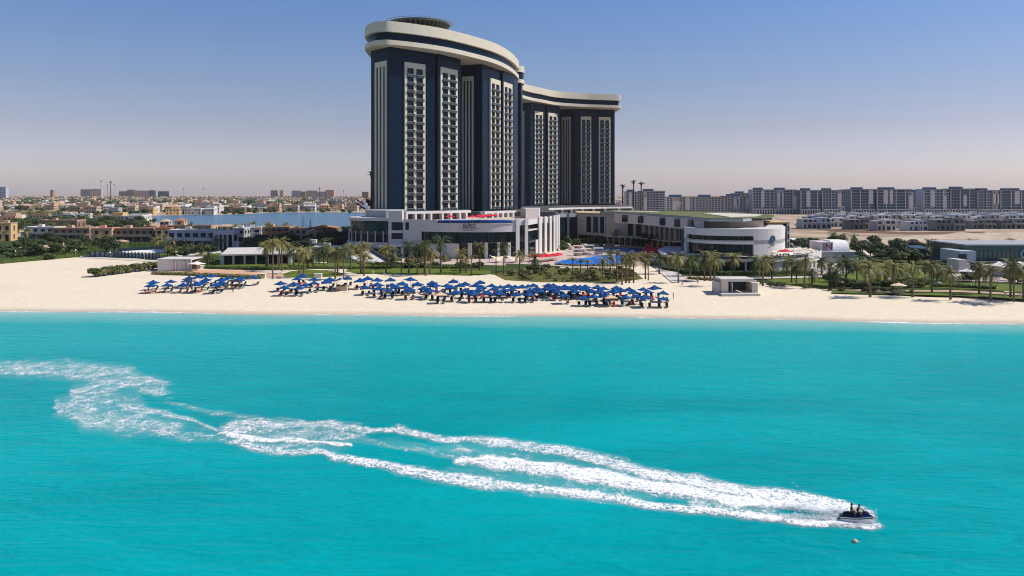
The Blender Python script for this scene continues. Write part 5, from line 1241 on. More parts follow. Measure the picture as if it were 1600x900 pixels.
scatter(['d', 'm'], [(0, 381), (60, 378), (135, 382), (190, 384), (190, 394), (110, 400), (0, 408)], 26, (2.5, 5.5), 'in the left villa gardens', 'trees of the left villa gardens')
scatter(['b', 'b', 'ob'], [(0, 388), (120, 388), (150, 398), (60, 408), (0, 411)], 30, (1.2, 2.6), 'in the left villa gardens', 'shrubs of the left villa gardens')
scatter(['d', 'd', 'm'], [(405, 378), (480, 380), (545, 372), (548, 392), (470, 398), (420, 394)], 34, (3.5, 6.5), 'in the grove left of the podium', 'trees left of the podium')
scatter(['d'], [(500, 366), (546, 364), (548, 384), (505, 384)], 14, (4, 6), 'in the dark corner beside the rounded wing', 'trees beside the rounded wing')
scatter(['m', 'd'], [(262, 391), (330, 390), (335, 400), (305, 408), (270, 402)], 9, (2.5, 5), 'before the blue grey villa', 'trees before the blue grey villa')
scatter(['d', 'm', 'd'], [(1298, 386), (1470, 388), (1465, 408), (1440, 418), (1340, 408), (1300, 400)], 46, (3.0, 6.0), 'in the grove above the right lawn', 'trees above the right lawn')
scatter(['d'], [(1222, 382), (1290, 381), (1294, 394), (1228, 396)], 16, (2.6, 4.4), 'in the white car park behind the club', 'trees in the car park')
scatter(['m', 'b', 'ob'], [(1300, 445), (1440, 444), (1440, 453), (1290, 450)], 24, (1.2, 2.2), 'in the border below the right lawn', 'shrubs below the right lawn')
scatter(['m', 'b'], [(1440, 430), (1540, 436), (1600, 440), (1600, 445), (1500, 440)], 12, (1.2, 2.6), 'along the restaurant terrace', 'shrubs along the restaurant terrace')
scatter(['ob', 'o', 'b', 'ob'], [(790, 424), (840, 420), (985, 421), (1000, 434), (960, 441), (850, 440), (800, 437)], 84, (.6, 1.7), 'in the planted beds behind the parasols', 'shrubs of the planted beds')
scatter(['ob', 'b'], [(1190, 442), (1290, 449), (1440, 457), (1400, 459), (1250, 453), (1185, 447)], 26, (.6, 1.3), 'on the edge of the sand right of the stage', 'shrubs at the sand edge')
scatter(['b', 'm'], [(560, 416), (760, 417), (770, 420), (560, 419)], 26, (1.0, 2.0), 'between the podium and its lawn', 'shrubs between podium and lawn')
scatter(['m', 'b', 'd'], [(870, 385), (905, 380), (960, 383), (900, 392), (872, 395)], 16, (2, 4.5), 'beside the podium columns', 'trees beside the podium columns')
scatter(['d', 'm'], [(965, 381), (1066, 383), (1066, 391), (965, 384)], 20, (2.5, 4.5), 'below the conference walkway', 'trees below the conference walkway')
scatter(['b', 'd'], [(1036, 408), (1060, 411), (1130, 427), (1060, 424), (1035, 415)], 16, (1.4, 3.2), 'at the left foot of the club', 'shrubs at the foot of the club')
scatter(['o', 'ob'], [(628, 408), (700, 407), (700, 412), (600, 413), (600, 409)], 12, (1.4, 2.8), 'below the outdoor stair', 'olive shrubs below the stair')
tree('d', 167, 401, 8.5, 'large dark tree beside the square ochre villa')
tree('d', 200, 360, 7, 'broad dark tree right of the stepped white villa')
for i, (px, yb) in enumerate(((473.5, 366), (485, 367))):
    Y = 25 * F / (yb - HOR); h = 11.5 - i; t = thing('norfolk_pine', 'layered pine beside the lagoon, %s one of the pair' % ('taller left', 'shorter right')[i], 'tree', (XA(px, Y), Y, LAND))
    mb = MB(); mb.tube((0, 0, 0), (0, 0, h), .25, .05, 6); obj('trunk', mb, M_['bark2'], t); mb = MB()
    for k in range(9):
        z = h * (.2 + .085 * k); r = 3.4 * (1 - k / 9.5)
        for q in range(9):
            a = q * .7 + k; L = r * R.uniform(.8, 1.1); c = Vector((0, 0, z)); e = Vector((math.cos(a) * L, math.sin(a) * L, z + .3)); s = Vector((-math.sin(a), math.cos(a), 0)) * .45
            mb.add([c, e * .6 + s + Vector((0, 0, z * .4 - .1)), e, e * .6 - s + Vector((0, 0, z * .4 - .1))], [(0, 1, 2, 3)])
    obj('crown', mb, M_['leafd'], t)
# far town trees
n = 0
tpts = []
while len(tpts) < 80:
    Y = 480 * (R.random() ** 1.3 * 3.2 + 1.0); px = R.uniform(-10, 578); X = XA(px, Y)
    if in_poly(X, Y, LAG) or (Y < 640 and px > 240) or (Y < 950 and px > 230): continue
    tpts.append((Y, px))
tpts.sort()
for i, (Y, px) in enumerate(tpts):
    k = R.choice(['d', 'd', 'm']); h = R.uniform(5, 9); s = h / BASEH[k]
    o = R.choice(TP[k]).put((XA(px, Y), Y, LAND), R.uniform(0, 6), (s * 1.3, s * 1.3, s)); tag(o, '%s tree among the town houses, %s nearest of them' % ({'d': 'dark', 'm': 'green'}[k], ordw(i + 1) if i < 99 else 'one of the farther, not the'), 'tree', 'trees among the houses of the town')
mbt = MB()
for i in range(2300):
    Y = 640 + 3800 * R.random() ** 1.5; px = R.uniform(-20, 585); X = XA(px, Y)
    if in_poly(X, Y, LAG): continue
    if (Y < 950 and px > 230) or (Y < 1000 and px > 380): continue
    r = R.uniform(2.2, 5) if Y < 1500 else R.uniform(3, 8); mbt.blob((X, Y, LAND + r * .5), (r, r * .8, r * R.uniform(.55, .9)), 6, 4, .35, R)
tag(obj('distant_trees', mbt, M_['leafd']), 'scattered far tree crowns among the hazy town houses', 'trees', kind='stuff')
# ---- hedges
def hedge(name, label, pts, h, w_, m='hedge', dens=26, lump=.12, cat='hedge', z=LAND):
    mb = MB(); rr = random.Random(len(label))
    for i in range(len(pts) - 1):
        a, b_ = Vector(pts[i]), Vector(pts[i + 1]); u = (b_ - a); L = u.length; u.normalize(); n = Vector((-u.y, u.x))
        P = lambda s, o: tuple(a + u * s + n * o)
        mb.prism([P(0, -w_ / 2 + .12), P(L, -w_ / 2 + .12), P(L, w_ / 2 - .12), P(0, w_ / 2 - .12)], z - .1, z + h - .15)
        for k in range(int(L * dens)):
            s = rr.uniform(0, L); f = rr.random()
            if f < .45: o_, zz = -w_ / 2, rr.uniform(0, h)
            elif f < .85: o_, zz = rr.uniform(-w_ / 2, w_ / 2), h
            else: o_, zz = w_ / 2, rr.uniform(0, h)
            c = Vector((*P(s, o_), z + zz)) + Vector((rr.uniform(-lump, lump), rr.uniform(-lump, lump), rr.uniform(-lump, lump * 1.5)))
            d1 = Vector((rr.uniform(-1, 1), rr.uniform(-1, 1), rr.uniform(-1, 1))).normalized() * .22; d2 = d1.orthogonal().normalized() * .16
            mb.add([c - d1, c + d2, c + d1, c - d2], [(0, 1, 2, 3)])
    return tag(obj(name, mb, M_[m]), label, cat)
hedge('hedge', 'clipped dark hedge along the front of the left cabana lawn', GP([(320, 419.5), (360, 421), (435, 422.3), (478, 421.0)]), .9, 1.4)
hedge('hedge', 'dark hedge in front of the low cabana building', GP([(375, 413), (420, 412)]), 1.3, 1.4)
hedge('hedge', 'hedge band between upper and lower lawn before the podium', GP([(450, 419), (500, 420), (560, 420), (640, 418.7), (720, 419.8)]), .8, 1.6)
hedge('hedge', 'hedge edging the steps left of the podium', GP([(560, 412.5), (620, 415), (690, 415.5)]), .8, 1.6)
hedge('hedge', 'long green hedge between sand and left gardens', GP([(-260, 432), (-100, 420), (0, 412), (60, 406.5), (122, 401.5)]), 1.5, 2.4)
hedge('hedge', 'tall hedge behind the garden house on the left', GP([(0, 396), (60, 399), (110, 397), (150, 391)]), 1.9, 2.0)
hedge('hedge', 'thick green hedge wall beneath the brown flat villa', GP([(385, 381), (450, 383)]), 3.2, 4)
hedge('hedge', 'hedge below the long brown villa', GP([(152, 389), (200, 386), (262, 384)]), 2.0, 2)
hedge('hedge', 'dark curved hedge at the foot of the club terrace', GP([(1036, 421), (1075, 427.5), (1130, 430.5), (1200, 430), (1262, 427)]), 1.2, 1.6)
hedge('hedge', 'dark hedge beside the white path left of the stage', GP([(1075, 436), (1130, 439)]), .7, 1.4, 'leafo')
hedge('hedge', 'long dark hedge under the right lawn', GP([(1290, 434), (1320, 443), (1380, 447.5), (1440, 443.5), (1475, 440)]), 1.1, 2)
hedge('hedge', 'clipped dark hedge on the lower right lawn', GP([(1455, 448), (1500, 449.5), (1556, 452.5)]), .9, 1.6)
hedge('hedge', 'dark hedge right of the white path by the pool', GP([(990, 405), (1012, 411), (1024, 416)]), .8, 1.4)
hedge('hedge', 'low hedge along the front edge of the main pool', GP([(868, 414), (905, 416.4), (960, 416), (980, 412)]), .6, 1.2, 'leafo')
hedge('hedge', 'brown scrubby hedge along the front of the orange sand', GP([(240, 428.5), (262, 429.5), (300, 430.5), (370, 433.5), (410, 435.5)]), .8, 1.8, 'leafo')
hedge('hedge', 'green hedge behind the beach cabana', GP([(300, 411), (345, 414)]), 1.2, 2)
hedge('hedge', 'dark hedge around the round lawn at the right', GP([(1345, 413), (1352, 407.5), (1400, 405), (1440, 408)]), .9, 1.5)
# oleander row on the sand at the left: shrubs one by one
for i in range(15):
    px = 148 + i * 7.0; yb = 432.5 - i * .86
    tree('ob' if i % 3 else 'b', px, yb, 2.6, 'tall loose shrub in the row on the sand, %s from left' % ordw(i + 1), 'row of tall shrubs on the sand', wide=1.05)
# ================================================================== fence, lamps, canopy
fe = thing('fence', 'pale blue garden fence with dark posts left of the beach cabana', 'fence')
FL = GP([(141, 401.5), (180, 401.5), (250, 405)])
mb = MB(); slabp(mb, FL, 2.1, 3.9, 0, .06); obj('panel', mb, mat('fence_blue', (0.30, 0.36, 0.40), .7, .3, var=.15), fe)
for i in range(19):
    p = along(FL, i / 18); mb = MB(); mb.box(p[0] - .18, p[0] + .18, p[1] - .35, p[1] + .1, 2, 4.4); obj('post', mb, M_['dgrey'], fe)
for i, (px, yb) in enumerate(((172, 406), (226, 406), (275, 405), (118, 402), (24, 404))):
    Y = 25 * F / (yb - HOR); t = thing('street_lamp', 'white globe garden lamp near the fence, %s from left' % ordw([3, 4, 5, 2, 1][i]), 'lamp', (XA(px, Y), Y, LAND), 0, 'globe lamps along the left gardens')
    mb = MB(); mb.tube((0, 0, 0), (0, 0, 2.6), .07, .06, 6); obj('post', mb, M_['pole'], t); mb = MB(); mb.blob((0, 0, 2.8), .32, 8, 6); obj('globe', mb, M_['whitec'], t)
t = thing('pool_enclosure', 'long low teal pool enclosure with white covers behind the fence', 'pool enclosure')
E = GP([(185, 393), (266, 389.5)]); mb = MB(); slabp(mb, E, 2, 3.6, 0, .2); obj('glass_fence', mb, M_['rail'], t)
mb = MB(); mb.prism(GP([(190, 394.5), (240, 391.5), (265, 391.5), (268, 394), (220, 397), (195, 397)]), 2.1, 2.5); obj('cover', mb, M_['whitec'], t)
t = thing('walkway_canopy', 'white flat walkway canopy between cabana and lawn', 'canopy'); mb = MB(); mb.prism(GP([(305, 396), (345, 392.5), (346, 394), (308, 398)], 5), 4.8, 5.0); obj('roof', mb, M_['white'], t)
for i, (px, yb) in enumerate(((310, 407), (343, 402))): mb = MB(); p = G(px, yb - 1); mb.box(p[0] - .1, p[0] + .1, p[1] - .1, p[1] + .1, 2, 4.8); obj('post', mb, M_['white'], t)
# rock cascade + ramp left of podium
t = thing('ramp', 'sloping white ramp with dark parapet descending left of the podium', 'ramp')
A, B = Vector(G(566, 398)), Vector(G(612, 414)); u = (B - A).normalized(); n_ = Vector((-u.y, u.x))
def rp(a, b_, o0, o1, za, zb_, th): return ([tuple(A.lerp(B, a) + n_ * o0), tuple(A.lerp(B, b_) + n_ * o0), tuple(A.lerp(B, b_) + n_ * o1), tuple(A.lerp(B, a) + n_ * o1)], [za - th, zb_ - th, zb_ - th, za - th], [za, zb_, zb_, za])
mb = MB(); mb.prism(*rp(0, 1, -3, 0, 5.4, 2.2, .5)); obj('ramp_deck', mb, M_['white'], t)
mb = MB(); mb.prism(*rp(0, 1, .05, .5, 6.6, 3.2, 1.4)); obj('parapet', mb, M_['dgrey'], t)
for i in range(34):
    px = R.uniform(549, 592); yb = 399 + (px - 549) * .28 + R.uniform(0, 7); Y = 25 * F / (yb - HOR); r = R.uniform(.5, 1.3); mb = MB(); mb.blob((0, 0, r * .3), (r * R.uniform(.9, 1.6), r, r * .8), 7, 5, .3, R)
    tag(obj('boulder', mb, M_['whiterock' if i % 3 else 'rock'], loc=(XA(px, Y), Y, LAND)), 'white boulder in the rock cascade by the ramp, %s of the heap' % ordw(i + 1), 'boulder', 'boulders of the rock cascade')
for i in range(22):
    px = R.uniform(892, 960); yb = R.uniform(384, 396); 
    if px > 935 and yb > 386: yb = R.uniform(382.5, 386)
    Y = 25 * F / (yb - HOR); r = R.uniform(.6, 1.5); mb = MB(); mb.blob((0, 0, r * .4), (r * R.uniform(.9, 1.9), r, r), 7, 5, .3, R)
    tag(obj('boulder', mb, M_['rock'], loc=(XA(px, Y), Y, LAND + .1)), 'tan boulder of the artificial rocks around the pool, %s of them' % ordw(i + 1), 'boulder', 'artificial rocks around the pool')
for i, (px, yb) in enumerate(((903, 400), (916, 399), (935, 398), (903, 394), (921, 393))):
    Y = 25 * F / (yb - HOR); t = thing('pool_hut', 'small tan roofed hut on the pool island, %s' % ('front left', 'front middle', 'front right', 'rear left', 'rear right')[i], 'hut', (XA(px, Y), Y, LAND))
    mb = MB(); mb.prism([(-2, -1.5), (2, -1.5), (2, 1.5), (-2, 1.5)], 2.5, 2.8); obj('roof', mb, M_['creamc' if i % 2 else 'whitec'], t)
    for x in (-1.7, 1.7): mb = MB(); mb.box(x - .12, x + .12, -1.3, -1.1, 0, 2.5); obj('post', mb, M_['white'], t)
    mb = MB(); mb.box(-1.6, 1.6, 0, 1.3, 0, 1.1); obj('counter', mb, M_['rock'], t)
# bridge rail on the pool
t = thing('pool_bridge', 'low white railed bridge between the two pools', 'bridge'); BL = GP([(918, 401.3), (945, 401), (962, 399.5)]); mb = MB(); slabp(mb, BL, 2.3, 2.6, 0, 1.4); obj('deck', mb, M_['white'], t)
for i in range(10): p = along(BL, i / 9); mb = MB(); mb.box(p[0] - .06, p[0] + .06, p[1] - .05, p[1] + .07, 2.6, 3.5); obj('baluster', mb, M_['whitec'], t)
mb = MB(); slabp(mb, BL, 3.5, 3.6, .05, .1); obj('handrail', mb, M_['whitec'], t)
# shade sails
for i, (pa, pb, l) in enumerate(((765, 790, 'cream triangular shade sail, left of the two before the podium'), (789, 816, 'cream triangular shade sail, right of the two before the podium'))):
    Y = 290.; t = thing('shade_sail', l, 'shade sail'); x0, x1 = XA(pa, Y), XA(pb, Y)
    mb = MB(); N = 8; C_ = [Vector((x0, Y, 4.6)), Vector((x1, Y + 3, 4.4)), Vector(((x0 * .45 + x1 * .55), Y - 4, 2.9))]
    for a in range(N + 1):
        for b_ in range(N + 1 - a):
            p = C_[0] * (1 - (a + b_) / N) + C_[1] * (a / N) + C_[2] * (b_ / N); mb.v.append((p.x, p.y, p.z - .5 * math.sin(PI * a / N) * (b_ == 0) - .3 * (a * b_ > 0)))
    idx = {}; c = 0
    for a in range(N + 1):
        for b_ in range(N + 1 - a): idx[(a, b_)] = c; c += 1
    for a in range(N):
        for b_ in range(N - a):
            mb.f.append((idx[(a, b_)], idx[(a + 1, b_)], idx[(a, b_ + 1)])); mb.mi.append(0)
            if a + b_ < N - 1: mb.f.append((idx[(a + 1, b_)], idx[(a + 1, b_ + 1)], idx[(a, b_ + 1)])); mb.mi.append(0)
    obj('canvas', mb, M_['creamc'], t)
    for q in C_: mb = MB(); mb.tube((q.x, q.y, 2), (q.x, q.y, q.z + .3), .09, n=6); obj('pole', mb, M_['pole'], t)
# flags
fm = [mat('flag_red', (.5, .01, .02), .8, .2, var=0), mat('flag_white', (.75, .75, .75), .8, .2, var=0), mat('flag_black', (.01, .01, .015), .8, .2, var=0)]
for i, (px, cols_) in enumerate(((555.5, (0, 1, 2)), (561.5, (1, 1, 1)), (571.5, (2, 2, 2)))):
    Y = 328.; t = thing('flagpole', ('flagpole with red white and black flag on the rounded wing', 'flagpole with plain white flag on the rounded wing', 'flagpole with black flag on the rounded wing')[i], 'flag', (XA(px, Y), Y, 17.2))
    mb = MB(); mb.tube((0, 0, 0), (0, 0, 8.0), .09, .06, 6); obj('pole', mb, M_['pole'], t)
    mb = MB()
    for q in range(3):
        mb.cur = q
        for s in range(6):
            a0, a1 = s / 6, (s + 1) / 6; f = lambda a: (a * 3.4, .35 * math.sin(a * 6), -a * 2.2 - .1 * math.sin(a * 9))
            p0, p1 = f(a0), f(a1); z0, z1 = 7.9 - q * .8, 7.9 - (q + 1) * .8
            mb.add([(p0[0], p0[1], z0 + p0[2]), (p1[0], p1[1], z0 + p1[2]), (p1[0], p1[1], z1 + p1[2]), (p0[0], p0[1], z1 + p0[2])], [(0, 1, 2, 3)])
    obj('flag', mb, [fm[c] for c in cols_], t)
# ================================================================== parasols
def parasol_proto(m, name='beach_umbrella', r=1.36, h=2.1, rise=.78, sides=4, base=True):
    t = empty(name); mb = MB(); mb.tube((0, 0, -.3), (0, 0, h + rise + .12), .035, n=6); obj('pole', mb, M_['ltwood'], t)
    mb = MB(); n = sides; q = math.sqrt(2) if sides == 4 else 1
    ring = []
    for j, (f, z) in enumerate(((1, 0), (.62, .22), (.3, .58), (.0, 1.0))):
        rr_ = []
        for k in range(n * 2):
            a = PI * k / n + PI / 4; rad_ = r * f * (q if k % 2 == 0 else (q * math.cos(PI / 4) if sides == 4 else .93)); dz = -.06 if k % 2 == 0 and j == 0 else 0
            rr_.append((rad_ * math.cos(a), rad_ * math.sin(a), h + rise * z + dz))
        ring.append(rr_)
    for j in range(3):
        for k in range(2 * n):
            a, b_, c, d = ring[j][k], ring[j][(k + 1) % (2 * n)], ring[j + 1][(k + 1) % (2 * n)], ring[j + 1][k]
            mb.add([a, b_, c, d] if j < 2 else [a, b_, c], [(0, 1, 2, 3)] if j < 2 else [(0, 1, 2)])
    for k in range(2 * n):
        a, b_ = ring[0][k], ring[0][(k + 1) % (2 * n)]; mb.add([a, b_, (b_[0], b_[1], b_[2] - .16), (a[0], a[1], a[2] - .16)], [(0, 1, 2, 3)])
    obj('canopy', mb, m, t)
    mb = MB()
    for k in range(n): a = PI * 2 * k / n + PI / 4; mb.tube((0, 0, h - .1), (r * .9 * math.cos(a), r * .9 * math.sin(a), h + .02), .015, n=4)
    obj('ribs', mb, M_['ltwood'], t)
    return t
def lounger_proto(mc, mt, name='sun_lounger'):
    t = empty(name); mb = MB()
    mb.box(-.33, .33, -1.0, .35, .26, .32)
    for x in (-.3, .3): mb.box(x - .03, x + .03, -1.0, 1.0, .22, .28)
    obj('frame', mb, M_['ltwood'], t)
    for x in (-.3, .3):
        for y in (-.85, .7): mb = MB(); mb.box(x - .03, x + .03, y - .03, y + .03, 0, .25); obj('leg', mb, M_['ltwood'], t)
    mb = MB(); mb.box(-.31, .31, -.98, .34, .325, .43); obj('cushion', mb, mt, t)
    mb = MB(); mb.prism([(-.31, .36), (.31, .36), (.31, .48), (-.31, .48)], .33, .43)
    mb = MB(); c, s = math.cos(rad(55)), math.sin(rad(55)); vs = []
    for x in (-.33, .33):
        for L in (0, .85):
            for tk in (0, .1): vs.append((x, .36 + L * c - tk * s, .32 + L * s + tk * c))
    mb.add(vs, [(0, 1, 3, 2), (4, 6, 7, 5), (0, 4, 5, 1), (2, 3, 7, 6), (1, 5, 7, 3), (0, 2, 6, 4)]); obj('backrest', mb, mc, t)
    return t
UB = Proto(parasol_proto(M_['canvas'])); UP = Proto(parasol_proto(M_['peach'], r=1.35, rise=.7)); 
LG = {'navy': Proto(lounger_proto(M_['tn'], M_['tn'])), 'teal': Proto(lounger_proto(M_['tn'], M_['tt'])), 'red': Proto(lounger_proto(M_['tr'], M_['tr'])), 'white': Proto(lounger_proto(M_['tn'], M_['tw']))}
CLU = {
'left cluster': [(238.6, 435), (235.7, 439.5), (267, 433.5), (261, 438.5), (296, 430), (292.5, 432.5), (286, 439), (311, 427), (322, 431.7), (329.7, 427), (318.7, 436), (307.7, 439), (347, 431.7), (345.5, 436), (338, 440), (358, 428.5), (376.4, 428.5), (371.6, 433), (395, 429)],
'second cluster': [(439, 437), (443, 443), (464, 430), (458.5, 439), (471.7, 426), (467.7, 443), (478, 439), (491, 431.5), (490, 438), (515, 431.5), (511, 435.4), (532, 433), (543, 429)],
'long main cluster': [(563, 434), (574, 431), (589, 433), (571, 442), (590, 440), (591, 445), (610, 433), (612, 439), (618, 442.5), (607, 447), (628, 439), (634, 442), (641, 432), (640, 448), (652, 439), (662, 445), (670, 448), (676, 437.6), (678, 441), (689.5, 449), (699, 440), (709, 434), (704, 444), (712, 450.6), (718, 441), (726, 437.6), (727, 446.4), (738, 452), (743, 441), (751, 436), (752, 442.5), (748, 446.4), (761, 452), (767.5, 441), (771, 445), (779, 452), (782, 442), (787, 446.4), (795, 441), (800, 445), (805, 442), (806.5, 452), (816, 442.5), (827.6, 447), (826, 452), (826, 441), (834, 439), (839, 444), (844, 449), (852, 444), (857, 440), (862, 446), (865, 442), (875, 444), (871.5, 449), (881, 454), (883, 442.5), (889, 446.4), (897.5, 442.5), (897.5, 448), (907, 444), (910.5, 457), (914, 442), (915, 447), (925, 448), (927, 457), (933, 444), (938, 450.6), (943, 445), (948, 455.5), (959, 449), (964, 444), (969, 448), (977, 457), (983.6, 447), (990, 450.6), (995, 455), (1005, 445), (1013, 449), (1008, 459), (1024, 445), (1035.6, 451.6), (1036, 459.4)]}
def gz(px, yb):
    z = LAND
    for _ in range(6):
        Y = (CAMZ - z) * F / (yb - HOR); z = ground_z(XA(px, Y), Y)
    return (XA(px, Y), Y, z)
ALLU = []
for cn, L in CLU.items():
    pos = []
    for px, ya in L:
        yb = ya
        for _ in range(4): Yd = 25.2 * F / (yb - HOR); yb = ya + 3.0 * F / Yd
        pos.append((px, yb))
    med = {}
    srt = sorted(p[1] for p in pos); q1, q2 = srt[len(srt) // 3], srt[2 * len(srt) // 3]
    rows = {'back': [], 'middle': [], 'front': []}
    for p in pos: rows['back' if p[1] < q1 else 'middle' if p[1] < q2 else 'front'].append(p)
    for rn, rl in rows.items():
        for i, (px, yb) in enumerate(sorted(rl)):
            x, y, z = gz(px, yb); o = UB.put((x, y, z), R.uniform(-.25, .25) + (PI / 4 if R.random() < .15 else 0), R.uniform(.86, 1.06))
            o.rotation_euler[0] = R.uniform(-.07, .07); o.rotation_euler[1] = R.uniform(-.07, .07)
            tag(o, 'blue peaked beach umbrella, %s from left in the %s row of the %s' % (ordw(i + 1), rn, cn), 'beach umbrella', 'blue umbrellas on the sand')
            ALLU.append((x, y, z, cn, rn, i + 1, yb))
for px, ya, l in ((954, 461.5, 'peach coloured beach umbrella near the right end of the front row'), (688.5, 457, 'peach coloured beach umbrella in front of the left half of the main cluster')):
    x, y, z = gz(px, ya + 17); o = UP.put((x, y, z), .2); tag(o, l, 'beach umbrella'); ALLU.append((x, y, z, 'peach', 'x', 1 if px > 800 else 2, ya + 17))
nl = 0
for (x, y, z, cn, rn, i, yb) in ALLU:
    for sd in ((-1, 1) if R.random() < .85 else (1,)):
        k = R.choices(['navy', 'teal', 'red', 'white'], [5, 2.2 if cn != 'long main cluster' else 1, 1.6, .8])[0]
        xx = x + sd * .85 + R.uniform(-.15, .15); yy = y - .35 + R.uniform(-.3, .3)
        o = LG[k].put((xx, yy, ground_z(xx, yy)), R.uniform(-.18, .18) + (PI if R.random() < .12 else 0) - (rad(35) if cn == 'left cluster' else 0))
        desc = {'navy': 'dark navy sun lounger', 'teal': 'lounger with teal towel', 'red': 'lounger in bright red', 'white': 'lounger with white towel'}[k]
        if cn == 'peach': lab = '%s, %s under the %s peach umbrella' % (desc, 'left' if sd < 0 else 'right', 'right hand' if i == 1 else 'left hand')
        else: lab = '%s, %s under umbrella %s from left, %s row, %s' % (desc, 'left' if sd < 0 else 'right', ordw(i), rn, cn)
        tag(o, lab, 'sun lounger', 'sun loungers under the beach umbrellas'); nl += 1
# red parasols
UR = Proto(parasol_proto(M_['redc'], 'parasol', 1.7, 2.1, .6, 4)); UW = Proto(parasol_proto(M_['whitec'], 'parasol', 1.7, 2.2, .6, 4))
def rp_(lst, z, lab, grp):
    for i, (px, yb) in enumerate(lst):
        Y = (CAMZ - z) * F / (yb - HOR); o = UR.put((XA(px, Y), Y, z), R.uniform(0, 1), R.uniform(.95, 1.1)); tag(o, 'red parasol %s, %s from left' % (lab, ordw(i + 1)), 'parasol', grp)
rp_([(703.5, 347.0), (738, 347), (749, 346.5), (752, 347.2), (762, 346), (772, 346)], 16.0, 'on the hotel roof terrace', 'red parasols of the roof terrace')
rp_([(834, 409.5), (841, 407.5), (848, 410), (852, 407), (858, 409), (864, 406.5), (869, 407.5), (872, 405)], LAND, 'beside the pool near the podium columns', 'red parasols left of the pool')
rp_([(1002, 404), (1008, 402), (1012, 396), (1016, 404), (1021, 402), (1026, 396), (1030, 392), (1034, 396), (1016, 392), (1026, 403), (1018, 399)], LAND, 'between the pool and the club', 'red parasols right of the pool')
for i, (px, yb, z) in enumerate(((1240, 439, LAND), (1592, 424, LAND), (1560, 424, LAND), (1510, 437, LAND), (307, 424, LAND))):
    Y = (CAMZ - z) * F / (yb - HOR); 
    if i == 0: continue
    o = UW.put((XA(px, Y), Y, z), .3 * i, 1.15); tag(o, ('', 'white parasol at the right edge above the palms', 'white parasol on the restaurant terrace', 'pale parasol beside the restaurant stair wall', 'pale straw parasol right of the beach cabana')[i], 'parasol')
# beach furniture: pergola frames, bar kiosks, box, volleyball
def pergola(label, pxa, pxb, yb, h, m='wood'):
    x0, y0, z = gz(pxa, yb); x1 = gz(pxb, yb)[0]; t = thing('pergola', label, 'pergola', (x0, y0, z))
    W = x1 - x0
    for x in (0, W):
        for y in (0, 2.4): mb = MB(); mb.box(x - .09, x + .09, y - .09, y + .09, -.2, h); obj('post', mb, M_[m], t)
    mb = MB()
    for k in range(5): y = 2.4 * k / 4; mb.box(-.2, W + .2, y - .05, y + .05, h, h + .12)
    obj('roof_slats', mb, M_[m], t); mb = MB(); mb.box(.1, W - .1, 2.3, 2.4, .6, 1.1); obj('rail', mb, M_[m], t)
pergola('open timber frame pergola, right of the left umbrella cluster', 356, 373, 453, 2.3)
pergola('small timber frame with white curtain inside the left umbrella cluster', 292, 299, 452, 2.5)
for l, px, yb, w_ in (('small thatched bar kiosk on the sand between umbrella clusters', 534, 454, 2.6), ('small round roofed kiosk at the sand edge below the right lawn', 1404, 460, 2.4)):
    x, y, z = gz(px, yb); t = thing('kiosk', l, 'kiosk', (x, y, z)); mb = MB(); mb.box(-w_ * .55, w_ * .55, -.6, .6, -.2, 1.15); obj('counter', mb, M_['ltwood'], t)
    for sx in (-1, 1): mb = MB(); mb.box(sx * w_ * .5 - .07, sx * w_ * .5 + .07, -.07, .07, 0, 2.3); obj('post', mb, M_['wood'], t)
    mb = MB(); mb.tube((0, 0, 2.25), (0, 0, 2.9), w_ * .85, .15, 10); obj('roof', mb, M_['creamc'], t)
for i, (px, yb, l) in enumerate(((409, 434, 'white storage box on the sand behind the left umbrellas'), (497, 434, 'white storage box behind the second umbrella cluster'), (1143, 452, 'x'))):
    if i == 2: continue
    x, y, z = gz(px, yb); t = thing('storage_box', l, 'box', (x, y, z)); mb = MB(); mb.box(-1.1, 1.1, -.6, .6, 0, 1.1); obj('body', mb, M_['white'], t); mb = MB(); mb.box(-1.15, 1.15, -.65, .65, 1.1, 1.22); obj('lid', mb, M_['whitec'], t)
for i, (px, yb, h) in enumerate(((1571, 466, 1.4), (1594, 466, 1.4), (583, 428, 1.2), (600, 428, 1.2), (1242, 440, 1.0))):
    x, y, z = gz(px, yb); t = thing('bollard', 'pale lawn bollard light, %s from left' % ordw([4, 5, 1, 2, 3][i]), 'bollard', (x, y, z), 0, 'bollard lights on the lawns'); mb = MB(); mb.box(-.12, .12, -.12, .12, 0, h); obj('post', mb, M_['whitec'], t); mb = MB(); mb.box(-.15, .15, -.15, .15, h, h + .1); obj('cap', mb, M_['dgrey'], t)
# small playground / dark timber jetty behind umbrellas
x, y, z = gz(890, 441); t = thing('timber_sculpture', 'dark brown timber climbing frame behind the main umbrellas', 'climbing frame', (x, y, z)); mb = MB()
for k in range(12): a = PI * k / 11; b_ = a + .3; mb.tube((2.2 * math.cos(a), 0, 1.9 * math.sin(a)), (1.9 * math.cos(b_), 1.0, 1.7 * math.sin(b_)), .09, n=5); mb.tube((2.2 * math.cos(a), 0, 1.9 * math.sin(a)), (2.2 * math.cos(a + PI / 11), 0, 1.9 * math.sin(a + PI / 11)), .09, n=5)
obj('frame', mb, M_['wood'], t)
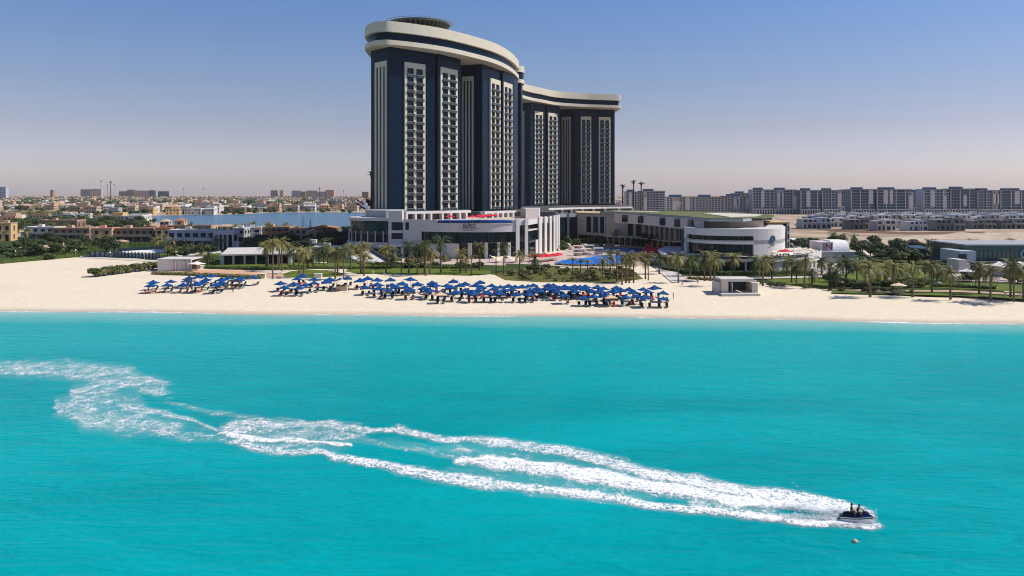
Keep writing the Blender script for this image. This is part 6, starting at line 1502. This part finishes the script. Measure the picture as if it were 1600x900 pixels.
# parked white cars in the car park
def car_proto():
    t = empty('parked_car'); mb = MB()
    prof = [(-2.1, .35), (-2.1, .85), (-1.3, .98), (-.7, 1.42), (.9, 1.42), (1.55, .95), (2.15, .82), (2.15, .35)]
    n = len(prof); vs = [(x, -.85, z) for x, z in prof] + [(x, .85, z) for x, z in prof]; mb.add(vs, [tuple(range(n)), tuple(range(2 * n - 1, n - 1, -1))] + [((i + 1) % n, i, n + i, n + (i + 1) % n) for i in range(n)]); obj('body', mb, mat('white_car_paint', (.75, .75, .74), .3, .5, var=0, coat=.5), t)
    mb = MB(); mb.prism([(-1.15, -.87), (1.3, -.87), (1.3, .87), (-1.15, .87)], .98, 1.36); obj('windows', mb, M_['winglass'], t)
    for x in (-1.35, 1.35):
        for y in (-.86, .86): mb = MB(); mb.tube((x, y - .1, .33), (x, y + .1, .33), .33, n=10); obj('wheel', mb, M_['black'], t)
    return t
CP = Proto(car_proto())
for i in range(18):
    px = 1226 + (i % 6) * 10.5 + R.uniform(-1, 1); yb = 381 + (i // 6) * 4.6; Y = 25 * F / (yb - HOR)
    tag(CP.put((XA(px, Y), Y, 2.17), R.choice([PI / 2, PI / 2 + .1])), 'white parked car behind the club, %s from left in the %s row' % (ordw(i % 6 + 1), ('back', 'middle', 'front')[i // 6]), 'car', 'white cars parked behind the club')

# sand heaps, bean bags, terrace parasols
for i, (px, yb, w_, h) in enumerate(((1448, 372, 16, 2.2), (1500, 371, 24, 3.2), (1545, 369, 20, 2.6), (1590, 372, 26, 3.4), (1405, 374, 14, 1.6), (1575, 377, 20, 2.0), (1470, 379, 15, 1.4), (1360, 377, 12, 1.3))):
    Y = 25 * F / (yb - HOR); mb = MB(); rr = random.Random(i + 60); n = 18
    for a in range(n + 1):
        for b_ in range(n + 1):
            u, v = a / n * 2 - 1, b_ / n * 2 - 1; r = math.hypot(u, v); z = h * clamp(1 - r) ** .8 * (.8 + .5 * mnoise.noise(Vector((u * 2.2, v * 2.2, i * 3)))) - (.3 if r > .97 else 0)
            mb.v.append((u * w_, v * w_ * .7, z))
    for a in range(n):
        for b_ in range(n): q = a * (n + 1) + b_; mb.f.append((q, q + n + 1, q + n + 2, q + 1)); mb.mi.append(0)
    tag(obj('sand_heap', mb, M_['heap'], smooth=True, loc=(XA(px, Y), Y, LAND)), 'pale heap of excavated sand before the cube villas, %s of the heaps' % ordw(i + 1), 'sand heap', 'sand heaps on the building land')
mbb = MB(); mbb.blob((0, 0, .3), (.55, .6, .38), 9, 6); mbb.blob((0, .25, .55), (.4, .28, .3), 8, 5); bme_ = mbb.mesh('bean_bag', M_['whitec'], True)
for i, (px, yb) in enumerate([(1352, 433), (1363, 435), (1378, 430), (1388, 440), (1397, 437), (1418, 432), (1430, 445), (1443, 441), (1362, 421), (1378, 424), (1405, 420), (1422, 436), (1437, 426), (1411, 446), (1467, 446)]):
    x, y = G(px, yb); tag(link('bean_bag', bme_, None, (x, y, LAND + .1), R.uniform(0, 6), 1.2), 'white bean bag on the right lawn, %s of the scattered seats' % ordw(i + 1), 'bean bag', 'white bean bags on the right lawn')
UC = Proto(parasol_proto(M_['creamc'], 'parasol', 1.3, 2.0, .5, 4))
for i, (px, dd) in enumerate(((1214, 258), (1222, 262), (1231, 259), (1240, 263), (1249, 261), (1258, 266), (1266, 264), (1207, 255))):
    o = UC.put((XA(px, dd), dd, 6.5), .3 * i); tag(o, 'cream parasol on the club terrace, %s of the group' % ordw(i + 1), 'parasol', 'cream parasols on the club terrace')
o = UR.put((XA(1227, 256), 256, 6.5), .2); tag(o, 'single red parasol among the cream ones on the club terrace', 'parasol', 'red parasols')
def table_set():
    t = empty('table_set'); mb = MB(); mb.tube((0, 0, .68), (0, 0, .74), .5, n=10); mb.tube((0, 0, 0), (0, 0, .68), .05, n=6); obj('table', mb, M_['ltwood'], t)
    for k in range(4):
        a = PI / 2 * k + .4; x, y = .85 * math.cos(a), .85 * math.sin(a); mb = MB(); mb.box(x - .22, x + .22, y - .22, y + .22, .40, .46); mb.box(x - .22 + (.4 if x > 0 else 0), x - .18 + (.4 if x > 0 else 0), y - .22, y + .22, .46, .85)
        for sx in (-1, 1):
            for sy in (-1, 1): mb.box(x + sx * .2 - .02, x + sx * .2 + .02, y + sy * .2 - .02, y + sy * .2 + .02, 0, .40)
        obj('chair', mb, M_['wood'], t)
    return t
TS = Proto(table_set())
k = 0
for (px, dd, z) in [(1210, 256, 6.5), (1219, 260, 6.5), (1228, 263, 6.5), (1236, 257, 6.5), (1246, 265, 6.5), (1254, 262, 6.5), (1262, 268, 6.5), (1272, 272, 6.5)]:
    k += 1; tag(TS.put((XA(px, dd), dd, z), .4 * k), 'wooden table with four chairs on the club terrace, %s from left' % ordw(k), 'table set', 'tables on the club terrace')
# ================================================================== people
def skin_mesh(name, V_, E_, Rd, mats, sub=1, extra=None):
    me = bpy.data.meshes.new('tmp'); me.from_pydata(V_, E_, []); o = bpy.data.objects.new('tmp', me); COL.objects.link(o)
    md = o.modifiers.new('s', 'SKIN'); md.use_smooth_shade = True
    for i, r in enumerate(Rd):
        sv = me.skin_vertices[0].data[i]; sv.radius = r if hasattr(r, '__len__') else (r, r); sv.use_root = (i == 0)
    sb = o.modifiers.new('u', 'SUBSURF'); sb.levels = sub; sb.render_levels = sub
    dg = bpy.context.evaluated_depsgraph_get(); dg.update()
    ev = o.evaluated_get(dg).to_mesh(); vs = [tuple(v.co) for v in ev.vertices]; fs = [tuple(p.vertices) for p in ev.polygons]
    bpy.data.objects.remove(o); bpy.data.meshes.remove(me)
    mb = MB(); mb.add(vs, fs)
    if extra: extra(mb)
    return mb.mesh(name, mats, True)
def mirror(J, k): return J[k]
POSES = {
 'stand': dict(pel=(0, 0, .95), che=(0.02, 0, 1.28), nek=(0, 0, 1.47), hed=(.02, 0, 1.62), sl=(0, .19, 1.42), el=(-.03, .27, 1.15), hl=(.06, .30, .90), sr=(0, -.19, 1.42), er=(-.05, -.28, 1.16), hr=(.02, -.32, .90),
               pl=(0, .1, .92), kl=(.03, .12, .50), al=(0, .13, .09), tl=(.16, .15, .03), pr=(0, -.1, .92), kr=(.0, -.12, .50), ar=(-.03, -.13, .09), tr=(.13, -.15, .03)),
 'walk': dict(pel=(0, 0, .94), che=(0.04, 0, 1.27), nek=(0.04, 0, 1.46), hed=(.07, 0, 1.61), sl=(.03, .19, 1.41), el=(-.12, .25, 1.16), hl=(-.08, .28, .92), sr=(.03, -.19, 1.41), er=(.1, -.26, 1.16), hr=(.28, -.26, 1.0),
              pl=(0, .1, .91), kl=(.22, .11, .52), al=(.28, .12, .09), tl=(.44, .13, .05), pr=(0, -.1, .91), kr=(-.04, -.11, .49), ar=(-.34, -.12, .16), tr=(-.24, -.13, .03)),
 'lie': dict(pel=(0, 0, .52), che=(-.30, 0, .68), nek=(-.44, 0, .82), hed=(-.55, 0, .93), sl=(-.38, .19, .76), el=(-.18, .30, .60), hl=(.05, .28, .53), sr=(-.38, -.19, .76), er=(-.18, -.30, .60), hr=(.05, -.28, .53),
             pl=(.02, .1, .52), kl=(.44, .13, .62), al=(.86, .14, .50), tl=(.92, .14, .62), pr=(.02, -.1, .52), kr=(.44, -.12, .54), ar=(.88, -.13, .50), tr=(.93, -.13, .62)),
 'drive': dict(pel=(0, 0, .98), che=(.10, 0, 1.27), nek=(.17, 0, 1.45), hed=(.23, 0, 1.60), sl=(.14, .19, 1.40), el=(.34, .34, 1.22), hl=(.58, .30, 1.16), sr=(.14, -.19, 1.40), er=(.34, -.34, 1.22), hr=(.58, -.30, 1.16),
               pl=(.02, .11, .95), kl=(.40, .30, .84), al=(.18, .36, .46), tl=(.36, .38, .40), pr=(.02, -.11, .95), kr=(.40, -.30, .84), ar=(.18, -.36, .46), tr=(.36, -.38, .40)),
 'ride': dict(pel=(0, 0, 1.02), che=(.04, 0, 1.32), nek=(.06, 0, 1.51), hed=(.10, 0, 1.66), sl=(.05, .18, 1.46), el=(.18, .30, 1.24), hl=(.40, .20, 1.14), sr=(.05, -.18, 1.46), er=(.18, -.30, 1.24), hr=(.40, -.20, 1.14),
              pl=(.02, .11, .99), kl=(.40, .30, .88), al=(.15, .37, .48), tl=(.33, .39, .42), pr=(.02, -.11, .99), kr=(.40, -.30, .88), ar=(.15, -.37, .48), tr=(.33, -.39, .42))}
def person_meshes(pose, cskin, ccloth, cvest=None, long_hair=False):
    J = POSES[pose]; K = ['pel', 'che', 'nek', 'hed', 'sl', 'el', 'hl', 'sr', 'er', 'hr', 'pl', 'kl', 'al', 'tl', 'pr', 'kr', 'ar', 'tr']
    I = {k: i for i, k in enumerate(K)}
    E_ = [(I[a], I[b]) for a, b in (('pel', 'che'), ('che', 'nek'), ('nek', 'hed'), ('che', 'sl'), ('sl', 'el'), ('el', 'hl'), ('che', 'sr'), ('sr', 'er'), ('er', 'hr'), ('pel', 'pl'), ('pl', 'kl'), ('kl', 'al'), ('al', 'tl'), ('pel', 'pr'), ('pr', 'kr'), ('kr', 'ar'), ('ar', 'tr'))]
    Rd = [(.14, .12), (.15, .13), .06, (.085, .085), .06, .043, .032, .06, .043, .032, .09, .06, .038, .032, .09, .06, .038, .032]
    hd = Vector(J['hed']); up = (hd - Vector(J['nek'])).normalized(); fw = Vector((1, 0, 0)); fw = (fw - up * fw.dot(up)).normalized()
    if pose == 'lie': fw = Vector((.7, 0, .7)); fw = (fw - up * fw.dot(up)).normalized()
    def extra(mb):
        c = hd + up * .02; mb.blob(tuple(c), (.085, .078, .115), 10, 8)
        sd = up.cross(fw)
        mb.blob(tuple(c + fw * .09 - up * .01), (.02, .014, .022), 5, 4)
        for s in (-1, 1): mb.blob(tuple(c + sd * s * .08), (.02, .012, .028), 5, 4)
        mb.cur = 1
        for s in (-1, 1): mb.blob(tuple(c + fw * .078 + sd * s * .03 + up * .01), .011, 5, 4)
        mb.cur = 2; mb.blob(tuple(c + fw * .078 - up * .05), (.012, .024, .007), 6, 4); mb.cur = 0
        for h, e, s in (('hl', 'el', 1), ('hr', 'er', -1)):
            hp_ = Vector(J[h]); d = (hp_ - Vector(J[e])).normalized()
            if pose in ('drive',): d = Vector((.4, -s * .2, -.9)).normalized() if False else Vector((.75, 0, -.4)).normalized()
            sd2 = d.cross(Vector((0, 0, 1))).normalized() if abs(d.z) < .9 else Vector((1, 0, 0)); dn = d.cross(sd2)
            for q, L in ((-1.5, .062), (-.5, .072), (.5, .078), (1.5, .07)):
                b0 = hp_ + d * .03 + sd2 * q * .019; b1 = b0 + d * L * .5 + dn * .004; b2 = b1 + d * L * .4 + Vector((0, 0, -.022))
                mb.tube(b0, b1, .0095, .0088, 5); mb.tube(b1, b2, .0088, .007, 5)
            b0 = hp_ + sd2 * s * .028; b1 = b0 + sd2 * s * .028 + d * .03; mb.tube(b0, b1, .011, .009, 5); mb.tube(b1, b1 + d * .028, .009, .007, 5)
    body_ = skin_mesh('person', [J[k] for k in K], E_, Rd, [cskin, M_['hair'], M_['redc']], 1, extra)
    out = {'body': body_}
    mid = lambda a, b, t: tuple(Vector(J[a]).lerp(Vector(J[b]), t))
    V_ = [J['pel'], mid('pel', 'che', .35), J['pl'], mid('pl', 'kl', .5), J['pr'], mid('pr', 'kr', .5)]
    out['shorts'] = skin_mesh('shorts', V_, [(0, 1), (0, 2), (2, 3), (0, 4), (4, 5)], [(.155, .14), (.145, .125), .108, .09, .108, .09], [ccloth], 1)
    if cvest:
        V_ = [mid('pel', 'che', .3), J['che'], mid('che', 'nek', .65), mid('che', 'sl', .75), mid('che', 'sr', .75)]
        out['vest'] = skin_mesh('vest', V_, [(0, 1), (1, 2), (1, 3), (1, 4)], [(.17, .15), (.19, .165), .085, .085, .085], [cvest], 1)
    mb = MB(); c = hd + up * .045 - fw * .02; mb.blob(tuple(c), (.098, .09, .105), 10, 7)
    if long_hair: mb.blob(tuple(c - fw * .05 - up * .1), (.05, .075, .12), 8, 6); mb.blob(tuple(c + up * .1 - fw * .04), .045, 7, 5)
    out['hair'] = mb.mesh('hair', [M_['hair']], True)
    return out
def person(ms, label, loc, rz, group=None, parent_kw=None, tilt=None):
    b = link('person', ms['body'], None, loc, rz)
    if tilt: b.rotation_euler = tilt; b.scale = (.84, .84, .84)
    tag(b, label, 'person', group)
    for k in ms:
        if k != 'body': link(k, ms[k], b)
    return b
cl = {n: mat('cloth_' + n, c, .85, .2, var=.1) for n, c in (('black', (.012, .012, .014)), ('red', (.45, .02, .02)), ('white', (.7, .7, .68)), ('navy', (.01, .02, .08)), ('green', (.02, .16, .05)), ('yellow', (.6, .4, .03)), ('olive', (.05, .05, .025)))}
PM = {}
for pose in ('stand', 'walk', 'lie'):
    for c, sk, vest in (('red', 'skin', None), ('black', 'skind', 'white'), ('navy', 'skin', 'navy'), ('yellow', 'skind', None)):
        PM[(pose, c)] = person_meshes(pose, M_[sk], cl[c], cl[vest] if vest else None)
DS = {'red': 'bare chested person in red shorts', 'black': 'person in black shorts and white top', 'navy': 'person dressed in dark navy', 'yellow': 'bare chested person in yellow shorts'}
BP = [(232, 457, 'walk', 'red', 'walking left of the left umbrella cluster'), (300, 456, 'stand', 'navy', 'standing by the small curtained frame'), (364, 457, 'stand', 'black', 'standing before the timber pergola'), (452, 460, 'walk', 'yellow', 'walking before the second cluster'), (545, 457, 'stand', 'black', 'standing right of the thatched kiosk'), (600, 460, 'walk', 'navy', 'walking near the left end of the main cluster'),
      (663, 466, 'walk', 'red', 'walking before the main cluster left of its middle'), (745, 470, 'stand', 'navy', 'standing in front of the main cluster'), (833, 471, 'stand', 'red', 'standing at the middle of the front row'), (902, 473, 'walk', 'yellow', 'walking just before the front row'), (1052, 468, 'stand', 'black', 'standing right of the last umbrella'), (1066, 447, 'walk', 'navy', 'walking on sand by the white path'), (1090, 444, 'stand', 'black', 'standing left of the stage near a palm'),
      (700, 424, 'walk', 'yellow', 'crossing the lawn before the podium'), (1497, 452, 'stand', 'navy', 'standing on the right lawn'), (1524, 447, 'stand', 'black', 'standing before the glass restaurant'), (408, 424, 'walk', 'black', 'walking on the path above the orange sand'), (745, 405.5, 'stand', 'navy', 'standing by the podium doors'), (780, 406, 'walk', 'black', 'walking along the podium front')]
for px, yb, pose, c, d in BP:
    x, y, z = gz(px, yb); person(PM[(pose, c)], '%s %s' % (DS[c], d), (x, y, z), R.uniform(0, 6.28))
ll = [u for u in ALLU if u[3] != 'peach']; random.Random(5).shuffle(ll)
for i, (x, y, z, cn, rn, k, yb) in enumerate(ll[:34]):
    c = ['red', 'black', 'navy', 'yellow'][i % 4]; sd = 1
    person(PM[('lie', c)], '%s lying beneath umbrella %s from left, %s row, %s' % (c + ' clad person', ordw(k), rn, cn), (x + .85, y - .05, z), -PI / 2 - (rad(35) if cn == 'left cluster' else 0), 'people lying on loungers')
# ================================================================== jet ski
JX, JY = G(1341, 816, 0.0); JR = math.atan2(-3.0, 8.4)
js = thing('jet_ski', 'navy, black and white jet ski speeding at the head of the foam trail', 'jet ski', (JX, JY, 0.10), JR)
js.rotation_euler = (0, rad(-4), JR); js.scale = (.84, .84, .84)
jb = mat('jetski_navy', (.006, .012, .07), .25, .5, var=0, coat=.6); jw = mat('jetski_white', (.78, .78, .77), .3, .5, var=0, coat=.5); jk = mat('jetski_black', (.01, .01, .012), .4, .4, var=0); jr = mat('jetski_maroon', (.12, .012, .02), .3, .5, var=0)
ST = [(-1.65, .50, .10, .50), (-1.3, .56, .04, .52), (-.8, .59, 0, .52), (-.2, .60, 0, .54), (.4, .57, 0, .60), (.9, .47, .02, .64), (1.3, .33, .08, .62), (1.58, .16, .20, .56), (1.72, .03, .36, .50)]
def loft(fn, close=True):
    mb = MB(); rings = [fn(*s) for s in ST]; n = len(rings[0])
    for r in rings: mb.v += r
    for j in range(len(rings) - 1):
        for k in range(n - 1): a = j * n + k; mb.f.append((a, a + n, a + n + 1, a + 1)); mb.mi.append(0)
    mb.f.append(tuple(range(n))); mb.mi.append(0); mb.f.append(tuple(reversed(range((len(rings) - 1) * n, len(rings) * n)))); mb.mi.append(0)
    return mb
hull = loft(lambda x, b, k, g: [(x, -b, g - .03), (x, -b * .98, g - .26), (x, -b * .72, k), (x, 0, k - .16), (x, b * .72, k), (x, b * .98, g - .26), (x, b, g - .03)])
obj('hull', hull, jw, js, smooth=True)
deck = loft(lambda x, b, k, g: [(x, b, g - .03), (x, b * .95, g + .0), (x, b * .78, g + .02), (x, 0, g + .05), (x, -b * .78, g + .02), (x, -b * .95, g + .0), (x, -b, g - .03)])
obj('deck', deck, jb, js, smooth=True)
mb = MB()
for s in (-1, 1):
    for i in range(len(ST) - 1):
        a, b_ = ST[i], ST[i + 1]; mb.tube((a[0], s * (a[1] + .01), a[3] - .15), (b_[0], s * (b_[1] + .01), b_[3] - .15), .045, n=6)
mb.tube((-1.66, -.5, .35), (-1.66, .5, .35), .045, n=6)
obj('bumper', mb, jk, js)
mb = MB()   # seat saddle
prof = [(-1.45, .55, .20), (-1.3, .80, .22), (-.9, .88, .23), (-.5, .84, .21), (-.1, .78, .19), (.25, .80, .17), (.4, .70, .15)]
for x, z, w_ in prof: mb.v += [(x, -w_ - .06, .5), (x, -w_, z - .08), (x, -w_ * .6, z), (x, w_ * .6, z), (x, w_, z - .08), (x, w_ + .06, .5)]
for j in range(len(prof) - 1):
    for k in range(5): a = j * 6 + k; mb.f.append((a, a + 6, a + 7, a + 1)); mb.mi.append(0)
mb.f += [(0, 1, 2, 3, 4, 5), tuple(reversed(range(36, 42)))]; mb.mi += [0, 0]
obj('seat', mb, jk, js, smooth=True)
mb = MB(); prof = [(.3, .66, .28), (.5, .96, .26), (.75, 1.0, .24), (1.1, .84, .24), (1.45, .66, .14), (1.6, .58, .06)]
for x, z, w_ in prof: mb.v += [(x, -w_ - .05, .52), (x, -w_, z - .1), (x, -w_ * .5, z), (x, w_ * .5, z), (x, w_, z - .1), (x, w_ + .05, .52)]
for j in range(len(prof) - 1):
    for k in range(5): a = j * 6 + k; mb.f.append((a, a + 6, a + 7, a + 1)); mb.mi.append(1 if k == 2 else 0)
mb.f += [(0, 1, 2, 3, 4, 5), tuple(reversed(range(30, 36)))]; mb.mi += [0, 0]
obj('hood', mb, [jb, jr], js, smooth=True)
mb = MB(); mb.tube((.62, 0, .95), (.48, 0, 1.16), .05, n=7); mb.tube((.46, -.36, 1.15), (.46, .36, 1.15), .02, n=6)
for s in (-1, 1): mb.tube((.46, s * .24, 1.15), (.46, s * .38, 1.15), .03, n=6)
obj('handlebar', mb, jk, js)
for s in (-1, 1):
    mb = MB(); mb.tube((.72, s * .22, .98), (.66, s * .33, 1.06), .02, n=5); mb.blob((.68, s * .38, 1.07), (.05, .08, .045), 7, 5); obj('mirror', mb, jk, js)
mb = MB()
for s in (-1, 1): mb.box(-1.5, .3, s * .585 - .012, s * .585 + .012, .30, .36)
obj('side_stripe', mb, jw, js)
mb = MB(); mb.tube((-1.62, 0, .12), (-1.85, 0, .12), .12, .1, 8); obj('jet_nozzle', mb, jk, js)
drv = person_meshes('drive', M_['skind'], cl['black'], cl['black'], False); pas = person_meshes('ride', M_['skind'], cl['black'], cl['olive'], True)
cj, sj = math.cos(JR), math.sin(JR)
person(drv, 'person in black life vest driving the jet ski, holding its handlebar', (JX - .02 * cj, JY - .02 * sj, .03), JR, tilt=(0, rad(-4), JR))
person(pas, 'person with tied up hair riding behind the jet ski driver', (JX - .47 * cj, JY - .47 * sj, .0), JR, tilt=(0, rad(-4), JR))
# spray
mb = MB(); rr = random.Random(3)
fd = Vector((cj, sj, 0)); lf = Vector((-sj, cj, 0)); O = Vector((JX, JY, 0))
def drop(p, r):
    d = Vector((rr.uniform(-1, 1), rr.uniform(-1, 1), rr.uniform(-1, 1))).normalized() * r; e = d.orthogonal(); g = d.cross(e).normalized() * r
    mb.add([p + d, p + e - d * .3, p + g - d * .3, p - e - g - d * .3], [(0, 1, 2), (0, 2, 3), (0, 3, 1), (1, 3, 2)])
for i in range(5200):   # stern plumes
    t = rr.random() ** 1.3; s = -1.6 - t * 7.5; side = rr.choice((-1, 1)); o_ = side * (.25 + t * 1.7) + rr.gauss(0, .18 + .3 * t); hmax = .9 * math.sin(PI * min(1, t * 1.4 + .12)) * (1 if side > 0 else .55)
    drop(O + fd * s + lf * o_ + Vector((0, 0, .05 + abs(rr.gauss(0, .45)) * hmax)), rr.uniform(.012, .045))
for i in range(3400):   # bow and side splash
    t = rr.random(); s = 1.5 - t * 3.6; side = rr.choice((-1, 1, 1)); o_ = side * (.45 + t * .8 + abs(rr.gauss(0, .22)))
    drop(O + fd * s + lf * o_ + Vector((0, 0, .03 + abs(rr.gauss(0, .16)) * (1.2 - t * .3) * (1.9 if side > 0 else 1))), rr.uniform(.010, .038))
for i in range(200):    # thin rooster tail
    t = rr.random(); drop(O + fd * (-1.8 - 3.4 * t) + lf * (.2 + 1.2 * t) + Vector((0, 0, .2 + 2.1 * t)) + Vector((rr.gauss(0, .05), rr.gauss(0, .05), rr.gauss(0, .05))), rr.uniform(.008, .022))
tag(obj('spray', mb, mat('spray_white', (.86, .88, .88), .6, .3, var=0)), 'fine white spray thrown up around the jet ski', 'spray', kind='stuff')
# buoy
x, y = G(1336, 847.5, 0); t = thing('buoy', 'small round peach coloured buoy floating in front of the jet ski', 'buoy', (x, y, .05)); mb = MB(); mb.blob((0, 0, .04), (.2, .2, .17), 12, 8); obj('float', mb, M_['peach'], t, smooth=True)
mb = MB(); mb.tube((.14, 0, .05), (.36, -.05, .02), .03, .02, 5); obj('rope', mb, M_['whitec'], t)
# surf line
def make_surf():
    mb = MB(); v = []; xs = [-260 + i * 1.5 for i in range(350)]
    for x in xs:
        s = shore(x); q = .5 + .9 * mnoise.noise(Vector((x * .03, 0, 7))) + .4 * mnoise.noise(Vector((x * .2, 0, 1)))
        for k, (o_, d) in enumerate(((.9, 0), (.25, 1), (-.6, .8), (-2.0, 0))): yy = s + o_ + .5 * mnoise.noise(Vector((x * .25, 2, 2))); mb.v.append((x, yy, max(.012, ground_z(x, yy)) + .02)); v.append(clamp(d * q))
    for i in range(len(xs) - 1):
        for k in range(3): a = i * 4 + k; mb.f.append((a + 1, a + 5, a + 4, a)); mb.mi.append(0)
    o = obj('surf', mb, bpy.data.materials['sea_foam'], smooth=True); a = o.data.attributes.new('foam', 'FLOAT', 'POINT'); a.data.foreach_set('value', v)
    tag(o, 'thin broken line of white surf along the sand', 'surf', kind='stuff')
make_surf()
# ================================================================== haze
mb = MB(); mb.box(-14300, 14300, -400, 12300, -5.2, 118)
m = bpy.data.materials.new('haze_air'); m.use_nodes = True; nt = m.node_tree; nt.nodes.remove(nt.nodes['Principled BSDF'])
pv = nt.nodes.new('ShaderNodeVolumePrincipled'); pv.inputs['Density'].default_value = 0.000045; pv.inputs['Color'].default_value = (.96, .92, .90, 1); pv.inputs['Anisotropy'].default_value = 0.1
nt.links.new(pv.outputs[0], nt.nodes['Material Output'].inputs['Volume'])
o = obj('haze', mb, m); o['kind'] = 'stuff'
